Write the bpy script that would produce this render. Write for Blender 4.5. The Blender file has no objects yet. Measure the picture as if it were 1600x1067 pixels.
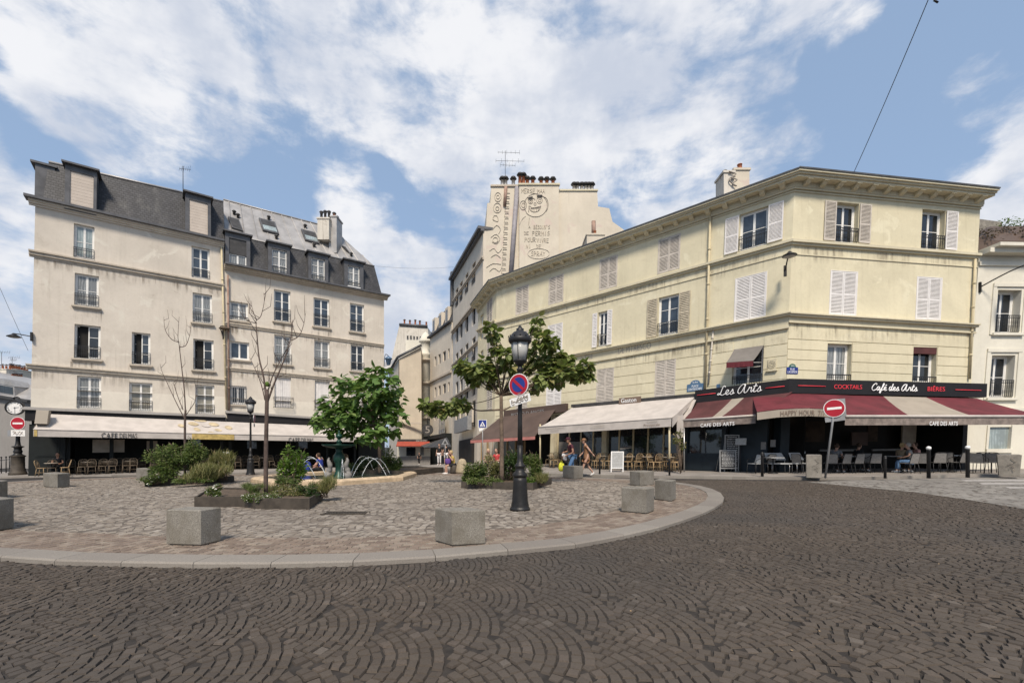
import bpy, math, random
import numpy as np
from mathutils import Vector, Matrix, geometry
R = math.radians
random.seed(7); RNG = np.random.default_rng(11)
S = bpy.context.scene
COL = S.collection
# ------------------------------------------------------------------ camera
FL, HY, CH = 700.0, 693.0, 1.6          # focal length in pixels of the 1600 px photo, horizon row, eye height
cam_d = bpy.data.cameras.new('camera'); cam = bpy.data.objects.new('camera', cam_d); COL.objects.link(cam)
cam.location = (0, 0, CH); cam.rotation_euler = (R(90), 0, 0)
cam_d.sensor_width = 36; cam_d.lens = FL/1600*36; cam_d.shift_y = (HY-533.5)/1600
cam_d.clip_end = 3000; cam_d.clip_start = .05
S.camera = cam
# ------------------------------------------------------------------ light
SUN_EL, SUN_AZ = R(50), math.atan2(0.0, -1.0)      # azimuth measured from +Y towards +X
w = bpy.data.worlds.new('World'); S.world = w; w.use_nodes = True
S.view_settings.view_transform = 'Standard'; S.view_settings.look = 'None'
S.view_settings.exposure = 0.16; S.view_settings.gamma = 1.0
S.render.engine = 'CYCLES'; S.cycles.max_bounces = 6; S.cycles.use_denoising = True
sl = bpy.data.lights.new('sun', 'SUN'); sl.energy = 4.1; sl.angle = R(11); sl.color = (1, .89, .75)
sun = bpy.data.objects.new('sun', sl); COL.objects.link(sun)
sdir = Vector((math.sin(SUN_AZ)*math.cos(SUN_EL), math.cos(SUN_AZ)*math.cos(SUN_EL), math.sin(SUN_EL)))
sun.rotation_euler = sdir.to_track_quat('Z', 'Y').to_euler(); sun.location = (0, 0, 60)

class NT:
    """small node tree writer"""
    def __init__(s, nt): s.t = nt; s.n = nt.nodes; s.l = nt.links
    def new(s, typ, **k):
        n = s.n.new(typ)
        for a, v in k.items():
            if a.startswith('i_'):
                n.inputs[a[2:].replace('_', ' ')].default_value = v
            else: setattr(n, a, v)
        return n
    def set(s, sock, v):
        if isinstance(v, bpy.types.NodeSocket): s.l.new(v, sock)
        elif v is not None:
            if hasattr(sock.default_value, '__len__') and not hasattr(v, '__len__'): v = (v,)*len(sock.default_value)
            if hasattr(v, '__len__') and len(v) == 3 and len(sock.default_value) == 4: v = (*v, 1)
            sock.default_value = v
    def m(s, op, a, b=None, c=None, clamp=False):
        n = s.n.new('ShaderNodeMath'); n.operation = op; n.use_clamp = clamp
        for i, v in enumerate((a, b, c)):
            if v is not None: s.set(n.inputs[i], v)
        return n.outputs[0]
    def mix(s, f, a, b, blend='MIX'):
        n = s.n.new('ShaderNodeMix'); n.data_type = 'RGBA'; n.blend_type = blend
        s.set(n.inputs[0], f); s.set(n.inputs[6], a); s.set(n.inputs[7], b)
        return n.outputs[2]
    def noise(s, vec, scale, detail=4, rough=.55, dist=0):
        n = s.n.new('ShaderNodeTexNoise'); s.set(n.inputs['Vector'], vec)
        n.inputs['Scale'].default_value = scale; n.inputs['Detail'].default_value = detail
        n.inputs['Roughness'].default_value = rough; n.inputs['Distortion'].default_value = dist
        return n.outputs['Fac']
    def ramp(s, f, lo, hi, a=0.0, b=1.0):
        n = s.n.new('ShaderNodeMapRange'); n.interpolation_type = 'SMOOTHSTEP'
        s.set(n.inputs[0], f); s.set(n.inputs[1], lo); s.set(n.inputs[2], hi); s.set(n.inputs[3], a); s.set(n.inputs[4], b)
        return n.outputs[0]
    def scale(s, vec, v):
        n = s.n.new('ShaderNodeMapping'); s.set(n.inputs[0], vec); n.inputs['Scale'].default_value = v
        return n.outputs[0]

def sky():
    T = NT(w.node_tree); T.n.clear()
    tc = T.new('ShaderNodeTexCoord').outputs['Generated']
    st = T.new('ShaderNodeTexSky'); st.sky_type = 'NISHITA'; st.sun_disc = False
    st.sun_elevation = SUN_EL; st.sun_rotation = SUN_AZ; st.air_density = 1.0; st.dust_density = 1.6; st.altitude = 50
    blue = T.mix(.5, st.outputs[0], (4.3, 5.95, 8.5))          # a summer haze over the clear air
    # cloud cover in sky directions: blobs given as (px, py, radius px, weight) of the tangent view, turned into directions
    def dirv(px, py):
        v = Vector(((px-800)/FL, 1, (HY-py)/FL)); return v.normalized()
    n1 = T.noise(tc, 3.0, 8, .62, .3); n2 = T.noise(T.scale(tc, (1, 1, 2.2)), 9.0, 6, .6, .2)
    warp = T.new('ShaderNodeVectorMath', operation='MULTIPLY_ADD')
    nz = T.new('ShaderNodeTexNoise'); nz.inputs['Scale'].default_value = 5; nz.inputs['Detail'].default_value = 3
    T.set(nz.inputs['Vector'], tc)
    sub = T.new('ShaderNodeVectorMath', operation='SUBTRACT'); T.l.new(nz.outputs['Color'], sub.inputs[0]); sub.inputs[1].default_value = (.5, .5, .5)
    T.l.new(sub.outputs[0], warp.inputs[0]); warp.inputs[1].default_value = (.16, .16, .16); T.set(warp.inputs[2], tc)
    vec = T.new('ShaderNodeVectorMath', operation='NORMALIZE'); T.l.new(warp.outputs[0], vec.inputs[0])
    total = None
    for px, py, r, wt in CLOUDS:
        d = dirv(px, py); ang = math.atan(r/math.hypot(FL, math.hypot(px-800, HY-py)))
        dp = T.new('ShaderNodeVectorMath', operation='DOT_PRODUCT'); T.l.new(vec.outputs[0], dp.inputs[0]); dp.inputs[1].default_value = d
        v = T.ramp(dp.outputs['Value'], math.cos(ang*1.2), math.cos(ang*.3), 0, wt)
        total = v if total is None else T.m('ADD', total, v)
    dens = T.m('ADD', T.m('MULTIPLY', T.m('SUBTRACT', n1, .5), 2.6), T.m('MULTIPLY', T.m('SUBTRACT', n2, .5), 2.1))
    dens = T.m('ADD', dens, T.m('MAXIMUM', T.m('MINIMUM', T.m('ADD', total, .06), .70), -.7))
    mask = T.ramp(dens, .08, .86)
    shade = T.noise(tc, 4.5, 5, .55)
    ccol = T.mix(T.ramp(T.m('ADD', shade, T.m('MULTIPLY', n2, .35)), .52, .80), (5.4, 5.85, 6.8), (8.2, 8.25, 8.5))
    colr = T.mix(T.m('MULTIPLY', mask, .97), blue, ccol)
    bg = T.new('ShaderNodeBackground'); T.l.new(colr, bg.inputs[0]); bg.inputs[1].default_value = .1
    out = T.new('ShaderNodeOutputWorld'); T.l.new(bg.outputs[0], out.inputs[0])
CLOUDS = [(230, 60, 190, .9), (130, 40, 120, .5), (250, 170, 120, .7), (95, 175, 60, .5), (430, 100, 150, .8), (520, 60, 160, .7), (640, 90, 150, .8),
 (750, 30, 170, .9), (900, 90, 210, 1.0), (850, 210, 160, .9), (720, 260, 110, .7), (1050, 70, 200, .9), (1000, 180, 150, .8), (1190, 40, 110, .6), (1200, 230, 100, .8), (1120, 280, 120, .8),
 (1000, 300, 90, .7), (580, 270, 90, .45), (1330, 60, 55, .5), (540, 240, 90, .35), (420, 290, 70, .4), (20, 330, 110, .9), (10, 480, 130, .9), (640, 450, 90, .6), (640, 390, 45, .5), (590, 400, 60, .5), (540, 370, 40, .4),
 (1560, 260, 130, .9), (1490, 130, 55, .35), (1540, 90, 50, .4), (640, 500, 90, .5),
 (350, 110, 40, -.7), (60, 230, 70, -.6), (190, 240, 60, -.4), (430, 210, 120, -.7), (560, 180, 90, -.6), (640, 330, 70, -.6), (300, 270, 70, -.5), (1350, 210, 150, -.9), (1440, 60, 80, -.6), (1230, 130, 40, -.5),
 (1050, 232, 36, -.8), (860, 250, 40, -.4), (5, 60, 40, -.7), (1420, 300, 90, -.6), (970, 340, 40, -.5), (700, 170, 40, -.4), (400, 340, 60, -.3),
 (-700, 0, 500, .4), (2400, 100, 600, .4)]
sky()

# ------------------------------------------------------------------ materials
def new_mat(name):
    m = bpy.data.materials.new(name); m.use_nodes = True
    T = NT(m.node_tree); b = T.n['Principled BSDF']
    return m, T, b
def mat(name, col, rough=.7, metal=0, var=.12, scale=3.0, bump=0, bscale=40, spec=.4, island=0.0, coat=0):
    m, T, b = new_mat(name)
    tc = T.new('ShaderNodeTexCoord').outputs['Object']
    c = col
    if var:
        f = T.noise(tc, scale, 5, .6)
        c = T.mix(T.ramp(f, .3, .7), tuple(max(0, x*(1-var)) for x in col), tuple(min(1, x*(1+var)) for x in col))
    if island:
        g = T.new('ShaderNodeNewGeometry').outputs['Random Per Island']
        hs = T.new('ShaderNodeHueSaturation'); T.set(hs.inputs['Color'], c)
        T.set(hs.inputs['Value'], T.m('ADD', T.m('MULTIPLY', g, 2*island), 1-island)); c = hs.outputs[0]
    T.set(b.inputs['Base Color'], c)
    b.inputs['Roughness'].default_value = rough; b.inputs['Metallic'].default_value = metal
    b.inputs['Specular IOR Level'].default_value = spec
    if coat: b.inputs['Coat Weight'].default_value = coat
    if bump:
        bn = T.new('ShaderNodeBump'); bn.inputs['Strength'].default_value = bump; bn.inputs['Distance'].default_value = .02
        T.l.new(T.noise(tc, bscale, 3, .6), bn.inputs['Height']); T.l.new(bn.outputs[0], b.inputs['Normal'])
    return m
def plaster(name, col, dirt=(.30, .25, .19), amount=.35, patch=None, streak=.5, bump=.25):
    """old painted render: broad stains, rain streaks, worn lighter patches"""
    m, T, b = new_mat(name)
    tc = T.new('ShaderNodeTexCoord').outputs['Object']
    a = T.noise(tc, .35, 6, .65, .4); s2 = T.noise(T.scale(tc, (2.2, 2.2, .16)), 1.6, 5, .6)
    f3 = T.noise(tc, 9, 4, .6)
    c = T.mix(T.ramp(a, .32, .72), tuple(x*.90 for x in col), tuple(min(1, x*1.07) for x in col))
    if patch: c = T.mix(T.ramp(T.noise(tc, .8, 7, .6, .8), .56, .64), c, patch)
    c = T.mix(T.m('MULTIPLY', T.ramp(s2, .5, .8), amount*streak), c, dirt)
    c = T.mix(T.m('MULTIPLY', T.ramp(T.noise(tc, 1.3, 8, .72, .5), .55, .8), amount), c, dirt)
    c = T.mix(T.m('MULTIPLY', T.ramp(f3, .45, .75), .10), c, dirt)
    sc_ = T.noise(T.scale(tc, (1, 1, 3.5)), 1.15, 7, .75, .6); c = T.mix(T.m('MULTIPLY', T.ramp(sc_, .635, .67), .35*min(1, amount*2.4)), c, tuple(x*.75 for x in dirt))
    rs_ = T.noise(T.scale(tc, (5, 5, .22)), 1.0, 6, .65); c = T.mix(T.m('MULTIPLY', T.ramp(rs_, .56, .72), .30*min(1, amount*2.2)), c, dirt)
    T.set(b.inputs['Base Color'], c); b.inputs['Roughness'].default_value = .9; b.inputs['Specular IOR Level'].default_value = .2
    bn = T.new('ShaderNodeBump'); bn.inputs['Strength'].default_value = bump; bn.inputs['Distance'].default_value = .03
    T.l.new(T.m('ADD', T.noise(tc, 6, 6, .7), T.m('MULTIPLY', T.noise(tc, 45, 3, .6), .3)), bn.inputs['Height']); T.l.new(bn.outputs[0], b.inputs['Normal'])
    return m
def slate(name, col, course=.16):
    m, T, b = new_mat(name)
    tc = T.new('ShaderNodeTexCoord').outputs['Object']
    sx = T.new('ShaderNodeSeparateXYZ'); T.set(sx.inputs[0], tc)
    u = T.m('ADD', T.m('MULTIPLY', sx.outputs[0], .8), T.m('MULTIPLY', sx.outputs[1], .6))
    cv = T.new('ShaderNodeCombineXYZ'); T.set(cv.inputs[0], u); T.set(cv.inputs[1], sx.outputs[2])
    br = T.new('ShaderNodeTexBrick'); T.set(br.inputs['Vector'], cv.outputs[0]); br.inputs['Scale'].default_value = 1
    br.inputs['Brick Width'].default_value = course*1.3; br.inputs['Row Height'].default_value = course; br.inputs['Mortar Size'].default_value = .012
    br.inputs['Color1'].default_value = (*[x*.75 for x in col], 1); br.inputs['Color2'].default_value = (*[x*1.3 for x in col], 1); br.inputs['Mortar'].default_value = (*[x*.35 for x in col], 1)
    c = T.mix(T.m('MULTIPLY', T.ramp(T.noise(T.scale(tc, (1, 1, .3)), 1.5, 6, .7), .5, .75), .35), br.outputs[0], (.22, .21, .19))
    T.set(b.inputs['Base Color'], c); b.inputs['Roughness'].default_value = .6
    bn = T.new('ShaderNodeBump'); bn.inputs['Strength'].default_value = .5; bn.inputs['Distance'].default_value = .02
    T.l.new(br.outputs['Fac'], bn.inputs['Height']); bn.invert = True; T.l.new(bn.outputs[0], b.inputs['Normal'])
    return m
def glass(name, col, rough=.06, folds=None):
    """window pane seen from outside: what hangs behind it gives the colour, the surface mirrors the sky"""
    m, T, b = new_mat(name)
    tc = T.new('ShaderNodeTexCoord').outputs['Object']
    c = col
    if folds:
        sx = T.new('ShaderNodeSeparateXYZ'); T.set(sx.inputs[0], tc)
        u = T.m('ADD', T.m('MULTIPLY', sx.outputs[0], 1.0), T.m('MULTIPLY', sx.outputs[1], .7))
        wv = T.m('SINE', T.m('ADD', T.m('MULTIPLY', u, 38), T.m('MULTIPLY', T.noise(tc, 2, 3), 9)))
        c = T.mix(T.ramp(wv, -1, 1), folds, col)
    c = T.mix(T.ramp(T.noise(tc, 1.7, 3), .35, .65), c, tuple(x*.6 for x in col))
    T.set(b.inputs['Base Color'], c); b.inputs['Roughness'].default_value = rough; b.inputs['Specular IOR Level'].default_value = .8
    bn = T.new('ShaderNodeBump'); bn.inputs['Strength'].default_value = .08; bn.inputs['Distance'].default_value = .05
    T.l.new(T.noise(tc, 2.2, 2), bn.inputs['Height']); T.l.new(bn.outputs[0], b.inputs['Normal'])
    return m
def stone_mat(name, ramp, joint=None, big=.0, speck=.25, rough=.75, shade_tint=None):
    """natural paving blocks: every block (mesh island) takes its own tone"""
    m, T, b = new_mat(name)
    tc = T.new('ShaderNodeTexCoord').outputs['Object']
    g = T.new('ShaderNodeNewGeometry').outputs['Random Per Island']
    cr = T.new('ShaderNodeValToRGB'); T.set(cr.inputs[0], g)
    e = cr.color_ramp.elements
    while len(e) < len(ramp): e.new(.5)
    for i, (p, c) in enumerate(ramp): e[i].position = p; e[i].color = (*c, 1)
    c = cr.outputs[0]
    if shade_tint:
        f = T.ramp(T.noise(tc, shade_tint[1], 4, .6, .6), .42, .62)
        c = T.mix(T.m('MULTIPLY', f, shade_tint[2]), c, shade_tint[0])
    c = T.mix(T.ramp(T.noise(tc, 60, 3, .7), .35, .7, 0, speck), c, (.03, .028, .026))
    c = T.mix(T.ramp(T.noise(tc, .25, 6, .65), .3, .75, 0, .35), c, (.10, .088, .078))
    T.set(b.inputs['Base Color'], c); b.inputs['Roughness'].default_value = .88; b.inputs['Specular IOR Level'].default_value = .18
    bn = T.new('ShaderNodeBump'); bn.inputs['Strength'].default_value = .5; bn.inputs['Distance'].default_value = .006
    T.l.new(T.noise(tc, 35, 5, .7), bn.inputs['Height']); T.l.new(bn.outputs[0], b.inputs['Normal'])
    return m
def leaf_mat(name, c1, c2, c3=None, trans=.35):
    m, T, b = new_mat(name)
    g = T.new('ShaderNodeNewGeometry').outputs['Random Per Island']
    tc = T.new('ShaderNodeTexCoord').outputs['Object']
    c = T.mix(g, c1, c2)
    if c3: c = T.mix(T.ramp(g, .86, .93), c, c3)
    c = T.mix(T.ramp(T.noise(tc, 1.2, 3), .4, .65, 0, .4), c, c1)
    T.set(b.inputs['Base Color'], c); b.inputs['Roughness'].default_value = .5; b.inputs['Specular IOR Level'].default_value = .35
    tr = T.new('ShaderNodeBsdfTranslucent'); T.set(tr.inputs[0], T.mix(.5, c, (.16, .24, .03)))
    mx = T.new('ShaderNodeMixShader'); mx.inputs[0].default_value = trans
    T.l.new(b.outputs[0], mx.inputs[1]); T.l.new(tr.outputs[0], mx.inputs[2]); T.l.new(mx.outputs[0], T.n['Material Output'].inputs[0])
    return m
M = {}
def MM(k, *a, fn=mat, **kw): M[k] = fn(k, *a, **kw)
MM('cream_render', (.605, .55, .475), fn=plaster, dirt=(.31, .26, .20), amount=.34, patch=(.645, .60, .52))
MM('cream_band', (.68, .63, .545), fn=plaster, dirt=(.34, .29, .22), amount=.2)
MM('cream_render_pale', (.57, .50, .40), fn=plaster, dirt=(.34, .29, .22), amount=.3)
MM('yellow_render', (.635, .58, .42), fn=plaster, dirt=(.34, .29, .19), amount=.36, patch=(.67, .62, .46))
MM('yellow_moulding', (.58, .53, .39), fn=plaster, dirt=(.24, .20, .14), amount=.55)
MM('ivory_render', (.66, .63, .54), fn=plaster, dirt=(.40, .36, .28), amount=.22)
MM('cream_moulding', (.50, .44, .36), fn=plaster, dirt=(.17, .145, .12), amount=.75)
MM('mural_render', (.60, .54, .44), fn=plaster, dirt=(.40, .34, .27), amount=.3, patch=(.56, .47, .40))
MM('street_render', (.64, .57, .47), fn=plaster, dirt=(.25, .21, .17), amount=.4)
MM('street_render_grey', (.61, .575, .52), fn=plaster, dirt=(.25, .23, .21), amount=.4)
MM('stained_white', (.60, .56, .49), fn=plaster, dirt=(.17, .14, .11), amount=.95, streak=1)
MM('grey_render', (.27, .255, .24), fn=plaster, dirt=(.14, .13, .12), amount=.5)
MM('slate', (.038, .038, .042), fn=slate)
MM('zinc', (.36, .345, .33), .45, .35, .18, 1.2)
MM('zinc_dark', (.10, .10, .105), .5, .3, .2, 2)
MM('dark_trim', (.045, .043, .042), .5, 0, .3, 3)
MM('white_paint', (.74, .73, .70), .5, 0, .07, 4)
MM('shutter_white', (.70, .675, .655), .6, 0, .06, 4)
MM('shutter_grey', (.50, .455, .40), .7, 0, .12, 4)
MM('shutter_tan', (.42, .37, .28), .75, 0, .2, 5)
MM('blind_beige', (.52, .45, .385), .7, 0, .06, 2)
MM('iron', (.03, .03, .032), .5, .4, .2, 8)
MM('iron_grey', (.028, .027, .027), .45, .5, .25, 5, bump=.15)
MM('green_iron', (.010, .045, .032), .4, .2, .3, 6, bump=.1)
MM('glass_dark', (.022, .026, .032), fn=glass)
MM('glass_blue', (.05, .065, .085), fn=glass)
MM('glass_curtain', (.30, .31, .31), fn=glass, folds=(.12, .13, .13))
MM('glass_pale', (.36, .42, .42), fn=glass, folds=(.24, .29, .30))
MM('glass_sand', (.30, .275, .22), fn=glass)
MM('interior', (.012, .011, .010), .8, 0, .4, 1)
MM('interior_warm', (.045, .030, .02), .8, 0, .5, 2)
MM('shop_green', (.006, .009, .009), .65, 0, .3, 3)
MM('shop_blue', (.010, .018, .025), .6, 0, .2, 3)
MM('fascia_black', (.008, .007, .008), .6, 0, .2, 3)
MM('awning_white', (.47, .43, .395), .8, 0, .10, 1.5, bump=.5, bscale=2.2)
MM('awning_cream', (.30, .262, .215), .8, 0, .08, 1.5)
MM('awning_red', (.115, .018, .025), .8, 0, .25, 1.2, bump=.5, bscale=2.2)
MM('awning_maroon', (.085, .028, .028), .85, 0, .25, 1.2, bump=.5, bscale=2.2)
MM('awning_brown', (.085, .058, .048), .85, 0, .15, 1.2)
MM('awning_taupe', (.20, .165, .145), .85, 0, .3, 5)
MM('awning_pink', (.42, .17, .15), .85, 0, .15, 2)
MM('awning_orange', (.32, .06, .035), .8, 0, .15, 2)
MM('awning_grey', (.17, .155, .14), .8, 0, .1, 2)
MM('gold', (.42, .31, .11), .7, 0, .25, 6)
MM('beige_print', (.46, .38, .25), .8, 0, .25, 3)
MM('neon_red', (.75, .05, .07), .4, 0, 0)
MM('letter_white', (.80, .80, .80), .4, 0, 0)
MM('letter_black', (.03, .03, .03), .5, 0, 0)
MM('letter_brown', (.17, .12, .09), .6, 0, 0)
MM('letter_grey', (.30, .27, .24), .8, 0, 0)
MM('letter_pale', (.46, .42, .37), .8, 0, 0)
MM('paint_black', (.28, .25, .215), .9, 0, .4, 5)
MM('paint_faint', (.30, .26, .22), .9, 0, .4, 3)
MM('paint_light', (.485, .435, .36), .9, 0, .3, 3)
MM('sign_blue', (.018, .035, .20), .35, 0, .1)
MM('sign_slate', (.08, .15, .25), .35, 0, .1)
MM('sign_red', (.36, .012, .025), .35, 0, .06)
MM('sign_green', (.02, .10, .06), .4, 0, .1)
MM('sign_white', (.75, .74, .72), .35, 0, .08, 9)
MM('sign_grey', (.28, .28, .28), .5, .3, .15)
MM('rust_pipe', (.26, .17, .13), .7, 0, .4, 2)
MM('pipe_cream', (.50, .43, .28), .6, 0, .12, 2)
MM('terracotta', (.34, .12, .06), .8, 0, .3, 9)
MM('rattan', (.30, .21, .115), .6, 0, .3, 25)
MM('rattan_dark', (.10, .075, .05), .6, 0, .3, 25)
MM('mesh_grey', (.20, .19, .18), .7, 0, .15, 12)
MM('mesh_pale', (.36, .37, .37), .7, 0, .15, 12)
MM('alu', (.45, .45, .45), .35, .8, .1)
MM('table_top', (.34, .29, .23), .4, 0, .15)
MM('granite', (.27, .255, .225), .85, 0, .16, 2.2, bump=.6, bscale=60)
MM('flue_grey', (.26, .245, .26), .6, 0, .15)
MM('granite_speck', (.26, .245, .215), .85)
MM('concrete', (.22, .20, .17), .85, 0, .25, 4, bump=.3)
MM('stone_sand', (.47, .36, .24), .7, 0, .2, 5, bump=.3)
MM('corten', (.055, .045, .035), .7, 0, .3, 4)
MM('soil', (.09, .065, .045), .95, 0, .4, 8, bump=.8)
MM('bark', (.13, .095, .07), .9, 0, .35, 8, bump=.6)
MM('bark_dark', (.085, .06, .05), .9, 0, .3, 8, bump=.4)
MM('road_sheet', (.030, .025, .021), .9, 0, .35, 9, bump=.5, bscale=9)
MM('joint', (.048, .039, .031), .95, 0, .4, 20)
MM('joint_plaza', (.11, .092, .075), .95, 0, .3, 12)
MM('joint_light', (.20, .17, .135), .95, 0, .3, 12)
MM('pavement', (.25, .225, .20), .85, 0, .2, 1.1, bump=.2)
MM('asphalt_pale', (.20, .185, .165), .85, 0, .25, 1.3, bump=.3)
MM('road_white', (.34, .32, .30), .8, 0, .3, 5)
def speck(m):
    T = NT(m.node_tree); b = T.n['Principled BSDF']; tc = T.new('ShaderNodeTexCoord').outputs['Object']
    v = T.noise(tc, 70, 4, .8); c = T.mix(T.ramp(v, .40, .60), (.14, .13, .112), (.285, .265, .23))
    c = T.mix(T.ramp(T.noise(tc, 2.5, 6, .7), .35, .7, 0, .75), c, (.12, .105, .08))
    T.set(b.inputs['Base Color'], c)
    bn = T.new('ShaderNodeBump'); bn.inputs['Strength'].default_value = .5; bn.inputs['Distance'].default_value = .01
    T.l.new(T.noise(tc, 50, 5, .75), bn.inputs['Height']); T.l.new(bn.outputs[0], b.inputs['Normal'])
speck(M['granite_speck'])
def stain_mat():
    m, T, b = new_mat('rain_stain'); tc = T.new('ShaderNodeTexCoord'); g = T.new('ShaderNodeSeparateXYZ'); T.set(g.inputs[0], tc.outputs['Generated'])
    f = T.ramp(T.noise(T.scale(tc.outputs['Object'], (6, 6, .3)), 1.0, 6, .7), .42, .68); f2 = T.ramp(T.noise(tc.outputs['Object'], 1.1, 4, .6), .35, .65)
    tr = T.new('ShaderNodeBsdfTransparent'); mx = T.new('ShaderNodeMixShader'); T.set(mx.inputs[0], T.m('MULTIPLY', T.m('MULTIPLY', T.m('MULTIPLY', f, f2), T.ramp(g.outputs[2], 0, 1)), .75))
    b.inputs['Base Color'].default_value = (.16, .13, .10, 1); b.inputs['Roughness'].default_value = .95
    T.l.new(tr.outputs[0], mx.inputs[1]); T.l.new(b.outputs[0], mx.inputs[2]); T.l.new(mx.outputs[0], T.n['Material Output'].inputs[0]); M['rain_stain'] = m
stain_mat()
def bulb_mat():
    m, T, b = new_mat('bulb'); b.inputs['Emission Color'].default_value = (1, .75, .45, 1); b.inputs['Emission Strength'].default_value = 5; M['bulb'] = m
bulb_mat()
def water_mat():
    m, T, b = new_mat('water_jet'); b.inputs['Base Color'].default_value = (.85, .88, .9, 1); b.inputs['Roughness'].default_value = .15
    b.inputs['Transmission Weight'].default_value = .45; b.inputs['IOR'].default_value = 1.33
    M['water_jet'] = m
    m, T, b = new_mat('water_pool'); b.inputs['Base Color'].default_value = (.06, .075, .06, 1); b.inputs['Roughness'].default_value = .05
    bn = T.new('ShaderNodeBump'); bn.inputs['Strength'].default_value = .4; T.l.new(T.noise(T.new('ShaderNodeTexCoord').outputs['Object'], 9, 3), bn.inputs['Height']); T.l.new(bn.outputs[0], b.inputs['Normal'])
    M['water_pool'] = m
    m, T, b = new_mat('lantern_glass'); b.inputs['Base Color'].default_value = (.6, .6, .58, 1); b.inputs['Roughness'].default_value = .12
    b.inputs['Transmission Weight'].default_value = .35; b.inputs['IOR'].default_value = 1.2
    M['lantern_glass'] = m
water_mat()
M['road_stone'] = stone_mat('road_stone', [(0, (.070, .056, .045)), (.4, (.080, .065, .052)), (.8, (.092, .075, .060)), (.97, (.104, .083, .067)), (1, (.135, .115, .097))], speck=.3, shade_tint=((.046, .043, .041), .10, .8))  # broad noise patches darken the setts: foreground shade put into the stone colour
M['plaza_stone'] = stone_mat('plaza_stone', [(0, (.20, .17, .14)), (.3, (.25, .215, .18)), (.65, (.30, .262, .22)), (1, (.35, .31, .265))], speck=.3)
M['band_stone'] = stone_mat('band_stone', [(0, (.17, .13, .105)), (.4, (.22, .17, .135)), (.7, (.26, .205, .165)), (1, (.31, .26, .21))], speck=.3)
M['kerb_stone'] = stone_mat('kerb_stone', [(0, (.235, .21, .185)), (.5, (.27, .245, .215)), (1, (.31, .285, .25))], speck=.25)
M['leaf_big'] = leaf_mat('leaf_big', (.065, .135, .03), (.155, .25, .065), (.23, .31, .10))
M['leaf_worn'] = leaf_mat('leaf_worn', (.13, .17, .045), (.26, .30, .10), (.34, .28, .12))
M['leaf_shrub'] = leaf_mat('leaf_shrub', (.06, .10, .026), (.17, .21, .06), (.21, .23, .09))
M['leaf_bright'] = leaf_mat('leaf_bright', (.06, .13, .015), (.17, .26, .04))
M['leaf_dark'] = leaf_mat('leaf_dark', (.025, .055, .016), (.07, .11, .035))
M['leaf_olive'] = leaf_mat('leaf_olive', (.12, .13, .045), (.28, .26, .11), (.38, .30, .15))
M['petal_white'] = leaf_mat('petal_white', (.6, .58, .5), (.78, .76, .7), trans=.15)
M['vine_dead'] = leaf_mat('vine_dead', (.05, .035, .028), (.17, .12, .09), (.24, .09, .05), trans=.1)

# ------------------------------------------------------------------ placing
GS = .0117
GK = .042          # the lane falls away beyond the square
def gz(x, y): return GS*max(-40, min(40, x)) - GK*max(0.0, y-34)
def G(px, py, h=0.0):
    """where the line of sight through a pixel of the photograph meets the ground (raised by h)"""
    a, b = (px-800)/FL, (py-HY)/FL
    y = (CH-h)/(b+GS*a)
    if y > 34 or y < 0: y = min(90, (CH-h-GK*34)/max(.0005, b+GS*a-GK))
    return Vector((a*y, y, gz(a*y, y)+h))
def at(px, py, y): return Vector(((px-800)/FL*y, y, CH-(py-HY)/FL*y))
ORG = {}
def tag(o, label=None, cat=None, group=None, kind=None):
    if label: o['label'] = label
    if cat: o['category'] = cat
    if group: o['group'] = group
    if kind: o['kind'] = kind
    return o
def thing(name, label, cat, loc=(0, 0, 0), rz=0, group=None):
    o = bpy.data.objects.new(name, None); COL.objects.link(o); o.location = loc; o.rotation_euler = (0, 0, rz); o.empty_display_size = .3
    tag(o, label, cat, group); ORG[o.name] = Vector(loc)
    return o
def kids(o): return [c for c in bpy.data.objects if c.parent == o]
def copy_thing(o, loc, rz=None, label=None, group=None, scale=None):
    c = o.copy(); COL.objects.link(c); c.location = loc
    if rz is not None: c.rotation_euler = (0, 0, rz)
    if label: c['label'] = label
    if group: c['group'] = group
    if scale: c.scale = (scale,)*3
    for p in KIDS.get(o.name, ()):
        q = p.copy(); COL.objects.link(q); q.parent = c
        for p2 in KIDS.get(p.name, ()):
            q2 = p2.copy(); COL.objects.link(q2); q2.parent = q
    return c
KIDS = {}
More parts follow.
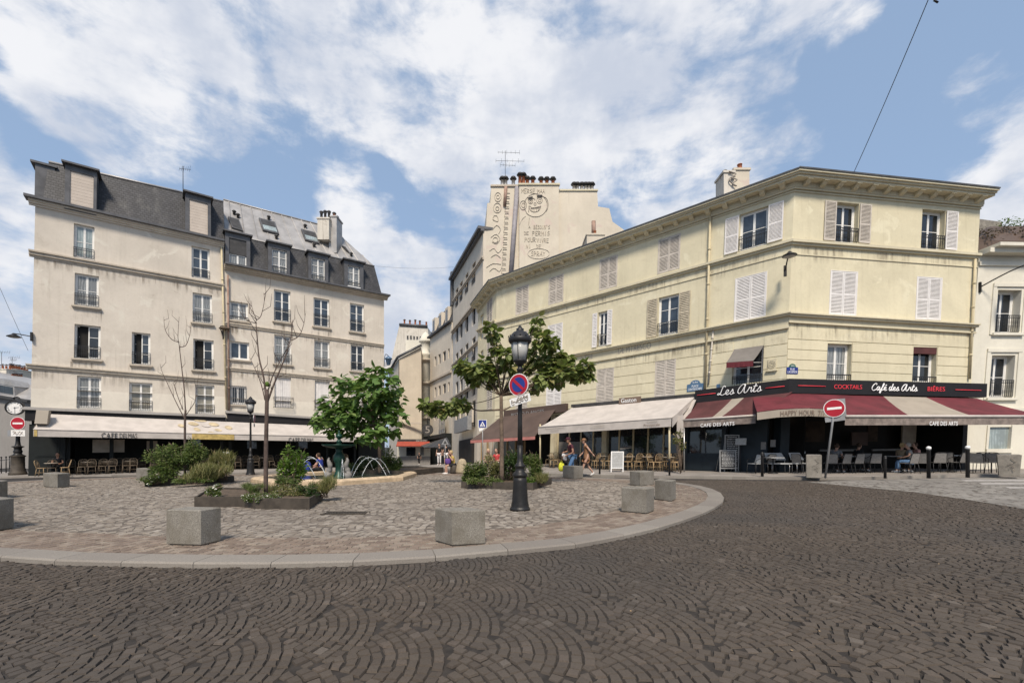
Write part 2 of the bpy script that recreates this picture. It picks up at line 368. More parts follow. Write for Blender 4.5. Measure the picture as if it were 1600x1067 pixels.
class MB:
    """collects faces in world (or facade) coordinates and links them as ONE mesh object"""
    def __init__(s, xf=None): s.v = []; s.f = []; s.mi = []; s.sm = []; s.xf = xf; s.cur = 0
    def add(s, pts, faces, smooth=False):
        n = len(s.v)
        s.v += [s.xf(*p) if s.xf else Vector(p) for p in pts]
        for f in faces: s.f.append([i+n for i in f]); s.mi.append(s.cur); s.sm.append(smooth)
        return s
    def hexa(s, p):     # 8 points: bottom loop 0-3, top loop 4-7
        return s.add(p, [(3, 2, 1, 0), (4, 5, 6, 7), (0, 1, 5, 4), (1, 2, 6, 5), (2, 3, 7, 6), (3, 0, 4, 7)])
    def box(s, x0, x1, y0, y1, z0, z1):
        return s.hexa([(x0, y0, z0), (x1, y0, z0), (x1, y1, z0), (x0, y1, z0), (x0, y0, z1), (x1, y0, z1), (x1, y1, z1), (x0, y1, z1)])
    def fb(s, s0, s1, t0, t1, d0, d1, k0=0, k1=0):   # facade box; ends skewed by k per metre of depth (mitres)
        p = lambda S_, k, t, d: (S_+k*d, t, d)
        return s.hexa([p(s0, k0, t0, d1), p(s1, k1, t0, d1), p(s1, k1, t0, d0), p(s0, k0, t0, d0), p(s0, k0, t1, d1), p(s1, k1, t1, d1), p(s1, k1, t1, d0), p(s0, k0, t1, d0)])
    def quad(s, a, b, c, d): return s.add([a, b, c, d], [(0, 1, 2, 3)])
    def slab(s, pts, thick):        # polygon in 3D given thickness along its normal
        P = [Vector(p) for p in pts]; n = Vector((0, 0, 0))
        for i in range(len(P)): n += (P[i]-P[0]).cross(P[(i+1) % len(P)]-P[0])
        n = n.normalized()*thick; k = len(P)
        return s.add([*P, *[p-n for p in P]], [tuple(range(k)), tuple(range(2*k-1, k-1, -1))]+[(i, i+k, (i+1) % k+k, (i+1) % k) for i in range(k)])
    def prism(s, poly, z0, z1):
        k = len(poly)
        return s.add([(x, y, z0) for x, y in poly]+[(x, y, z1) for x, y in poly], [tuple(range(k-1, -1, -1)), tuple(range(k, 2*k))]+[(i, (i+1) % k, (i+1) % k+k, i+k) for i in range(k)])
    def tube(s, path, r, n=8, cap=True, smooth=True):
        P = [Vector(p) for p in path]; rr = r if hasattr(r, '__len__') else [r]*len(P)
        pts = []; prev = None
        for i, p in enumerate(P):
            t = (P[min(i+1, len(P)-1)]-P[max(i-1, 0)]).normalized()
            if prev is None:
                a = Vector((0, 0, 1)) if abs(t.z) < .9 else Vector((1, 0, 0)); u = t.cross(a).normalized()
            else: u = (prev-t*prev.dot(t)).normalized()
            prev = u; v = t.cross(u)
            pts += [p+(u*math.cos(2*math.pi*k/n)+v*math.sin(2*math.pi*k/n))*rr[i] for k in range(n)]
        F = []
        for i in range(len(P)-1):
            for k in range(n): F.append((i*n+k, i*n+(k+1) % n, (i+1)*n+(k+1) % n, (i+1)*n+k))
        if cap: F += [tuple(range(n-1, -1, -1)), tuple(range((len(P)-1)*n, len(P)*n))]
        return s.add(pts, F, smooth)
    def lathe(s, prof, c=(0, 0, 0), n=16, smooth=True, sx=1, sy=1):
        pts = []; F = []
        for r, z in prof: pts += [(c[0]+sx*r*math.cos(2*math.pi*k/n), c[1]+sy*r*math.sin(2*math.pi*k/n), c[2]+z) for k in range(n)]
        for i in range(len(prof)-1):
            for k in range(n): F.append((i*n+k, i*n+(k+1) % n, (i+1)*n+(k+1) % n, (i+1)*n+k))
        F += [tuple(range(n-1, -1, -1)), tuple(range((len(prof)-1)*n, len(prof)*n))]
        return s.add(pts, F, smooth)
    def ball(s, c, r, n=10, m=7, sz=1):
        return s.lathe([(r*math.sin(math.pi*max(.02, min(m-.02, i))/m), -r*sz*math.cos(math.pi*i/m)) for i in range(m+1)], c, n)
    def build(s, name, mats, parent=None, label=None, cat=None, group=None, kind=None):
        me = bpy.data.meshes.new(name)
        org = ORG.get(parent.name, Vector()) if parent else Vector()
        me.from_pydata([tuple(Vector(v)-org) for v in s.v], [], s.f); me.validate()
        for m_ in (mats if isinstance(mats, (list, tuple)) else [mats]): me.materials.append(M[m_] if isinstance(m_, str) else m_)
        if len(me.polygons) == len(s.f):
            me.polygons.foreach_set('material_index', s.mi); me.polygons.foreach_set('use_smooth', s.sm)
        o = bpy.data.objects.new(name, me); COL.objects.link(o)
        if parent: o.parent = parent; ORG[o.name] = org; KIDS.setdefault(parent.name, []).append(o)
        else: ORG[o.name] = Vector()
        return tag(o, label, cat, group, kind)
def text_mesh(txt, shear=0.0, offset=0.0, spacing=1.0):
    cu = bpy.data.curves.new('lettering', 'FONT'); cu.body = txt; cu.shear = shear; cu.offset = offset; cu.space_character = spacing; cu.resolution_u = 3
    o = bpy.data.objects.new('lettering', cu); COL.objects.link(o)
    dg = bpy.context.evaluated_depsgraph_get(); me = o.evaluated_get(dg).to_mesh()
    v = [(p.co.x, p.co.y) for p in me.vertices]; f = [tuple(p.vertices) for p in me.polygons]
    bpy.data.objects.remove(o); bpy.data.curves.remove(cu)
    xs = [a for a, _ in v]; ys = [b for _, b in v]
    x0, x1, y0, y1 = min(xs), max(xs), min(ys), max(ys)
    return [((a-x0)/(x1-x0), (b-y0)/(y1-y0)) for a, b in v], f
def smooth_path(pts, k=5, closed=False):
    P = [Vector(p) if len(p) == 3 else Vector((*p, 0)) for p in pts]; out = []; n = len(P)
    for i in range(n if closed else n-1):
        g = (lambda j: P[j % n]) if closed else (lambda j: P[max(0, min(n-1, j))])
        p0, p1, p2, p3 = g(i-1), g(i), g(i+1), g(i+2)
        for q in range(k):
            t = q/k
            out.append(.5*((2*p1)+(p2-p0)*t+(2*p0-5*p1+4*p2-p3)*t*t+(3*p1-p0-3*p2+p3)*t**3))
    if not closed: out.append(P[-1])
    return out
class Facade:
    """a real wall plane: base line a-b on the plan, tops given at the height where the photo shows them.
    local coordinates: s metres along, t metres up, d metres out of the wall"""
    def __init__(s, a, b, tl, tr, za=None, zb=None):
        za = gz(*a) if za is None else za; zb = gz(*b) if zb is None else zb
        s.BL = Vector((*a, za)); s.BR = Vector((*b, zb)); s.TL = at(*tl, a[1]); s.TR = at(*tr, b[1])
        s.L = (Vector(b)-Vector(a)).length; s.H = ((s.TL-s.BL).length+(s.TR-s.BR).length)/2
        dx, dy = (Vector(b)-Vector(a)).normalized(); s.n = Vector((dy, -dx, 0)); s.u = Vector((dx, dy, 0))
    def map(s, S_, t, d=0):
        u, v = S_/s.L, t/s.H
        return s.BL*(1-u)*(1-v)+s.BR*u*(1-v)+s.TL*(1-u)*v+s.TR*u*v+s.n*d
    def px(s, x, y, d=0):
        S_, t = s.L/2, s.H/2
        def pr(S_, t):
            p = s.map(S_, t, d); return (800+FL*p.x/p.y, HY+FL*(CH-p.z)/p.y)
        for _ in range(12):
            X, Y = pr(S_, t); a = pr(S_+.01, t); b = pr(S_, t+.01)
            j = [[(a[0]-X)/.01, (b[0]-X)/.01], [(a[1]-Y)/.01, (b[1]-Y)/.01]]
            det = j[0][0]*j[1][1]-j[0][1]*j[1][0]; ex, ey = x-X, y-Y
            S_ += (ex*j[1][1]-ey*j[0][1])/det; t += (ey*j[0][0]-ex*j[1][0])/det
        return S_, t
    def P(s, x, y, d=0): return s.map(*s.px(x, y, d), d)
    def rect(s, x0, x1, yt, yb, d=0):
        ym, xm = (yt+yb)/2, (x0+x1)/2
        return s.px(x0, ym, d)[0], s.px(x1, ym, d)[0], s.px(xm, yb, d)[1], s.px(xm, yt, d)[1]
    def mb(s): return MB(s.map)
    def letters(s, mb, txt, r, d, th=.012, **k):     # r = (s0, s1, t0, t1)
        v, f = text_mesh(txt, **k); s0, s1, t0, t1 = r
        pts = [(s0+(s1-s0)*a, t0+(t1-t0)*b, d) for a, b in v]; n = len(pts)
        mb.add(pts, f)
        # thin side skirts so letters have depth
        from collections import Counter
        ed = Counter()
        for q in f:
            for i in range(len(q)): e = (q[i], q[(i+1) % len(q)]); ed[tuple(sorted(e))] += 1
        rim = [e for e, c in ed.items() if c == 1]
        mb.add(pts+[(a, b, d-th) for a, b, _ in pts], [(e[0], e[1], e[1]+n, e[0]+n) for e in rim])
# ------------------------------------------------------------------ building kit (facade coordinates)
def wall(F, root, m, holes, t0=0.0, t1=None, s0=0.0, s1=None, thick=.42, depth=8, name='wall', back=True):
    t1 = F.H if t1 is None else t1; s1 = F.L if s1 is None else s1
    mb = F.mb()
    hs = [h for h in holes if h[0] < s1 and h[1] > s0 and h[3] > t0 and h[2] < t1]
    hs = [(max(h[0], s0), min(h[1], s1), max(h[2], t0), min(h[3], t1)) for h in hs]
    S_ = sorted({s0, s1, *[x for h in hs for x in h[:2]]}); T_ = sorted({t0, t1, *[x for h in hs for x in h[2:]]})
    S2 = []
    for a, b in zip(S_, S_[1:]): k = max(1, int((b-a)/4)); S2 += [a+(b-a)*i/k for i in range(k)]
    S_ = S2+[s1]
    for a, b in zip(S_, S_[1:]):
        for c, d in zip(T_, T_[1:]):
            if b-a < 1e-5 or d-c < 1e-5: continue
            mx, my = (a+b)/2, (c+d)/2
            if any(h[0] < mx < h[1] and h[2] < my < h[3] for h in hs): continue
            mb.quad((a, c, 0), (b, c, 0), (b, d, 0), (a, d, 0))
    for a, b, c, d in hs:
        mb.quad((a, c, 0), (a, d, 0), (a, d, -thick), (a, c, -thick)); mb.quad((b, c, -thick), (b, d, -thick), (b, d, 0), (b, c, 0))
        mb.quad((a, d, 0), (b, d, 0), (b, d, -thick), (a, d, -thick)); mb.quad((a, c, -thick), (b, c, -thick), (b, c, 0), (a, c, 0))
    mb.quad((s0, t0, -thick), (s0, t0, 0), (s0, t1, 0), (s0, t1, -thick)); mb.quad((s1, t0, 0), (s1, t0, -thick), (s1, t1, -thick), (s1, t1, 0))
    mb.quad((s0, t1, 0), (s1, t1, 0), (s1, t1, -thick), (s0, t1, -thick)); mb.quad((s0, t0, -thick), (s1, t0, -thick), (s1, t0, 0), (s0, t0, 0))
    if back: mb.fb(s0+.02, s1-.02, t0+.01, t1-.02, -depth, -thick-.002)
    return mb.build(name, m, root)
def iron_rail(mb, s0, s1, t0, t1, d, fancy=True, pitch=.11):
    r = .012
    for t in (t0+.02, t1-.02, t1-.16 if fancy else t1-.05): mb.fb(s0, s1, t-r, t+r, d-r, d+r)
    n = max(2, round((s1-s0)/pitch))
    for i in range(n+1):
        x = s0+(s1-s0)*i/n; mb.fb(x-.008, x+.008, t0+.02, t1-.02, d-.008, d+.008)
    if fancy:
        for i in range(n):
            x = s0+(s1-s0)*(i+.5)/n; q = (s1-s0)/n*.42
            for (cy, rr) in ((t1-.09, q*.8), (t0+.28, q), (t0+.50, q*.85)):
                if cy+rr > t1: continue
                pts = [(x+rr*math.cos(a), cy+rr*math.sin(a), d) for a in [k*math.pi/4 for k in range(9)]]
                for p, p2 in zip(pts, pts[1:]):
                    mb.add([(p[0], p[1]-.006, d+.006), (p2[0], p2[1]-.006, d+.006), (p2[0], p2[1]+.006, d+.006), (p[0], p[1]+.006, d+.006)], [(0, 1, 2, 3)])
def louver(mb, s0, s1, t0, t1, d, pitch=.062):
    th = .035; st = .055
    mb.fb(s0, s0+st, t0, t1, d, d+th); mb.fb(s1-st, s1, t0, t1, d, d+th)
    tm = t0+(t1-t0)*.47
    for a, b in ((t0, t0+.08), (tm-.035, tm+.035), (t1-.07, t1)): mb.fb(s0+st, s1-st, a, b, d+.002, d+th-.002)
    for a, b in ((t0+.08, tm-.035), (tm+.035, t1-.07)):
        n = max(2, int((b-a)/pitch)); h = (b-a)/n
        for i in range(n):
            z = a+i*h
            mb.hexa([(s0+st, z, d+th-.006), (s1-st, z, d+th-.006), (s1-st, z+.01, d+th), (s0+st, z+.01, d+th),
                     (s0+st, z+h*.68, d+.004), (s1-st, z+h*.68, d+.004), (s1-st, z+h*.68+.008, d+.010), (s0+st, z+h*.68+.008, d+.010)])
def window(F, root, r, rows=3, pane='glass_curtain', rail=None, sill=None, shut=None, rd=.2, sm='shutter_white', railh=.0, ajar=False, frame='white_paint', sillm='cream_moulding', name='window', roller=0, pitch=.062, label=None, railout=0.03):
    s0, s1, t0, t1 = r; d = -rd
    mb = F.mb(); f = .06
    if shut == 'closed':
        sm_ = (s0+s1)/2
        mb.fb(s0-.03, s0+.012, t0, t1+.03, -.02, .022); mb.fb(s1-.012, s1+.03, t0, t1+.03, -.02, .022); mb.fb(s0, s1, t1, t1+.03, -.02, .02)
        o = mb.build(name, [sm], root, label=label)
        q = F.mb(); q.fb(s0+.005, s1-.005, t0, t1, -.14, -.07); q.build('room_dark', 'mesh_grey', o)
        q = F.mb(); louver(q, s0+.014, sm_-.006, t0+.01, t1-.005, -.025, pitch); q.build('shutter', sm, o)
        q = F.mb(); louver(q, sm_+.006, s1-.014, t0+.01, t1-.005, -.025, pitch); q.build('shutter', sm, o)
        return o
    if shut == 'panels':      # plain folded metal leaves drawn shut
        mb.fb(s0, s0+.04, t0, t1, d, d+.05); mb.fb(s1-.04, s1, t0, t1, d, d+.05); mb.fb(s0, s1, t1-.04, t1, d, d+.05); mb.fb(s0, s1, t0, t1, d-.03, d)
        o = mb.build(name, [frame], root, label=label)
        n = 8
        for h0, h1 in ((0, .5), (.5, 1)):
            q = F.mb(); a0, a1 = s0+.05+(s1-s0-.1)*h0+.008, s0+.05+(s1-s0-.1)*h1-.008
            for i in range(n//2):
                x0, x1 = a0+(a1-a0)*i/(n/2), a0+(a1-a0)*(i+1)/(n/2)
                q.fb(x0+.004, x1-.004, t0+.03, t1-.05, d+.02+(i % 2)*.012, d+.045+(i % 2)*.012)
            q.build('shutter', sm, o)
        if rail:
            q = F.mb(); iron_rail(q, s0-.1, s1+.1, t0-.02, t0+(rail if rail > .2 else .85), .28); q.fb(s0-.1, s0-.085, t0, t0+.03, 0, .28); q.fb(s1+.085, s1+.1, t0, t0+.03, 0, .28)
            q.fb(s0-.1, s0-.085, t0+.7, t0+.72, 0, .28); q.fb(s1+.085, s1+.1, t0+.7, t0+.72, 0, .28); q.build('railing', 'iron', o)
        return o
    mb.fb(s0, s0+f, t0, t1, d, d+.05); mb.fb(s1-f, s1, t0, t1, d, d+.05); mb.fb(s0, s1, t1-f, t1, d, d+.048); mb.fb(s0, s1, t0, t0+f, d, d+.048)
    mid = (s0+s1)/2; ib, it = t0+f, t1-f-roller
    if roller: mb.fb(s0+f, s1-f, it, it+.04, d, d+.06)
    def leaf(q, a, b, dd=0, swing=0):
        k = lambda x: d+(x-a)*swing if a < mid else d+(b-x)*swing
        fr = .055
        for x0, x1, y0, y1 in [(a, a+fr, ib, it), (b-fr, b, ib, it), (a+fr, b-fr, ib, ib+fr*1.6), (a+fr, b-fr, it-fr, it)]+[(a+fr, b-fr, ib+(it-ib)*j/rows-.014, ib+(it-ib)*j/rows+.014) for j in range(1, rows)]:
            q.hexa([(x0, y0, k(x0)+.035), (x1, y0, k(x1)+.035), (x1, y0, k(x1)), (x0, y0, k(x0)), (x0, y1, k(x0)+.035), (x1, y1, k(x1)+.035), (x1, y1, k(x1)), (x0, y1, k(x0))])
        return [(a+fr, ib+fr, k(a)+.012), (b-fr, ib+fr, k(b)+.012), (b-fr, it-fr, k(b)+.012), (a+fr, it-fr, k(a)+.012)]
    if ajar:
        sw = 1.1
        mb.cur = 0; w2 = (mid-s0)-f
        mb.cur = 0
        ga = leaf(mb, s0+f, s0+f+w2*.62, swing=-sw); gb = leaf(mb, s1-f-w2*.98, s1-f, swing=-.12)
    else:
        ga = leaf(mb, s0+f, mid+.004); gb = leaf(mb, mid-.002, s1-f)
    o = mb.build(name, frame, root, label=label)
    q = F.mb(); q.add(ga, [(0, 1, 2, 3)]); q.build('pane', pane, o)
    q = F.mb(); q.add(gb, [(0, 1, 2, 3)]); q.build('pane', pane, o)
    q = F.mb(); q.fb(s0+.01, s1-.01, t0+.01, t1-.01, d-.16, d-.12); q.build('room_dark', 'interior', o)
    if roller: q = F.mb(); q.fb(s0+f, s1-f, it+.03, t1-.02, d+.0, d+.05); q.build('roller_blind', 'dark_trim', o)
    if rail: q = F.mb(); iron_rail(q, s0+.01, s1-.01, t0+.03, t0+rail, railout, fancy=rail > .55); q.build('railing', 'iron', o)
    if sill: q = F.mb(); q.fb(s0-.12, s1+.12, t0-.10, t0-.002, -.02, sill); q.fb(s0-.07, s1+.07, t0-.19, t0-.10, -.01, sill*.55); q.build('sill', sillm, o); q = F.mb(); q.quad((s0-.16, t0-1.1, .006), (s1+.16, t0-1.1, .006), (s1+.16, t0-.191, .006), (s0-.16, t0-.191, .006)); q.build('rain_stain', 'rain_stain', o)
    if shut == 'open' or shut == 'right' or shut == 'left':
        hw = (s1-s0)/2*1.02
        if shut != 'right': q = F.mb(); q.fb(s0-hw-.02, s0-.04, t0+.03, t1-.03, .022, .029); louver(q, s0-hw-.03, s0-.03, t0+.01, t1-.01, .03, pitch); q.build('shutter', sm, o)
        if shut != 'left': q = F.mb(); q.fb(s1+.04, s1+hw+.02, t0+.03, t1-.03, .022, .029); louver(q, s1+.03, s1+hw+.03, t0+.01, t1-.01, .03, pitch); q.build('shutter', sm, o)
    return o
def line_y(p, q): return lambda x: p[1]+(q[1]-p[1])*(x-p[0])/(q[0]-p[0])
def course(F, root, tl, tr, prof, m, name='string_course', s0=None, s1=None, k0=0, k1=0):
    """moulding that follows the wall; tl/tr heights at both ends, prof = [(t_below_top, t_thick, d_out)]"""
    s0 = 0 if s0 is None else s0; s1 = F.L if s1 is None else s1
    mb = F.mb(); f = lambda s_: tl+(tr-tl)*s_/F.L
    for dt, th, d in prof:
        a0, a1, b0, b1 = s0, s1, s0+k0*d, s1+k1*d; e = .012
        P = lambda s_, t, dd: (s_, t, dd)
        mb.hexa([P(b0, f(s0)-dt-th, d), P(b1, f(s1)-dt-th, d), P(a1, f(s1)-dt-th, -e), P(a0, f(s0)-dt-th, -e), P(b0, f(s0)-dt, d), P(b1, f(s1)-dt, d), P(a1, f(s1)-dt, -e), P(a0, f(s0)-dt, -e)])
    o = mb.build(name, m, root)
    if name == 'string_course' and prof[0][2] < .35 and F.L < 25 and s1-s0 > 3:
        e = sum(p[1] for p in prof)+.01; q = F.mb(); a, b = max(0, s0), min(F.L, s1); q.quad((a, f(a)-e-.75, .032), (b, f(b)-e-.75, .032), (b, f(b)-e, .032), (a, f(a)-e, .032)); q.build('rain_stain', 'rain_stain', o)
    return o
def downpipe(F, root, x0y0, x1y1, r=.06, d=.11, m='pipe_cream'):
    a = F.px(*x0y0, d); b = F.px(*x1y1, d); mb = F.mb()
    n = 8; pts = []
    mb2 = MB(); mb2.tube([F.map(*a, d), F.map(*b, d)], r, 10)
    for k in range(1, 5):
        q = [a[i]+(b[i]-a[i])*k/5 for i in (0, 1)]; p = F.map(*q, d); mb2.tube([p+Vector((0, 0, .05)), p-Vector((0, 0, .05))], r*1.25, 10)
    return mb2.build('downpipe', m, root)
def awning(F, root, tl, tr, fl, fr, d0, d1, ms, stripes=None, valance=None, vm=None, th=.02, name='awning', bar=None, side=True, label=None):
    """cloth from the wall line (tl, tr at d0) to the front bar (fl, fr at d1); valance = pixel height hung at the front"""
    a, b, c, e = F.px(*tl, d0), F.px(*tr, d0), F.px(*fl, d1), F.px(*fr, d1)
    st = stripes or [(0, 1, 0)]
    mb = F.mb()
    L = lambda p, q, u: (p[0]+(q[0]-p[0])*u, p[1]+(q[1]-p[1])*u)
    for u0, u1, mi in st:
        mb.cur = mi; n = max(1, int((u1-u0)*10)); m_ = 4
        for i in range(n):
            for j in range(m_):
                g = lambda u, v: (*[L(a, b, u)[k]*(1-v)+L(c, e, u)[k]*v - (.05*math.sin(math.pi*v) if k else 0) for k in (0, 1)], d0*(1-v)+d1*v)
                x0, x1 = u0+(u1-u0)*i/n, u0+(u1-u0)*(i+1)/n; y0, y1 = j/m_, (j+1)/m_
                q = [g(x0, y0), g(x1, y0), g(x1, y1), g(x0, y1)]
                mb.hexa([(p[0], p[1]-th, p[2]) for p in reversed(q)]+[p for p in reversed(q)])
    o = mb.build(name, ms, root, label=label)
    if bar: q = MB(); q.tube([F.map(*c, d1)+Vector((0, 0, .02)), F.map(*e, d1)+Vector((0, 0, .02))], bar, 8); q.build('front_bar', 'awning_white', o)
    if valance:
        q = F.mb(); vh = valance
        n = 16
        for i in range(n):
            p0, p1 = L(c, e, i/n), L(c, e, (i+1)/n)
            w0 = .012*math.sin(i*2.1); w1 = .012*math.sin((i+1)*2.1)
            q.hexa([(p0[0], p0[1]-vh, d1-.012+w0), (p1[0], p1[1]-vh, d1-.012+w1), (p1[0], p1[1]-vh, d1-.022+w1), (p0[0], p0[1]-vh, d1-.022+w0),
                    (p0[0], p0[1], d1), (p1[0], p1[1], d1), (p1[0], p1[1], d1-.01), (p0[0], p0[1], d1-.01)])
        q.build('valance', vm or ms[0], o)
    if side:
        q = F.mb()
        for p, p2 in ((a, c), (b, e)):
            q.add([(p[0], p[1], d0), (p2[0], p2[1], d1), (p2[0], p2[1]-.03, d1), (p[0], p[1]-.12, d0)], [(0, 1, 2, 3)])
    return o
def pots(mb_pot, c, n, du, h=.5, r=.11, caps=None, jitter=.15):
    for i in range(n):
        p = Vector(c)+Vector(du)*i; hh = h*(1+random.uniform(-jitter, jitter))
        mb_pot.lathe([(r*1.1, 0), (r, .05), (r*.85, hh*.9), (r*1.05, hh*.92), (r*1.05, hh)], p, 8)
        if caps is not None and random.random() < .85:
            caps.lathe([(r*.3, hh), (r*.3, hh+.08), (r*1.5, hh+.09), (r*.9, hh+.2), (r*.1, hh+.24)], p, 8)
def anten(name, base, h, label, arms=((.9, .9), (.7, .6)), cat='aerial', parent=None):
    t = thing(name, label, cat, base); b = Vector(base)
    q = MB(); q.tube([b, b+Vector((0, 0, h))], .022, 6); q.build('mast', 'iron_grey', t)
    for k, (f, w_) in enumerate(arms):
        q = MB(); z = b+Vector((0, 0, h*f)); q.tube([z-Vector((w_*.5, 0, 0)), z+Vector((w_, .1, 0))], .014, 5)
        for j in range(6):
            x = -w_*.5+w_*1.5*j/5; l = .16+.04*((j*7+k) % 3)
            q.tube([z+Vector((x, -.05, -l)), z+Vector((x, .05, l))], .009, 4)
        q.build('aerial_arm', 'iron_grey', t)
    return t
def gutter(F, mb, p0, p1, d, r=.07): mb.tube([F.P(*p0, d), F.P(*p1, d)], r, 8)

# ================================================================== LEFT: two rendered houses over the cafe
LA, LD = (-27.7, 25.7), (.796, .6055)
def lp(t): return (LA[0]+LD[0]*t, LA[1]+LD[1]*t)
F1 = Facade(lp(0), lp(9.5), (55, 320), (350, 384)); F2 = Facade(lp(9.5), lp(21), (350, 419), (600, 466))
b1 = thing('apartment_building', 'tall cream house with steep slate roof above the left end of the long white awning', 'building', (*lp(4.7), gz(*lp(4.7))))
b2 = thing('apartment_building', 'cream house with zinc roof, skylights and four dormers above the right half of the awning', 'building', (*lp(15), gz(*lp(15))))
W1 = [ # x0, x1, top, bottom, options
 (115, 147.5, 352, 404, dict(pane='glass_pale', rail=.62, rows=2)), (299.3, 327.6, 387, 435, dict(pane='glass_blue', rail=.60, rows=3)),
 (116.4, 154.3, 429, 479, dict(pane='glass_curtain', rail=.75, sill=.16, rows=2)), (301, 331.4, 459, 505, dict(pane='glass_curtain', rail=.75, sill=.16, rows=2)),
 (116, 157, 508, 561, dict(pane='glass_dark', rail=.8, sill=.16, ajar=True)), (206, 235, 520, 570, dict(pane='glass_blue', rail=.8, sill=.16, ajar=True)), (302, 334, 530.6, 578.5, dict(pane='glass_dark', rail=.8, sill=.16, ajar=True)),
 (120, 158, 587.5, 638, dict(pane='glass_curtain', rail=.68, rows=3)), (201.6, 238, 597.6, 642, dict(pane='glass_sand', rail=.68)), (305, 335, 601, 647, dict(pane='glass_sand', rail=.68))]
W2 = [(359, 387.7, 472, 501, dict(pane='glass_curtain', rows=2, sill=.12, rail=.3)), (428, 454, 454, 503, dict(pane='glass_blue', rail=1.0, sill=.14, rows=3)), (490, 514.7, 466.5, 511, dict(pane='glass_blue', rail=1.0, sill=.14)), (546.8, 569, 475, 519, dict(pane='glass_blue', rail=1.0, sill=.14)),
 (359, 389.5, 534, 562, dict(pane='glass_blue', rows=1, sill=.14)), (428.7, 455.7, 524, 569, dict(pane='glass_curtain', rail=.8, sill=.14)), (491, 515.4, 532, 575, dict(pane='glass_curtain', rail=.8, sill=.14)), (548, 569, 538.7, 580, dict(pane='glass_dark', rail=.75, sill=.14)),
 (360, 384.4, 603, 632, dict(pane='glass_dark', rows=1, sill=.10)), (429, 455, 589, 637, dict(shut='panels', rail=.8, sm='shutter_white')), (492, 515.4, 595, 641, dict(shut='panels', rail=.8, sm='shutter_white')), (549, 570, 600, 643, dict(shut='panels', rail=.8, sm='shutter_white'))]
def house_windows(F, root, W, **base):
    H = []
    for x0, x1, a, b, o in W:
        r = F.rect(x0, x1, a, b); H.append(r); window(F, root, r, **{**base, **o})
    return H
SH1 = F1.px(200, 652)[1]; SH2 = F2.px(480, 665)[1]      # top of the shop front
h1 = house_windows(F1, b1, W1); h2 = house_windows(F2, b2, W2)
ZP1, ZP2 = F1.px(200, 613)[1], F2.px(480, 628)[1]
wall(F1, b1, 'cream_render', h1, t0=ZP1); wall(F2, b2, 'cream_render', h2, t0=ZP2); wall(F1, b1, 'cream_band', h1, t0=SH1, t1=ZP1); wall(F2, b2, 'cream_band', h2, t0=SH2, t1=ZP2)
q = F2.mb(); r = F2.rect(360, 384.4, 603, 632)
for k in range(9): x = r[0]+(r[1]-r[0])*k/8; q.fb(x-.012, x+.012, r[2]-.05, r[3]+.03, .02, .044)
for z in (r[2]+.05, r[3]-.1): q.fb(r[0]-.03, r[1]+.03, z-.02, z+.02, .046, .056)
q.build('window_bars', 'sign_grey', b2)
def pc(F, root, p0, p1, prof, m, **k):
    (s0, t0), (s1, t1) = F.px(*p0), F.px(*p1)
    f = lambda s_: t0+(t1-t0)*(s_-s0)/(s1-s0)
    return course(F, root, f(0), f(F.L), prof, m, **k)
pc(F1, b1, (51.9, 391.9), (349, 445), [(0, .09, .22), (.09, .16, .14), (.25, .12, .05)], 'cream_moulding', s0=-.2)
pc(F1, b1, (45.5, 568.5), (353, 593.5), [(0, .07, .2), (.07, .15, .12), (.22, .1, .05)], 'cream_moulding', s0=-.22)
pc(F2, b2, (358, 504.5), (599.4, 538.5), [(0, .07, .15), (.07, .13, .09)], 'cream_moulding')
pc(F2, b2, (355, 573.6), (525, 590.5), [(0, .07, .15), (.07, .13, .09)], 'cream_moulding')
pc(F1, b1, (60, 318), (350, 383), [(-.10, .1, .3), (.0, .10, .2), (.10, .1, .1)], 'cream_render', name='cornice', s0=-.25)
pc(F2, b2, (352, 418), (600, 466), [(-.12, .09, .42), (-.03, .1, .3), (.07, .1, .16)], 'cream_moulding', name='cornice', s1=F2.L+.25)
q = F1.mb(); (sa, ta), (sb, tb) = F1.px(60, 318), F1.px(350, 383)
q.hexa([(-.4, ta+.10, .5), (F1.L, tb+.10, .5), (F1.L, tb+.10, -.2), (-.4, ta+.10, -.2), (-.4, ta+.24, .5), (F1.L, tb+.24, .5), (F1.L, tb+.24, -.2), (-.4, ta+.24, -.2)]); q.build('gutter', 'zinc_dark', b1)
q = F2.mb(); (sa, ta2), (sb, tb2) = F2.px(352, 418), F2.px(600, 466)
q.hexa([(0.02, ta2+.10, .60), (F2.L+.35, tb2+.10, .60), (F2.L+.35, tb2+.10, -.2), (0.02, ta2+.10, -.2), (0.02, ta2+.22, .60), (F2.L+.35, tb2+.22, .60), (F2.L+.35, tb2+.22, -.2), (0.02, ta2+.22, -.2)]); q.build('gutter', 'zinc_dark', b2)
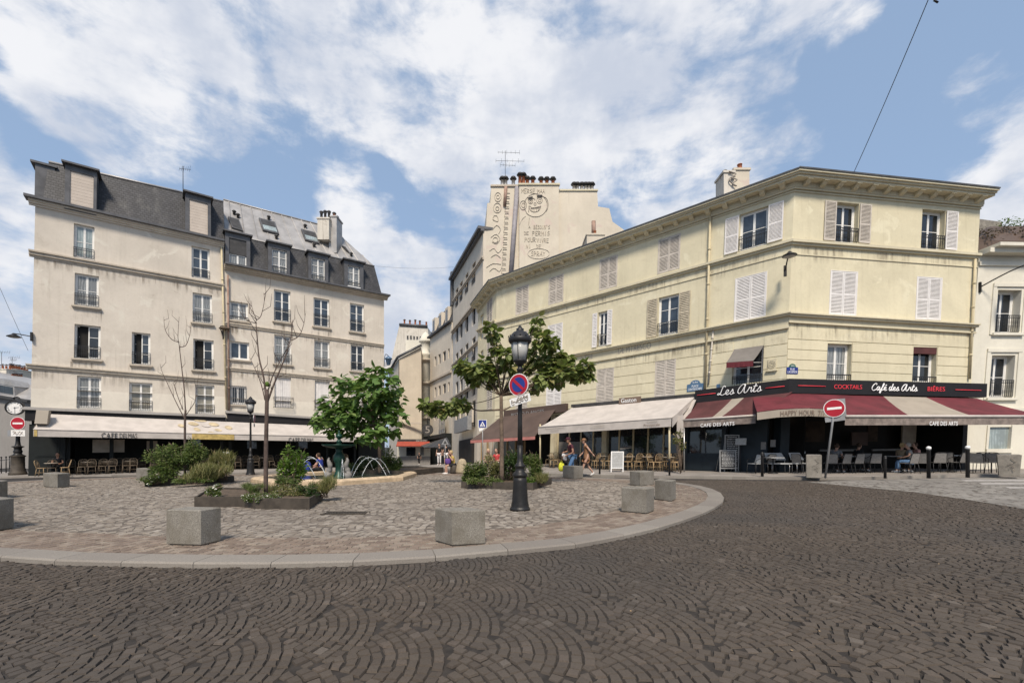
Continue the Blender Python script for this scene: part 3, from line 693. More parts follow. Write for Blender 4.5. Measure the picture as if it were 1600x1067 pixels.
# steep slate roof of the first house
def solid_roof(pts_front, back, name, m, root, th=None):
    """pts_front: loop of world points of the visible slope; the solid runs back by the vector"""
    P = [Vector(p) for p in pts_front]; B = [p+Vector(back) for p in P]; k = len(P); mb = MB()
    mb.add(P+B, [tuple(range(k)), tuple(range(2*k-1, k-1, -1))]+[(i, i+k, (i+1) % k+k, (i+1) % k) for i in range(k)])
    return mb.build(name, m, root)
inn = -F1.n
ra, rb = F1.P(66, 320, .02), F1.P(351, 383, .02); rc, rd_ = F1.P(349, 316, -.85), F1.P(76, 254, -.85)
solid_roof([ra, rb, rc, rd_], inn*5, 'roof', 'slate', b1)
q = MB(); q.tube([rd_+Vector((0, 0, .04)), rc+Vector((0, 0, .04))], .07, 6); q.build('ridge_tiles', 'zinc', b1)
def dormer(F, root, xo0, xo1, yt, yb, xi0, xi1, it, ib, d=.28, back=1.9, panel=None, wkw=None, slatem='zinc_dark'):
    s0, s1, t0, t1 = F.rect(xo0, xo1, yt, yb, d); a0, a1, c0, c1 = F.rect(xi0, xi1, it, ib, d)
    mb = F.mb()
    mb.fb(s0, a0, t0, t1, -back, d); mb.fb(a1, s1, t0, t1, -back, d); mb.fb(a0, a1, c1, t1, -back, d); mb.fb(a0, a1, t0, c0, -back, d)
    mb.fb(a0, a1, c0, c1, -back, d-.3)
    mb.fb(s0-.14, s1+.14, t1, t1+.10, -back, d+.22)
    o = mb.build('dormer', slatem, root)
    if panel:
        q = F.mb(); n = 12
        for i in range(n): z0, z1 = c0+(c1-c0)*i/n, c0+(c1-c0)*(i+1)/n; q.fb(a0, a1, z0+.004, z1-.004, d-.12, d-.055)
        q.fb(a0, a1, c0, c1, d-.16, d-.12); q.build('roller_blind', panel, o)
    else:
        k = dict(wkw or {}); rl = k.pop('roller', 0); rows = k.pop('rows', 3)
        q = F.mb(); f = .06; dd = d-.16; top = c1-rl
        for x0, x1, y0, y1 in [(a0, a0+f, c0, top), (a1-f, a1, c0, top), (a0, a1, c0, c0+f), (a0, a1, top-f, top), ((a0+a1)/2-.05, (a0+a1)/2+.05, c0, top)]+[(a0, a1, c0+(top-c0)*j/rows-.015, c0+(top-c0)*j/rows+.015) for j in range(1, rows)]:
            q.fb(x0, x1, y0, y1, dd, dd+.05)
        q.build('window_frame', 'white_paint', o)
        q = F.mb(); q.fb(a0, a1, c0, top, dd-.02, dd+.01); q.build('pane', k.get('pane', 'glass_curtain'), o)
        if rl: q = F.mb(); q.fb(a0, a1, top, c1, dd, dd+.1); q.build('roller_blind', 'dark_trim', o)
        q = F.mb(); q.fb(a0-.05, a1+.05, c0-.09, c0, d-.1, d+.08); q.build('sill', 'white_paint', o)
        if k.get('rail'): q = F.mb(); iron_rail(q, a0, a1, c0, c0+k['rail'], d+.02, fancy=False); q.build('railing', 'iron', o)
    return o
dormer(F1, b1, 101, 151, 262, 331, 109, 146, 271, 330, panel='blind_beige'); dormer(F1, b1, 289.5, 329.5, 306, 369, 295.5, 324.6, 315, 367.5, panel='blind_beige')
q = F1.mb(); s_, t_ = F1.px(66, 318, -.6); q.fb(s_-.35, s_+.5, t_, t_+2.3, -2.2, -.7); q.fb(s_-.55, s_+.6, t_+2.3, t_+2.42, -2.4, -.6); q.build('dormer', 'zinc_dark', b1)
downpipe(F1, b1, (346, 386), (354, 640), m='pipe_cream'); downpipe(F2, b2, (356, 430), (358, 650), m='rust_pipe', d=.16)
# second house: slate brisis, zinc upper slope, skylights, chimney
inn2 = -F2.n
e0, e1 = F2.P(352, 417, .02), F2.P(597, 462, .02); k0, k1 = F2.P(351, 366, -.6), F2.P(585, 417, -.6)
solid_roof([e0, e1, k1, k0], inn2*6, 'roof', 'slate', b2)
g0, g1 = F2.P(349, 313, -3.2), F2.P(520, 357.5, -3.2); gq = F2.P(583, 414, -.9)
solid_roof([k0+Vector((0, 0, .02)), k1+Vector((0, 0, .02)), gq, g1, g0], inn2*3, 'roof', 'zinc', b2)
q = MB()
for i in range(13):
    u = (i+.5)/13; A_ = k0.lerp(k1, u); B_ = g0.lerp(g1, min(1, u*1.18)) if u < .85 else g1.lerp(gq, (u-.85)/.15)
    up = Vector((0, 0, .05)); q.tube([A_+up, B_+up], .035, 4, smooth=False)
q.tube([k0+Vector((0, 0, .06)), k1+Vector((0, 0, .06))], .06, 6); q.tube([g0+Vector((0, 0, .06)), g1+Vector((0, 0, .06))], .06, 6)
q.build('roof_seams', 'zinc', b2)
def on_zinc(x, y):      # point of the upper slope under a pixel
    o = Vector((0, 0, CH)); d = Vector(((x-800)/FL, 1, (HY-y)/FL)); n = (k1-k0).cross(g0-k0).normalized()
    return o+d*((k0-o).dot(n)/d.dot(n)), n if n.y < 0 else -n
for x0, x1, y0, y1, sl in ((356, 378, 341, 361, 0), (404, 434, 343, 365, 1), (470, 497, 360, 380, 1), (534, 544, 386, 396, 0)):
    sk = 8
    c = [on_zinc(x0+sk*.0, y0)[0], on_zinc(x1-sk*.6, y0+(x1-x0)*.22)[0], on_zinc(x1+sk*.2, y1+(x1-x0)*.1)[0], on_zinc(x0+sk*.8, y1-3)[0]]
    n = on_zinc(x0, y0)[1]; q = MB(); up = n*.16
    q.hexa([c[3], c[2], c[1], c[0], c[3]+up, c[2]+up, c[1]+up, c[0]+up]); o = q.build('skylight', 'zinc_dark', b2)
    m_ = lambda i, j, u: c[i].lerp(c[j], u)
    cen = sum(c, Vector())/4
    pp = [cen+(p-cen)*.82+n*.165 for p in c]
    if sl: lo = [pp[0].lerp(pp[3], .55), pp[1].lerp(pp[2], .55), pp[2], pp[3]]; hi = [pp[0], pp[1], pp[1].lerp(pp[2], .5), pp[0].lerp(pp[3], .5)]
    else: lo, hi = None, pp
    q = MB(); q.add([p+n*.01 for p in hi], [(0, 1, 2, 3)]); q.build('blind', 'dark_trim', o)
    if lo: q = MB(); q.add([p+n*.01 for p in lo], [(0, 1, 2, 3)]); q.build('pane', 'glass_pale', o)
for x, y in ((366, 336), (372, 341), (420, 344), (432, 374), (477, 357), (491, 387), (549, 401)):
    p, n = on_zinc(x, y); q = MB(); q.lathe([(.09, 0), (.09, .22), (.16, .24), (.10, .34), (.02, .36)], p, 8); q.build('roof_vent', 'dark_trim', b2)
for a in ((352, 391, 366, 417, 358, 385, 374, 416, dict(roller=1.1, rows=1)), (419, 453, 382, 430, 425, 448, 390, 427, dict(rail=.45)), (482, 513, 397, 444, 487, 507.6, 404, 438, dict(rail=.35)), (538, 568, 409, 453, 544, 562, 416, 448, dict(rail=.35))):
    dormer(F2, b2, *a[:8], wkw=a[8], d=.16)
def stack(root, px0, px1, yt, yb, Y, dy=1.0, m='stained_white', n=4, name='chimney', rot=0.0, pm='terracotta', ph=.5, capm='zinc_dark', caps=True, pr=.12):
    a, b = at(px0, yt, Y), at(px1, yt, Y); zb = at(px0, yb, Y).z; zt = a.z
    u = Vector((math.cos(rot), math.sin(rot), 0)); v = Vector((-u.y, u.x, 0)); w_ = (b.x-a.x)
    mb = MB(); P = lambda x, y, z: Vector((a.x, Y, 0))+u*x+v*y+Vector((0, 0, z))
    bx = lambda x0, x1, y0, y1, z0, z1: mb.hexa([P(x0, y0, z0), P(x1, y0, z0), P(x1, y1, z0), P(x0, y1, z0), P(x0, y0, z1), P(x1, y0, z1), P(x1, y1, z1), P(x0, y1, z1)])
    bx(0, w_, 0, dy, zb, zt-.12); bx(-.06, w_+.06, -.06, dy+.06, zt-.12, zt)
    o = mb.build(name, m, root)
    if n:
        pm_, cm = MB(), MB(); long = w_ >= dy
        step = (u*(w_/(n))) if long else (v*(dy/n))
        pots(pm_, P(w_/(2*n) if long else w_/2, dy/2 if long else dy/(2*n), zt), n, step, ph, pr, cm if caps else None)
        pm_.build('chimney_pot', pm, o)
        if caps and cm.v: cm.build('pot_cowl', capm, o)
    return o
stack(b2, 496, 514, 340, 374, 36.5, dy=.8, n=3, pm='dark_trim', ph=.55); stack(b2, 514, 526, 337, 395, 36.9, dy=1.2, m='zinc', n=2, pm='terracotta', ph=.25)
# ---- cafe front under both houses
ft = [(41, 637), (600, 661)]
for F, root, xr, sh in ((F1, b1, (60, 340), SH1), (F2, b2, (365, 590), SH2)):
    first = F is F1
    f0, f1 = (F.px(46, 637.5, .3), F.px(352, 650, .3)) if first else (F.px(354, 643, .3), F.px(599, 660, .3))
    tl = f0[1]; tr = f1[1]; q = F.mb(); sA = -.25 if first else 0.02
    q.hexa([(sA, tl-.1, .55), (F.L, tr-.1, .55), (F.L, tr-.1, -.02), (sA, tl-.1, -.02), (sA, tl+.02, .5), (F.L, tr+.02, .5), (F.L, tr+.1, -.02), (sA, tl+.1, -.02)])
    q.build('lead_flashing', 'grey_render', root)
    q = F.mb(); q.hexa([(sA+.1, tl-.72, .42), (F.L, tr-.72, .42), (F.L, tr-.72, -.3), (sA+.1, tl-.72, -.3), (sA+.1, tl-.102, .42), (F.L, tr-.102, .42), (F.L, tr-.102, -.3), (sA+.1, tl-.102, -.3)])
    q.build('fascia', 'fascia_black', root)
    sh_ = min(tl, tr)-.7
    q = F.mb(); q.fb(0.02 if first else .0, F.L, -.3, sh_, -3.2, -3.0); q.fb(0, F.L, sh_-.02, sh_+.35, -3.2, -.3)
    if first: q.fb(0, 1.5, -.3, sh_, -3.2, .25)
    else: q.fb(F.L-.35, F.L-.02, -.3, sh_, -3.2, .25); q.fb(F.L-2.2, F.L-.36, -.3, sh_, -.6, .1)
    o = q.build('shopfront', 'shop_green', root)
    q = F.mb(); q.fb(.1, F.L-.1, -.2, .55, -2.98, -2.6); q.build('bar_base', 'interior_warm', o)
    n = 5
    for i in range(n):
        x = (1.6 if first else .3)+(F.L-(1.8 if first else 2.8))*i/(n-1)
        q = F.mb(); q.fb(x-.09, x+.09, -.25, sh_, -.1, .1); q.build('column', 'shop_green', o)
    for i in range(6):
        x = (1.9 if first else .8)+1.35*i; q = MB(); q.ball(F.map(x, sh_-.25-.12*(i % 2), -.7), .035, 6, 5); q.build('ceiling_bulb', 'bulb', o)
    # reflections of the houses opposite painted as pale panels, blue glass, small lamps
    for x, w_, z, hh, m_ in ((2.6, 1.5, 1.35, .8, 'glass_sand'), (5.2, .55, 1.5, .55, 'glass_sand'), (7.6, .5, 1.5, .7, 'glass_blue')) if first else ((1.4, .6, 1.5, .8, 'glass_blue'), (4.6, .9, 1.5, .6, 'glass_blue')):
        q = F.mb(); q.fb(x, x+w_, z, z+hh, -.5, -.46); q.build('reflection_panel', 'table_top' if m_ == 'glass_sand' else m_, o)
if True:
    F = F1; q = F.mb()
    for z0, z1 in ((.1, 1.0), (1.15, 2.2), (2.35, 3.1)):
        q.fb(.25, 1.25, z0, z1, .25, .27); q.fb(.35, 1.15, z0+.08, z1-.08, .27, .285)
    q.build('panelling', 'shop_green', b1)
def join_px(F, x, y, d): return F.P(x, y, d)
# one long cloth awning spans both fronts
FW = Facade(lp(0), lp(21), (52, 318), (600, 466))
aw = thing('awning', 'long white cafe awning with pale leaf print and gold strip across both cream houses', 'awning', (*lp(10), gz(*lp(10))))
o = awning(FW, aw, (60, 646), (592, 669), (52, 671), (586.5, 684), .44, 2.2, ['awning_white'], valance=.36, vm='awning_white', name='cloth', bar=.035)
va, vb = FW.px(52, 671, 2.2), FW.px(586.5, 684, 2.2)
vt = lambda s_: va[1]+(vb[1]-va[1])*(s_-va[0])/(vb[0]-va[0])
q = FW.mb(); s_ = va[0]
q.add([(s_-.02, vt(s_)-.36, 2.21), (s_-.02, vt(s_)+.02, 2.21), (s_-.02, vt(s_)+1.0, .45), (s_-.02, vt(s_)+.4, .45)], [(0, 1, 2, 3)]); s_ = vb[0]
q.add([(s_+.02, vt(s_)-.36, 2.21), (s_+.02, vt(s_)+.02, 2.21), (s_+.02, vt(s_)+1.0, .45), (s_+.02, vt(s_)+.4, .45)], [(0, 1, 2, 3)]); q.build('side_flap', 'awning_cream', aw)
q = FW.mb(); a0, a1 = FW.px(52, 675, 2.2)[0], FW.px(72, 675, 2.2)[0]; q.hexa([(a0, vt(a0)+.32, 2.0), (a1, vt(a1)+.32, 2.0), (a1, vt(a1)+.32, 1.2), (a0, vt(a0)+.32, 1.2), (a0, vt(a0)+1.05, 1.6), (a1, vt(a1)+1.05, 1.6), (a1, vt(a1)+1.05, 1.0), (a0, vt(a0)+1.05, 1.0)]); q.build('awning_box', 'awning_cream', aw)
for x0, x1, m_ in ((53, 58, 'gold'), (300, 366, 'gold')):
    q = FW.mb(); a0, a1 = FW.px(x0, 678, 2.2)[0], FW.px(x1, 682, 2.2)[0]
    q.fb(a0, a1, vt((a0+a1)/2)-.355, vt((a0+a1)/2)-.01, 2.19, 2.215); q.build('gold_strip', m_, aw)
def cloth_pt(F, x, y, tl, tr, fl, fr, d0, d1, up=.015):
    # point of the awning cloth under a pixel
    A, B, C = F.P(*tl, d0), F.P(*tr, d0), F.P(*fl, d1); n = (B-A).cross(C-A).normalized()
    if n.z < 0: n = -n
    o = Vector((0, 0, CH)); d = Vector(((x-800)/FL, 1, (HY-y)/FL)); return o+d*((A-o).dot(n)/d.dot(n))+n*up
for (cx, cy, w_, h_) in ((283, 665, 9, 4), (302, 662, 14, 4.5), (313, 657.5, 17, 2.5), (334, 663, 14, 4.5), (357, 668, 10, 4.5), (308, 671, 9, 4.5), (341, 672, 10, 3), (330, 675.5, 9, 2), (322, 665, 12, 3.5)):
    q = MB(); pts = [cloth_pt(FW, cx+w_*.62*math.cos(a)*(1 if abs(math.cos(a)) > .9 else .9), cy+h_*.62*math.sin(a)+.25*h_*math.cos(a), (60, 646), (592, 669), (52, 671), (586.5, 684), .44, 2.2) for a in [k*math.pi/6 for k in range(12)]]
    q.add(pts, [tuple(range(12))]); q.build('leaf_print', 'beige_print' if cx != 322 else 'awning_white', aw)
for x0, x1, yt, yb in ((158.5, 214, 676.5, 684.5), (451, 489.5, 684, 690.5)):
    r = list(FW.rect(x0, x1, yt, yb, 2.23)); q = FW.mb(); w_ = r[1]-r[0]
    FW.letters(q, 'CAFE', (r[0], r[0]+w_*.44, r[2], r[3]), 2.232, spacing=1.1); FW.letters(q, 'DELMAS', (r[0]+w_*.5, r[1], r[2], r[3]), 2.232, offset=-.01)
    q.build('lettering', 'letter_black', aw)
# thin posts of the awning arms
# ================================================================== RIGHT: yellow corner building
CC = (12.84, 21.3)
AE = (CC[0]-.7265*19.6, CC[1]+.687*19.6); BE = (22.6, 22.25); XE = (-3.0, 38.3)
FA = Facade(AE, CC, (776, 453.7), (1241, 298)); FB = Facade(CC, BE, (1241, 298), (1531.5, 326)); FX = Facade(XE, AE, (747, 489), (776, 453.7))
yb = thing('corner_building', 'pale yellow corner building with bracketed cornice, white louvred shutters and two cafes below', 'building', (*CC, gz(*CC)))
ZS = FA.px(1000, 655)[1]     # shop top on the long side
WA = [(1155.5, 1199, 329, 387, dict(pane='glass_blue', rail=.75, shut='open', rows=2)), (1029, 1062, 371, 424, dict(shut='closed', sm='shutter_grey', pitch=.075)),
 (937.5, 964, 403, 451, dict(shut='closed', sm='shutter_grey', pitch=.08)), (858, 880, 432, 474, dict(shut='closed', sm='shutter_grey', pitch=.1)), (806.5, 825.5, 448, 490, dict(shut='closed', sm='shutter_grey', pitch=.11)),
 (1149, 1196.5, 431, 499, dict(shut='closed', sm='shutter_white', pitch=.075)), (1028, 1060, 462, 523, dict(pane='glass_blue', rail=.75, shut='open', sm='shutter_tan', pitch=.09)), (934, 948.5, 487, 541, dict(pane='glass_dark', rail=.8, shut='open', sm='shutter_white', pitch=.09)),
 (856.5, 878.5, 507, 551, dict(shut='closed', sm='shutter_white', pitch=.09)), (806, 824, 519, 560, dict(shut='closed', sm='shutter_grey', pitch=.1)),
 (1145, 1192, 543, 604, dict(pane='glass_dark', rail=.6, rows=2)), (1024, 1055, 562, 619, dict(shut='closed', sm='shutter_grey', pitch=.085)), (932.5, 958.5, 576, 630, dict(shut='closed', sm='shutter_grey', pitch=.085)), (854, 877, 590, 637, dict(shut='closed', sm='shutter_white', pitch=.09)), (806, 824, 600, 642, dict(shut='closed', sm='shutter_grey', pitch=.1))]
WB = [(1306, 1341, 317, 379, dict(pane='glass_dark', rail=.7, shut='open', rows=2, sm='shutter_grey', rd=.3)), (1440, 1476, 328, 389.5, dict(pane='glass_dark', rail=.7, shut='right', rows=2, rd=.3)),
 (1297, 1338, 424.5, 493, dict(shut='closed', sm='shutter_white')), (1432, 1470, 434, 500, dict(shut='closed', sm='shutter_white')),
 (1292, 1330, 537, 596, dict(pane='glass_curtain', rail=.35, rd=.3, rows=2)), (1426, 1463, 542.5, 599, dict(pane='glass_dark', rail=.35, rd=.3, rows=2))]
WX = [(761, 769, 468, 512, dict(shut='closed', sm='shutter_grey', pitch=.14)), (761, 769, 530, 570, dict(shut='closed', sm='shutter_grey', pitch=.14)), (761, 769, 597, 640, dict(shut='closed', sm='shutter_grey', pitch=.14)), (750.5, 755, 492, 530, dict(pane='glass_dark', rows=2)), (750.5, 755, 548, 585, dict(pane='glass_dark', rows=2))]
hA = house_windows(FA, yb, WA, pitch=.062, sillm='yellow_moulding'); hB = house_windows(FB, yb, WB, sillm='yellow_moulding'); hX = house_windows(FX, yb, WX)
ZB = FB.px(1380, 612)[1]; ZA = FA.px(1000, 640)[1]; ZA = min(ZA, FA.px(1150, 612)[1])
wall(FA, yb, 'yellow_render', hA, t0=ZA, depth=6); wall(FB, yb, 'yellow_render', hB, t0=ZB, depth=6); wall(FX, yb, 'yellow_render', hX, t0=3.2, depth=4)
# cornice with brackets, string courses: mitred at the corner
def bracketed(F, root, k0, k1, s0=0, s1=None, br=.85, left=0):
    s1 = F.L if s1 is None else s1; H = F.H; t = H
    mb = F.mb()
    for a, b, d in ((-.06, -.0, .06), (.04, .12, .13), (.34, .44, .56), (.44, .52, .64), (.52, .60, .72)):
        mb.fb(s0, s1, t+a, t+b, -.3, d, k0, k1)
    mb.fb(s0, s1, t+.12, t+.34, -.3, .16, k0, k1); mb.fb(s0, s1, t+.0, t+.04, -.3, .03, k0, k1)
    o = mb.build('cornice', 'yellow_moulding', root)
    n = round((s1-s0)/br)
    for i in range(n):
        q = F.mb(); x = s0+(s1-s0)*(i+.5)/n
        q.hexa([(x-.11, t+.20, .34), (x+.11, t+.20, .34), (x+.11, t+.14, .15), (x-.11, t+.14, .15), (x-.11, t+.339, .52), (x+.11, t+.339, .52), (x+.11, t+.339, .15), (x-.11, t+.339, .15)])
        q.fb(x-.13, x+.13, t+.30, t+.338, .15, .54); q.build('bracket', 'yellow_moulding', o)
    q = F.mb(); q.fb(s0, s1, t+.602, t+.66, -5.5, .76, k0, k1); q.build('roof_edge', 'zinc_dark', root)
km = math.tan((math.pi-math.acos(FA.u.dot(-FB.u)))/2); kx = math.tan(math.acos(max(-1, min(1, FX.u.dot(FA.u))))/2)
bracketed(FA, yb, -kx, km); bracketed(FB, yb, -km, .15, s1=FB.L); bracketed(FX, yb, 0, kx)
q = MB(); q.quad(FA.map(0, FA.H+.665, .76), FA.map(FA.L, FA.H+.665, .76), FA.map(FA.L, FA.H+1.0, -5.5), FA.map(0, FA.H+1.0, -5.5)); q.quad(FB.map(0, FB.H+.665, .76), FB.map(FB.L, FB.H+.665, .76), FB.map(FB.L, FB.H+1.0, -5.5), FB.map(0, FB.H+1.0, -5.5)); q.build('roof', 'zinc_dark', yb)
def pcm(F, root, p0, p1, prof, m='yellow_moulding', **k): return pc(F, root, p0, p1, prof, m, **k)
pcm(FA, yb, (900, 469), (1236, 375.5), [(0, .12, .2), (.12, .1, .11), (.62, .04, .04)], k0=-kx, k1=km)
pcm(FB, yb, (1240, 376), (1527, 398), [(0, .12, .2), (.12, .1, .11), (.62, .04, .04)], k0=-km)
pcm(FA, yb, (917.5, 550), (1100, 514.6), [(0, .06, .30), (.06, .09, .22), (.15, .5, .05), (.65, .09, .13)], k0=-kx, k1=km)
pcm(FB, yb, (1240, 490.5), (1519, 508), [(0, .06, .30), (.06, .09, .22), (.15, .22, .07), (.37, .07, .12)], k0=-km)
pcm(FX, yb, (748, 515), (776, 499), [(0, .12, .2), (.12, .1, .11)], k1=kx); pcm(FX, yb, (748, 592), (776, 577), [(0, .12, .24), (.12, .35, .06)], k1=kx)
# sunk joints of the first floor: flat bands laid on the wall between the grooves
def bands(F, root, holes, lines, sA, sB, m='yellow_render'):
    mb = F.mb()
    for (a0, a1), (b0, b1) in zip(lines, lines[1:]):      # each line: heights at s=0 and s=L
        g = .018
        ys = lambda s_: (a0+(a1-a0)*s_/F.L+g, b0+(b1-b0)*s_/F.L-g)
        cuts = sorted([(h[0]-.02, h[1]+.02) for h in holes if h[2] < min(b0, b1)-.05 and h[3] > max(a0, a1)+.05])
        x = sA
        for c0, c1 in cuts+[(sB, sB)]:
            if c0-x > .05:
                l0, u0 = ys(x); l1, u1 = ys(c0)
                mb.hexa([(x, l0, .025), (c0, l1, .025), (c0, l1, -.01), (x, l0, -.01), (x, u0, .025), (c0, u1, .025), (c0, u1, -.01), (x, u0, -.01)])
            x = max(x, c1)
    return mb.build('rusticated_bands', m, root)
def lines_px(F, L):
    out = []
    for p0, p1 in L:
        (s0, t0), (s1, t1) = F.px(*p0), F.px(*p1); k = (t1-t0)/(s1-s0); out.append((t0-k*s0, t0+k*(F.L-s0)))
    return out
LnA = lines_px(FA, [((940, 634), (1220, 606)), ((940, 622), (1220, 592.5)), ((940, 607), (1220, 574.5)), ((940, 592), (1220, 556.5)), ((940, 577), (1220, 538)), ((940, 566), (1220, 521))])
LnB = lines_px(FB, [((1240, 592.5), (1510, 601.5)), ((1240, 578), (1510, 588)), ((1240, 562), (1510, 573)), ((1240, 546), (1510, 558.5)), ((1240, 530), (1510, 543.5)), ((1240, 510), (1510, 526.5))])
bands(FA, yb, hA, LnA, .05, FA.L-.0); bands(FB, yb, hB, LnB, 0, FB.L-.05)
downpipe(FA, yb, (1110, 335), (1101.5, 608)); downpipe(FB, yb, (1524, 405), (1515, 592), r=.05, m='pipe_cream')
downpipe(FA, yb, (1115, 510), (1107, 600), r=.045, d=.08, m='stained_white')
# little window awning
aA = awning(FA, yb, (1147, 546), (1193, 539.5), (1135, 566), (1177, 563), .06, .95, ['awning_grey'], valance=.28, vm='awning_red', name='window_awning')
for px_ in (1139, 1190):
    q = FA.mb(); a = FA.px(px_, 566, .06); b_ = FA.px(1135 if px_ < 1150 else 1177, 566, .95); q2 = MB(); q2.tube([FA.map(*a, .06), FA.map(*b_, .9)], .012, 5); q2.build('awning_arm', 'white_paint', aA)
q = FB.mb(); r = hB[5]; q.fb(r[0], r[1], r[3]-.32, r[3]-.02, -.14, -.02); q.build('folded_blind', 'awning_maroon', yb)
# relief plaque
pl = thing('relief_plaque', 'small carved stone plaque on yellow wall between awning window and corner', 'plaque', FA.P(1207, 571, .05))
q = FA.mb(); r = FA.rect(1200, 1213, 561, 578); q.fb(r[0], r[1], r[2], r[3], 0, .06); q.fb(r[0]-.05, r[1]+.06, r[2]-.07, r[2], 0, .14); q.build('slab', 'yellow_moulding', pl)
q = FA.mb(); cx, cy = (r[0]+r[1])/2, (r[2]+r[3])/2
for k in range(3):
    rr = (r[1]-r[0])*(.12+.13*k)
    for j in range(12):
        a0, a1 = j*math.pi/6, (j+.8)*math.pi/6
        q.hexa([(cx+rr*math.cos(a), cy+rr*1.2*math.sin(a), d) for d in (.06, .085) for a in (a0, a1)]+[(cx+(rr+.035)*math.cos(a), cy+(rr+.035)*1.2*math.sin(a), d) for d in (.06, .085) for a in (a0, a1)])
q.build('carving', 'yellow_moulding', pl)
# street name plates
def plate(F, px0, px1, yt, yb_, label, l1, l2, l3, m='sign_blue', d=.05):
    r = F.rect(px0, px1, yt, yb_, d); h = r[3]-r[2]; w_ = r[1]-r[0]; cx = (r[0]+r[1])/2
    t = thing('street_name_plate', label, 'street sign', F.map(cx, r[2], d))
    q = F.mb(); q.fb(r[0], r[1], r[2], r[2]+h*.64, 0, d); q.build('name_panel', m, t)
    q = F.mb(); n = 12; pts = [(r[0]+w_*.02, r[2]+h*.64), (r[0]+w_*.16, r[2]+h*.66)]+[(cx-w_*.28*math.cos(k*math.pi/8), r[2]+h*.74+h*.25*math.sin(k*math.pi/8)) for k in range(9)]+[(r[1]-w_*.16, r[2]+h*.66), (r[1]-w_*.02, r[2]+h*.64)]
    k = len(pts); q.add([(a, b, d) for a, b in pts]+[(a, b, 0) for a, b in pts], [tuple(range(k-1, -1, -1)), tuple(range(k, 2*k))]+[(i, (i+1) % k, (i+1) % k+k, i+k) for i in range(k)]); q.build('arched_top', 'sign_green' if m == 'sign_blue' else m, t)
    q = F.mb()
    F.letters(q, l1, (cx-w_*.16, cx+w_*.16, r[2]+h*.72, r[2]+h*.88), d+.006); F.letters(q, l2, (cx-w_*.2, cx+w_*.2, r[2]+h*.36, r[2]+h*.55), d+.006); F.letters(q, l3, (cx-w_*.42, cx+w_*.42, r[2]+h*.09, r[2]+h*.29), d+.006)
    q.build('lettering', 'letter_white', t)
plate(FB, 1229.5, 1247, 568, 584, 'bright blue street name plate with green arched top beside the yellow corner edge', '5e Arrt', 'RUE', 'LACEPEDE')
plate(FA, 1073.5, 1099, 593.5, 611, 'faded slate blue street name plate left of the downpipe above the white awning', '5e Arrt', 'PLACE', 'CONTRESCARPE', m='sign_slate')
q = FA.mb(); r = FA.rect(1119.5, 1125, 600, 607, .04); q.fb(*r, 0, .04); q.build('house_number_plate', 'sign_slate', label='tiny dark house number plate just above the left end of the black fascia', cat='house number')
# old carved lettering on the wide band
for txt, x0, x1, y0, y1 in (('DE PITRESCO', 966, 1017, 537, 550), ('TRE', 913, 926, 553, 562)):
    r = FA.rect(x0, x1, y0, y1, .05); q = FA.mb(); sl_ = 0
    FA.letters(q, txt, (r[0], r[1], r[2]+.05, r[3]-.05), .056); q.build('faded_lettering', 'letter_grey', yb)
# ---- street level of the corner building: recessed dark fronts
tA = ZA-.02; tB = ZB-.02
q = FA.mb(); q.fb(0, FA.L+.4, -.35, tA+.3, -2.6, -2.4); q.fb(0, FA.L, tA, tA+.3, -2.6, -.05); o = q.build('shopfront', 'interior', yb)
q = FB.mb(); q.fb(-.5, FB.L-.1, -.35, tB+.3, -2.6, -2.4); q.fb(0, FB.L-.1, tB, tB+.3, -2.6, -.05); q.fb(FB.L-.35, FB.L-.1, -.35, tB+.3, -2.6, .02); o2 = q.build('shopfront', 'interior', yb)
for s_ in (0.0, 5.5, 9.6): q = FA.mb(); q.fb(s_, s_+.35, -.35, tA, -.4, -.02); q.build('pier', 'yellow_moulding', yb)
q = FB.mb(); q.fb(-.15, .3, -.35, tB, -.5, .0); q.build('pier', 'shop_blue', yb)
for x, w_, z, hh, m_ in ((2.1, .7, 1.9, .45, 'mesh_pale'), (3.0, 1.1, 1.5, 1.1, 'interior_warm'), (6.6, .6, 1.5, 1.0, 'interior_warm'), (1.2, .5, 1.6, .35, 'awning_maroon')):
    q = FB.mb(); q.fb(x, x+w_, z, z+hh, -2.39, -2.35); q.build('wall_picture', m_, o2)
# glazed front of the white-awning restaurant
s0, s1 = FA.px(872, 700, -.3)[0], FA.px(1062, 700, -.3)[0]
q = FA.mb()
n = 9
for i in range(n+1): x = s0+(s1-s0)*i/n; q.fb(x-.05, x+.05, -.1, tA, -.35, -.25)
q.fb(s0, s1, -.2, .12, -.35, -.25); q.fb(s0, s1, tA-.9, tA-.82, -.352, -.248); gl = q.build('glazed_front', 'pipe_cream', yb)
q = FA.mb()
for i in range(n): x0, x1 = s0+(s1-s0)*i/n+.05, s0+(s1-s0)*(i+1)/n-.05; q.quad((x0, .12, -.3), (x1, .12, -.3), (x1, tA, -.3), (x0, tA, -.3))
q.build('pane', 'glass_dark', gl)
q = FA.mb(); a0 = FA.px(872, 700, -.3)[0]; q.fb(a0+.1, a0+1.9, .9, 1.7, -.29, -.27); q.build('menu_panel', 'mesh_grey', gl)
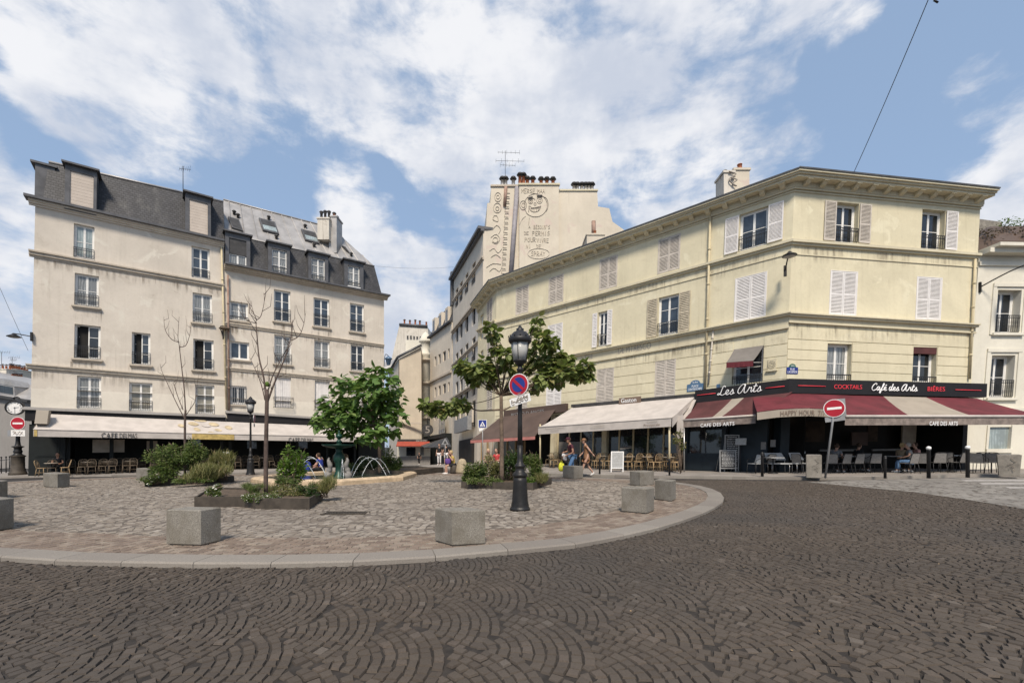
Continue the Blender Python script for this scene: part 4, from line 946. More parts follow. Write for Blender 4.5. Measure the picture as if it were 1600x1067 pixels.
# les arts: dark panelled terrace front projecting a little
s2, s3 = FA.px(1070, 700, 1.0)[0], FA.px(1186, 700, 1.0)[0]
q = FA.mb(); q.fb(s2, s2+1.9, -.15, 1.0, .6, .95); q.fb(s2, s2+.12, -.15, 2.75, .6, .96); q.fb(s2+1.8, s2+2.0, -.15, 2.75, .6, .96); q.fb(s2+2.0, s3+.2, -.15, 2.75, .2, .5); q.fb(s2, s3, 2.6, 2.8, .3, .97)
for k in range(2): q.fb(s2+.15+k*.85, s2+.9+k*.85, .15, .85, .95, .965)
tf = q.build('terrace_front', 'shop_blue', yb)
q = FA.mb(); q.quad((s2+.12, 1.0, .8), (s2+1.8, 1.0, .8), (s2+1.8, 2.6, .8), (s2+.12, 2.6, .8)); q.build('pane', 'glass_dark', tf)
q = FA.mb()
for px0, px1, yt, yb2 in ((1189, 1197, 690.5, 702), (1204, 1212, 687, 698)):
    r = FA.rect(px0, px1, yt, yb2, .5); q.fb(*r, .5, .52)
q.build('menu_card', 'mesh_grey', tf)
# black fascia, letters in neon script
def fascia(F, root, pts, d, k0, k1, ends):
    (xt0, yt0), (xt1, yt1), (xb0, yb0), (xb1, yb1) = pts
    a, b, c, e = F.px(xt0, yt0, d), F.px(xt1, yt1, d), F.px(xb0, yb0, d), F.px(xb1, yb1, d)
    tt = lambda s_, p, q_: p[1]+(q_[1]-p[1])*(s_-p[0])/(q_[0]-p[0])
    x0, x1 = ends[0] if ends[0] is not None else a[0], ends[1] if ends[1] is not None else b[0]
    mb = F.mb(); X0, X1 = x0+k0*d, x1+k1*d
    mb.hexa([(X0, tt(X0, c, e), d), (X1, tt(X1, c, e), d), (x1, tt(x1, c, e), -.02), (x0, tt(x0, c, e), -.02), (X0, tt(X0, a, b), d), (X1, tt(X1, a, b), d), (x1, tt(x1, a, b), -.02), (x0, tt(x0, a, b), -.02)])
    return mb.build('fascia', 'fascia_black', root)
fd = .55
fa_ = fascia(FA, yb, ((1086, 610), (1239, 591.5), (1086, 630.5), (1239, 615)), fd, 0, km, (None, FA.L)); fb_ = fascia(FB, yb, ((1239, 591.5), (1542.7, 599.3), (1239, 614), (1541.5, 620.5)), fd, -km, 0, (0, None))
SCR = {
 'L': (.66, [[(.62, .82), (.54, .97), (.42, .9), (.34, .6), (.26, .25), (.12, .07), (0, .13), (.08, .23), (.26, .11), (.46, .02), (.68, .14)]]),
 'e': (.42, [[(0, .12), (.2, .24), (.3, .42), (.2, .52), (.08, .35), (.09, .12), (.22, .02), (.44, .14)]]),
 'é': (.42, [[(0, .12), (.2, .24), (.3, .42), (.2, .52), (.08, .35), (.09, .12), (.22, .02), (.44, .14)], [(.2, .66), (.32, .8)]]),
 's': (.40, [[(0, .12), (.16, .38), (.22, .54), (.27, .34), (.29, .14), (.17, .01), (.04, .08)], [(.28, .06), (.42, .14)]]),
 'A': (.84, [[(.6, .78), (.48, .93), (.26, .78), (.08, .42), (.08, .12), (.25, .02), (.45, .3), (.64, .92), (.58, .45), (.6, .1), (.72, .03), (.86, .14)]]),
 'r': (.44, [[(0, .12), (.12, .4), (.16, .56), (.22, .47), (.34, .5), (.32, .22), (.36, .04), (.46, .14)]]),
 't': (.36, [[(0, .12), (.16, .5), (.24, .86), (.14, .45), (.11, .1), (.2, .02), (.38, .14)], [(.03, .58), (.36, .62)]]),
 'C': (.64, [[(.56, .76), (.6, .9), (.46, .96), (.24, .78), (.08, .4), (.14, .08), (.34, .01), (.66, .2)]]),
 'a': (.48, [[(.34, .44), (.2, .54), (.06, .32), (.09, .06), (.22, .06), (.37, .5), (.33, .16), (.38, .03), (.5, .14)]]),
 'f': (.38, [[(0, .12), (.22, .45), (.4, .86), (.33, .98), (.24, .7), (.12, 0), (.03, -.32), (-.06, -.28), (.04, -.05), (.38, .14)]]),
 'd': (.48, [[(.32, .44), (.18, .54), (.05, .32), (.08, .06), (.21, .06), (.4, .6), (.46, .95), (.35, .4), (.34, .08), (.4, .03), (.5, .14)]])}
def script(F, root, txt, x0, x1, yt, yb_, d, m, r_=.022, slope=None):
    adv = 0; strokes = []
    for ch in txt:
        if ch == ' ': adv += .24; continue
        w_, st = SCR[ch]
        for p in st: strokes.append([(adv+a+.1*b, b) for a, b in p])
        adv += w_
    (s0, t0), (s1, t1) = F.px(x0, slope[0], d), F.px(x1, slope[1], d); h = F.px(x0, slope[0]-(yb_-yt), d)[1]-t0
    mb = MB()
    for p in strokes:
        P = [F.map(s0+(s1-s0)*a/adv, t0+(t1-t0)*a/adv+h*b, d+.03) for a, b in p]
        mb.tube(smooth_path(P, 4), r_, 5)
    mb.build('script_lettering', m, root)
script(FA, yb, 'Les Arts', 1121, 1190, 605, 619.5, fd, 'letter_white', slope=(618.5, 611.5))
script(FB, yb, 'Café des Arts', 1360, 1432, 599, 610.5, fd, 'letter_white', r_=.022, slope=(610, 611.5))
def redline(F, p0, p1):
    q = MB(); q.tube([F.P(*p0, fd+.03), F.P(*p1, fd+.03)], .018, 5); q.build('red_line', 'neon_red', yb)
redline(FA, (1089, 617.5), (1118, 614.3)); redline(FA, (1196, 606.5), (1226, 603.2)); redline(FB, (1247, 602.3), (1290, 603.5)); redline(FB, (1493, 608.8), (1533, 609.8))
for txt, x0, x1, yt, yb2 in (('COCKTAILS', 1303, 1346.5, 601, 607.6), ('BIERES', 1449, 1476, 604.3, 611)):
    q = FB.mb(); FB.letters(q, txt, FB.rect(x0, x1, yt, yb2, fd), fd+.02, offset=-.005); q.build('red_lettering', 'neon_red', yb)
q = FB.mb(); r = FB.rect(1449, 1476, 604.3, 611, fd); x = r[0]+(r[1]-r[0])*.33; q.fb(x, x+.08, r[3]+.02, r[3]+.05, fd, fd+.02); q.build('accent_mark', 'neon_red', yb)
# awnings of the corner cafe
aw1 = awning(FA, yb, (1090, 628.5), (1238, 612), (1067, 657), (1181, 649.5), .5, 2.3, ['awning_maroon', 'awning_cream'], stripes=[(0, .18, 0), (.18, .19, 0), (.19, .40, 0), (.40, .53, 1), (.53, 1, 0)], valance=.34, vm='awning_taupe', bar=.05, name='awning', label='maroon awning with one cream stripe')
# corner piece swings round
pA, pB = FA.P(1200, 618, .5), FB.P(1262, 615.5, .5)
def ray_z(x, y, z): k = (CH-z)/((y-HY)/FL); return Vector(((x-800)/FL*k, k, z))
fr = [FA.P(1181, 648, 2.25)]
tops = [FA.P(x, y, .5) for x, y in ((1176, 620.5), (1205, 617.5), (1232, 615))]+[FB.P(x, y, .5) for x, y in ((1256, 614.7), (1290, 616), (1325, 617.3))]
fz = FB.P(1321, 652, 2.6); bots = []
for x, y in ((1183, 643.5), (1215, 639.5), (1240, 638), (1265, 637.5), (1290, 638.5), (1322, 641)):
    Yd = 18.9+.5*abs((x-1258)/70)**1.3*(-1 if x > 1258 else 1)*-.6; bots.append(at(x, y, 19.1 if x < 1258 else 19.0))
mb = MB(); n = 5
for (t0, t1), (b0, b1_) in zip(zip(tops, tops[1:]), zip(bots, bots[1:])):
    for j in range(n):
        u0, u1 = j/n, (j+1)/n; sg = lambda u: Vector((0, 0, -.05*math.sin(math.pi*u)))
        P4 = [t0.lerp(b0, u0)+sg(u0), t1.lerp(b1_, u0)+sg(u0), t1.lerp(b1_, u1)+sg(u1), t0.lerp(b0, u1)+sg(u1)]; dn = Vector((0, 0, -.02))
        mb.hexa([p+dn for p in reversed(P4)]+list(reversed(P4)))
ca = mb.build('corner_awning', 'awning_red', yb)
mb = MB(); h_ = Vector((0, 0, -.34))
for b0, b1_ in zip(bots, bots[1:]):
    o_ = Vector((0, .015, 0)); mb.hexa([b0+h_, b1_+h_, b1_+h_+o_, b0+h_+o_, b0, b1_, b1_+o_, b0+o_])
mb.build('valance', 'awning_cream', ca)
v, f = text_mesh('HAPPY HOUR  7/7', spacing=1.05); mb = MB()
x0, x1 = 1219, 1289
Bs = smooth_path(bots, 8); 
def on_val(x, u):     # point of the curved valance under column x, u = 0 bottom .. 1 top
    for p, q_ in zip(Bs, Bs[1:]):
        X0, X1 = 800+FL*p.x/p.y, 800+FL*q_.x/q_.y
        if X0 <= x <= X1: w_ = (x-X0)/(X1-X0); r_ = p.lerp(q_, w_); return r_+Vector((0, -.03, -.30+u*.22))
    return Bs[-1]+Vector((0, -.03, -.30+u*.22))
mb.add([on_val(x0+(x1-x0)*a, b) for a, b in v], f); mb.build('lettering', 'letter_brown', ca)
q = FA.mb(); rA = FA.rect(1094, 1148, 660, 666.5, 2.3); v_, f_ = text_mesh('CAFE DES ARTS', offset=.01, spacing=1.1); a0 = FA.px(1094.5, 667.3, 2.32); a1 = FA.px(1147.5, 664.3, 2.32); hh = .17
q.add([(a0[0]+(a1[0]-a0[0])*x, a0[1]+(a1[1]-a0[1])*x+hh*y, 2.33) for x, y in v_], f_); q.build('lettering', 'letter_white', aw1)
aw2 = awning(FB, yb, (1312, 617.3), (1527, 622.5), (1321, 651), (1640, 651), .5, 3.1, ['awning_red', 'awning_cream'], stripes=[(0, .17, 0), (.17, .61*.97, 1), (.61*.97, 1, 0)] if False else [(0, .31, 0), (.31, .62, 1), (.62, 1, 0)], valance=.34, vm='awning_taupe', bar=.055, name='awning', label='long red awning with one wide cream stripe')
q = FB.mb(); a0 = FB.px(1452, 664.5, 3.12); a1 = FB.px(1496, 664.5, 3.12); q.add([(a0[0]+(a1[0]-a0[0])*x, a0[1]+(a1[1]-a0[1])*x+.17*y, 3.13) for x, y in v_], f_); q.build('lettering', 'letter_white', aw2)
# pillar at the cream wall end and posts
q = MB(); p = FA.P(1069, 737, 2.25); p0 = Vector((p.x, p.y, gz(p.x, p.y)+.1)); q.tube([p0, FA.P(1069, 668, 2.25)], .035, 6); q.build('awning_post', 'alu', aw1)
# white restaurant awning
waw = awning(FA, yb, (893, 637.5), (1086, 620), (841, 668), (1049, 653), .35, 3.0, ['awning_white'], valance=.42, vm='awning_white', bar=.03, name='awning', label='wide white awning with grey lettering')
q = FA.mb(); sR = FA.px(1049, 653, 3.0)[0]+.05; q.add([(sR, FA.px(1086, 620, .35)[1], .35), (sR, FA.px(1049, 653, 3.0)[1], 3.0), (sR, FA.px(1049, 668, 3.0)[1], 3.0), (sR, FA.px(1086, 620, .35)[1]-.2, .35)], [(0, 1, 2, 3)]); q.build('side_flap', 'awning_white', waw)
w2 = MB(); a, b_, c, d_ = FA.P(1060, 630, .4), FA.P(1089, 622, .4), FA.P(1071, 666, 2.2), FA.P(1058, 671, 2.3)
w2.slab([a, b_, c+Vector((0, 0, .1)), d_], .03); w2.slab([FA.P(1058, 650, 2.3), FA.P(1068, 648, 2.3), FA.P(1068, 683, 2.3), FA.P(1058, 685, 2.3)], .04); w2.build('windscreen_flap', 'awning_white', waw)
q = FA.mb(); wl = lambda x, y0: FA.px(x, y0, 3.0)
for txt, x0, y0, x1, y1, hh, m_ in (('Gaston', 922, 669.8, 944, 667.8, .26, 'letter_pale'), ('Restaurant Provencal', 852, 671.2, 881, 669.3, .10, 'letter_grey'), ('Gaston', 860, 674.3, 873, 673.2, .10, 'letter_grey'), ('Cuisine', 1011, 661, 1027, 659.5, .11, 'letter_grey'), ('Provencale', 1006, 666.6, 1031, 664.8, .13, 'letter_brown')):
    v2, f2 = text_mesh(txt); a0, a1 = FA.px(x0, y0, 3.0), FA.px(x1, y1, 3.0); q = FA.mb()
    q.add([(a0[0]+(a1[0]-a0[0])*x, a0[1]+(a1[1]-a0[1])*x+hh*y, 3.02) for x, y in v2], f2); q.build('lettering', m_, waw)
q = FA.mb(); a0, a1 = FA.px(893, 634, .3), FA.px(1087, 617, .3); q.hexa([(a0[0], a0[1]-.1, .36), (a1[0], a1[1]-.1, .36), (a1[0], a1[1]-.1, 0), (a0[0], a0[1]-.1, 0), (a0[0], a0[1]+.08, .36), (a1[0], a1[1]+.08, .36), (a1[0], a1[1]+.08, 0), (a0[0], a0[1]+.08, 0)]); q.build('awning_casing', 'dark_trim', yb)
q = FA.mb(); r = FA.rect(967, 1000.5, 620.5, 631, .45); q.fb(r[0], r[1], r[2], r[3], .36, .45); sg = q.build('name_board', 'letter_brown', yb)
q = FA.mb(); FA.letters(q, 'Gaston', (r[0]+.15, r[1]-.25, r[2]+.10, r[3]-.04), .47); q.build('lettering', 'letter_white', sg)
for x in (844, 1046): 
    q = MB(); p = FA.P(x, 660, 2.85); q.tube([(p.x, p.y, gz(p.x, p.y)+.1), (p.x, p.y, p.z-.1)], .05, 8); q.build('awning_post', 'pipe_cream', waw)
# brown bistro awning
baw = awning(FA, yb, (782, 651.5), (868, 639.5), (735, 687.5), (836, 681), .3, 2.7, ['awning_brown'], valance=.22, vm='awning_pink', name='awning', label='dark brown awning with faded pink edge')
q = FA.mb(); a0, a1 = FA.px(790, 648.5, .3), FA.px(884, 637, .3); q.hexa([(a0[0]-.2, a0[1]-.25, .3), (a1[0], a1[1]-.25, .3), (a1[0], a1[1]-.25, 0), (a0[0]-.2, a0[1]-.25, 0), (a0[0]-.2, a0[1]+.35, .3), (a1[0], a1[1]+.3, .3), (a1[0], a1[1]+.3, 0), (a0[0]-.2, a0[1]+.35, 0)]); bb = q.build('fascia', 'awning_brown', yb)
v2, f2 = text_mesh('BISTRO D ANGES'); a0, a1 = FA.px(799, 650.5, .3), FA.px(850, 644, .3); q = FA.mb(); q.add([(a0[0]+(a1[0]-a0[0])*x, a0[1]+(a1[1]-a0[1])*x+.22*y, .315) for x, y in v2], f2); q.build('lettering', 'sign_grey', bb)
q = FA.mb()
for px_ in (753, 762, 771, 781, 793, 806, 820): x = FA.px(px_, 700, -.2)[0]; q.fb(x-.05, x+.05, -.2, 2.6, -.25, -.12)
q.build('shop_mullions', 'rattan', yb)
q = FX.mb(); q.fb(0, FX.L, -.5, 3.2, -.5, 0); q.fb(.6, 1.6, -.5, 2.6, .0, .03); q.build('ground_floor_wall', 'street_render', yb)
# chimneys on the roof
c1 = stack(yb, 1131, 1147, 267, 304, 25.2, dy=1.0, m='stained_white', n=1, pm='dark_trim', ph=.35, caps=False); c2 = stack(yb, 1147, 1171, 263, 300, 25.4, dy=1.4, m='mural_render', n=3, ph=.4, pm='terracotta', caps=False, pr=.14)
q = MB()
zz = [at(x, y, 25.1) for x, y in ((1139, 268), (1150, 272), (1142, 278), (1152, 281), (1144, 287), (1151, 291), (1142, 285), (1140, 279), (1149, 276))]
q.tube(smooth_path(zz, 4), .035, 5); q.build('graffiti_tag', 'paint_black', c1)
stack(yb, 917, 944, 365, 400, 33, dy=2.2, m='mural_render', n=4, ph=.35, caps=False); q = MB(); p = at(927.5, 370, 33.4); q.tube([p, p+Vector((0, 0, 1.15))], .16, 8); q.build('flue', 'rust_pipe', yb)

# ================================================================== ivory building at the right edge
PE = (BE[0]+.06, BE[1]+.3)
FP = Facade(PE, (PE[0]+9, PE[1]+.5), (1530, 400), (1792, 404))
pb = thing('ivory_building', 'low ivory building with creeper covered roof terrace at the right edge of the photo', 'building', (*PE, gz(*PE)))
WP = [(1557, 1594, 453, 520, dict(pane='glass_dark', rd=.42, rows=2, rail=.9)), (1547.5, 1584, 555, 621, dict(pane='glass_dark', rd=.42, rows=2, rail=.9))]
hP = [];
for x0, x1, a, b_, o in WP: r = FP.rect(x0, x1, a, b_); hP.append(r); window(FP, pb, r, **o)
rs = FP.rect(1544, 1578.5, 667, 701); 
wall(FP, pb, 'ivory_render', hP+[(rs[0], rs[1], rs[2], rs[3])], depth=4, thick=.5)
q = FP.mb(); q.fb(rs[0], rs[1], rs[2], rs[3], -.2, -.1); q.build('blind_window', 'glass_pale', pb)
q = FP.mb(); q.fb(rs[0]-.12, rs[0], rs[2]-.1, rs[3]+.1, 0, .05); q.fb(rs[1], rs[1]+.12, rs[2]-.1, rs[3]+.1, 0, .05); q.fb(rs[0]-.12, rs[1]+.12, rs[2]-.2, rs[2], 0, .09)
q.build('panel_surround', 'ivory_render', pb)
for r in hP:
    q = FP.mb(); q.fb(r[0]-.3, r[0]-.12, r[2]-.1, r[3]+.3, 0, .05); q.fb(r[1]+.12, r[1]+.3, r[2]-.1, r[3]+.3, 0, .05); q.fb(r[0]-.3, r[1]+.3, r[3]+.15, r[3]+.32, 0, .07); q.fb(r[0]-.2, r[1]+.2, r[2]-.14, r[2]-.02, 0, .14); q.build('window_surround', 'ivory_render', pb)
zc = FP.px(1560, 638)[1]; q = FP.mb(); q.fb(0, FP.L, zc-.2, zc, -.02, .2); q.fb(0, FP.L, zc-.3, zc-.2, -.02, .1); q.build('string_course', 'ivory_render', pb); q = FP.mb()
q.fb(.0, FP.L, FP.H, FP.H+.22, -.5, .5); q.fb(0, FP.L, FP.H-.5, FP.H-.3, -.01, .08); q.fb(.2, FP.L, FP.H+.22, FP.H+.38, -.5, .75); q.build('cornice', 'ivory_render', pb)
q = FP.mb(); q.fb(.1, 9, FP.H+.38, FP.H+.9, -3, -.2); q.hexa([(.1, FP.H+.9, -.2), (9, FP.H+.9, -.2), (9, FP.H+.9, -3), (.1, FP.H+.9, -3), (1.8, FP.H+2.1, -1.2), (9, FP.H+2.3, -1.2), (9, FP.H+2.3, -3), (1.8, FP.H+2.1, -3)]); q.build('reed_screen', 'vine_dead', pb)
q = MB(); a, b_ = at(1528, 342, 25), at(1566, 347, 25.4); q.hexa([(a.x, 25, a.z-1.6), (b_.x, 25.4, a.z-1.6), (b_.x, 27, a.z-1.6), (a.x, 27, a.z-1.6), (a.x, 25, a.z), (b_.x, 25.4, b_.z), (b_.x, 27, b_.z), (a.x, 27, a.z)]); q.build('parapet_block', 'concrete', pb)

# ================================================================== tall building with painted gable, lane behind
TA = (-2.86, 40.0); TBp = (-7.4, 55.2)
FT = Facade(TBp, TA, (708, 438), (756, 358.5))
tb = thing('tall_building', 'tall grey beige lane house whose blank side wall carries large drawn graffiti', 'building', (*TA, gz(*TA)))
WT = []
cols = [(712.5, 715.5), (719, 722.2), (727.5, 731.2), (738, 742.4)]
eave = line_y((708, 438), (756, 358.5)); base = line_y((708, 700), (756, 697))
LV = [.085, .285, .455, .62, .77]; hT = []
for (x0, x1) in cols:
    xm = (x0+x1)/2; e, b_ = eave(xm), base(xm)
    for k, v_ in enumerate(LV):
        r = FT.rect(x0-.5, x1+.5, e+(b_-e)*v_, e+(b_-e)*(v_+.10+.008*k)); hT.append(r); window(FT, tb, r, frame='mesh_grey', pane='interior' if (k+int(x0)) % 3 else 'glass_dark', rows=2, rail=.5 if k % 2 == 0 else None)
zt = FT.H; m1 = zt*.72; m2 = zt*.36
wall(FT, tb, 'street_render', hT, t0=m1, depth=9, name='wall'); wall(FT, tb, 'street_render_grey', hT, t0=m2, t1=m1, depth=9, name='wall'); wall(FT, tb, 'street_render', hT, t1=m2, depth=9, name='wall')
for z, d_ in ((zt*.72, .3), (zt*.54, .2), (zt*.36, .3), (zt*.885, .18)): q = FT.mb(); q.fb(0, FT.L+.1, z-.15, z, -.02, d_); q.fb(0, FT.L+.1, z-.3, z-.15, -.02, d_*.5); q.build('string_course', 'cream_moulding', tb)
q = FT.mb(); q.fb(-.2, FT.L+.1, zt, zt+.25, -9, .55); q.fb(0, FT.L+.1, zt-.2, zt, -.02, .3); q.build('eaves', 'zinc_dark', tb)
q = FT.mb(); q.fb(-.2, .5, zt*.86, zt+.9, -1.5, .35); q.build('party_wall', 'zinc_dark', tb); q = FT.mb(); q.fb(5.5, 7.0, zt+.2, zt+1.9, -2.2, -1.2); q.build('chimney', 'stained_white', tb)
# gable
GA, GB = Vector((*TA, 0)), Vector((10.6, 41.6, 0)); gdir = (GB-GA).normalized(); gn = Vector((gdir.y, -gdir.x, 0))
def gpt(x, y, d=0.0):
    o = Vector((0, 0, CH)); dd = Vector(((x-800)/FL, 1, (HY-y)/FL)); return o+dd*(((GA+gn*d)-o).dot(gn)/dd.dot(gn))
out = [(753.5, 560), (755, 358), (759.5, 354), (761.4, 317.5), (766, 317), (767.7, 291.4), (809.5, 291), (809.7, 292), (872, 292.7), (873.7, 296.5), (933, 299.7), (934.5, 323), (952, 325.7), (957, 346.5), (974.5, 359), (985, 372), (1000, 420)]
def outline_solid(pts, back, name, m, root):
    k = len(pts); B = [p+back for p in pts]; mb = MB(); mb.add(pts+B, [tuple(range(k-1, -1, -1)), tuple(range(k, 2*k))]+[(i, (i+1) % k, (i+1) % k+k, i+k) for i in range(k)]); return mb.build(name, m, root)
gp = [gpt(x, y) for x, y in out]; z0 = 6.0; gp[0].z = z0; gp.append(Vector((gp[-1].x, gp[-1].y, z0)))
gw = outline_solid(gp, -gn*6, 'gable_wall', 'mural_render', tb)
def gbox(name, x0, x1, y0, y1, d0, d1, m, parent):
    a, b_, c, e = gpt(x0, y1), gpt(x1, y1), gpt(x1, y0), gpt(x0, y0); mb = MB()
    mb.hexa([p+gn*d1 for p in (a, b_)]+[p+gn*d0 for p in (b_, a)]+[p+gn*d1 for p in (e, c)]+[p+gn*d0 for p in (c, e)]); return mb.build(name, m, parent)
gbox('stack_face', 810.5, 872, 293, 465, -.01, .35, 'mural_render', tb)
gbox('stack_cap', 809, 873.5, 290.5, 293.2, -.2, .45, 'yellow_moulding', tb); gbox('stack_cap', 766.5, 809, 289.5, 292, -.2, .12, 'cream_moulding', tb); gbox('stack_cap', 873, 934, 296.5, 299, -1, .1, 'yellow_moulding', tb)
mb = MB(); mb.tube([gpt(808, 293, .1), gpt(797.5, 440, .1)], .22, 8); mb.build('flue_pipe', 'flue_grey', tb)
mb = MB(); mb.tube([gpt(790.5, 292, .06), gpt(788.5, 322, .06)], .16, 6); mb.build('soot_stripe', 'rust_pipe', tb)
def gpots(xs, y, h, m, cap=True):
    a, b_ = MB(), MB()
    for x in xs: p = gpt(x, y, -.4); a.lathe([(.2, -.1), (.17, 0), (.15, h), (.18, h)], p, 8); b_.lathe([(.06, h), (.06, h+.12), (.32, h+.14), (.22, h+.32), (.02, h+.4)], p, 8)
    a.build('chimney_pot', m, tb); b_.build('pot_cowl', 'dark_trim', tb)
gpots((812.5, 818), 291, .85, 'terracotta'); gpots((824, 832.5), 291.5, .55, 'terracotta'); gpots((845.5, 854.5, 864), 291.5, .5, 'terracotta'); gpots((785, 790, 802), 291, .5, 'zinc'); gpots((897, 902, 909, 915, 920, 925), 298, .4, 'zinc')
# graffiti
GL = {'A': [[(0, 0), (.5, 1), (1, 0)], [(.2, .4), (.8, .4)]], 'B': [[(0, 0), (0, 1), (.7, .85), (.6, .55), (0, .5), (.8, .4), (.7, .05), (0, 0)]], 'D': [[(0, 0), (0, 1), (.8, .7), (.8, .25), (0, 0)]], 'E': [[(1, 1), (0, 1), (0, 0), (1, 0)], [(0, .5), (.8, .5)]],
 'I': [[(.5, 0), (.5, 1)]], 'L': [[(0, 1), (0, 0), (.9, 0)]], 'M': [[(0, 0), (.1, 1), (.5, .4), (.9, 1), (1, 0)]], 'N': [[(0, 0), (0, 1), (.9, 0), (.9, 1)]], 'O': [[(.5, 1), (.05, .7), (.1, .2), (.5, 0), (.9, .3), (.85, .8), (.5, 1)]], 'P': [[(0, 0), (0, 1), (.8, .85), (.7, .55), (0, .45)]],
 'R': [[(0, 0), (0, 1), (.8, .85), (.7, .55), (0, .45), (.9, 0)]], 'S': [[(.9, .9), (.3, 1), (.1, .65), (.8, .4), (.7, .05), (0, .08)]], 'U': [[(0, 1), (.1, .1), (.8, .05), (.9, 1)]], 'V': [[(0, 1), (.45, 0), (.9, 1)]], 'Y': [[(0, 1), (.45, .5), (.9, 1)], [(.45, .5), (.4, 0)]], 'T': [[(0, 1), (1, 1)], [(.5, 1), (.5, 0)]], 'H': [[(0, 0), (0, 1)], [(.9, 0), (.9, 1)], [(0, .5), (.9, .5)]], "'": [[(.4, 1.1), (.5, .8)]], 'G': [[(.9, .85), (.3, 1), (.05, .5), (.3, .02), (.9, .2), (.85, .5), (.5, .5)]]}
def strokes(name, S_, m, d, r=.035, sm=3, parent=None):
    mb = MB()
    for p in S_:
        P = [gpt(x, y, d) for x, y in p]; mb.tube(smooth_path(P, sm) if sm > 1 and len(P) > 2 else P, r, 4, smooth=False)
    return mb.build(name, m, parent or gw)
def gwords(rows, m, d, r=.03):
    S_ = []
    for txt, x0, x1, yb_, h in rows:
        w_ = (x1-x0)/len(txt)
        for i, ch in enumerate(txt):
            for p in GL.get(ch, []): S_.append([(x0+w_*(i+.78*a)+random.uniform(-.2, .2), yb_-h*b+random.uniform(-.3, .3)) for a, b in p])
    strokes('graffiti_writing', S_, m, d, r, 1)
gwords([("A", 826, 829, 356.5, 3), ("BESOIN'S", 834, 860, 358, 6), ('DE', 819, 827, 367, 5), ('PERMIS', 832, 860, 368, 6.5), ('POUR', 820, 838, 378, 6.5), ('VIVRE', 839, 858, 379, 6), ('NI', 822, 830, 388, 6), ('DE', 838, 846, 388, 5.5), ('SPRAY', 830, 853, 400, 7)], 'paint_light', .365)
gwords([('MERSE', 815, 837, 302, 6.5), ('MAA', 840, 852, 302, 6)], 'paint_light', .365)
c = lambda cx, cy, rx, ry, a0=0, a1=360, n=14: [(cx+rx*math.cos(R(a0+(a1-a0)*k/n)), cy+ry*math.sin(R(a0+(a1-a0)*k/n))) for k in range(n+1)]
strokes('graffiti_face', [c(837, 321, 18, 18, -215, 95, 18), [(822, 332), (826, 336), (834, 339), (842, 338.5)], c(850, 320, 6.5, 12, -95, 60, 8), [(826, 331.5), (827, 322), (832, 325), (843, 323), (845, 322), (842, 329), (835, 331.5), (829, 329), (826, 322)], c(817.5, 321, 5.2, 7, 0, 360), [(828, 312), (834, 310), (836, 313)], [(842, 306.5), (849, 307)]], 'paint_black', .37, .025)
strokes('graffiti_face', [c(829, 315, 3.6, 3.6), c(843, 313.5, 4.4, 4.6), c(843.3, 313.5, 2, 2.2), c(829, 315, 1.6, 1.6), c(818, 321, 2.8, 3.5), c(836, 319, 1.8, 2), [(829, 326), (844, 325)], [(831, 324), (831.5, 330)], [(834, 324), (834.5, 331)], [(838, 324), (838.3, 331)], [(841, 324), (841, 329)]], 'paint_faint', .372, .02)
strokes('graffiti_face', [[(825, 310), (832, 308.5)], [(839, 306.5), (847, 306)]], 'paint_black', .374, .14, 1)
strokes('graffiti_writing', [c(841.5, 396.5, 17, 8, 10, 350), [(821, 338), (815, 344), (812, 351)], [(827, 340), (826, 352)]], 'paint_light', .366, .03)
strokes('graffiti_writing', [c(778, 308, 5, 7), c(778, 308, 2.3, 3), c(777, 325, 6, 7.5), c(777, 326, 2.5, 3), [(772, 337), (770, 343), (778, 346), (777, 338), (772, 337)], [(770, 358), (776, 352), (782, 358), (779, 365)], [(767, 371), (775, 366), (781, 373), (776, 381), (769, 378)], c(774, 375, 4, 4), [(765, 392), (772, 388), (778, 395), (784, 389)], [(767, 402), (775, 398), (782, 403)], [(760, 418), (770, 412), (783, 413)], [(765, 424), (772, 419), (780, 424), (784, 418)]], 'paint_light', .03, .03)
strokes('graffiti_ladder', [[(x+4, y), (x-2, y), (x-3, y+5), (x+3, y+5.4)] for x, y in [(793-.055*(y-300), y) for y in range(302, 440, 8)]], 'paint_light', .03, .024, 1)
ba = gpt(789.5, 291, -.4)
anten('rooftop_aerial', ba, 3.2, 'tall television aerial with several crossbars above the painted gable wall', ((.96, 1.3), (.72, 1.7), (.6, .9)))

# ---- second lane house, turret, closing house
q0 = (-7.37-.451*9.4, 55+.892*9.4)
F2n = Facade(q0, (-7.42, 55.3), (672, 529), (706, 503.5))
lb = thing('lane_house', 'narrow beige house with dormered slate attic, second along the sloping lane', 'building', (*q0, gz(*q0)))
hL = []
for x0, x1 in ((679, 681.8), (685, 688.4), (692, 696.5), (700, 702.5)):
    for v_ in (.22, .47, .66):
        xm = (x0+x1)/2; e = line_y((672, 529), (706, 503.5))(xm); b_ = line_y((672, 715), (706, 715))(xm); r = F2n.rect(x0, x1, e+(b_-e)*v_-8, e+(b_-e)*v_+7); hL.append(r); window(F2n, lb, r, pane='interior', rows=1, frame='mesh_grey')
wall(F2n, lb, 'street_render', hL, depth=7)
for z in (F2n.H*.66, F2n.H*.42): q = F2n.mb(); q.fb(0, F2n.L, z-.25, z, -.02, .22); q.build('string_course', 'cream_moulding', lb)
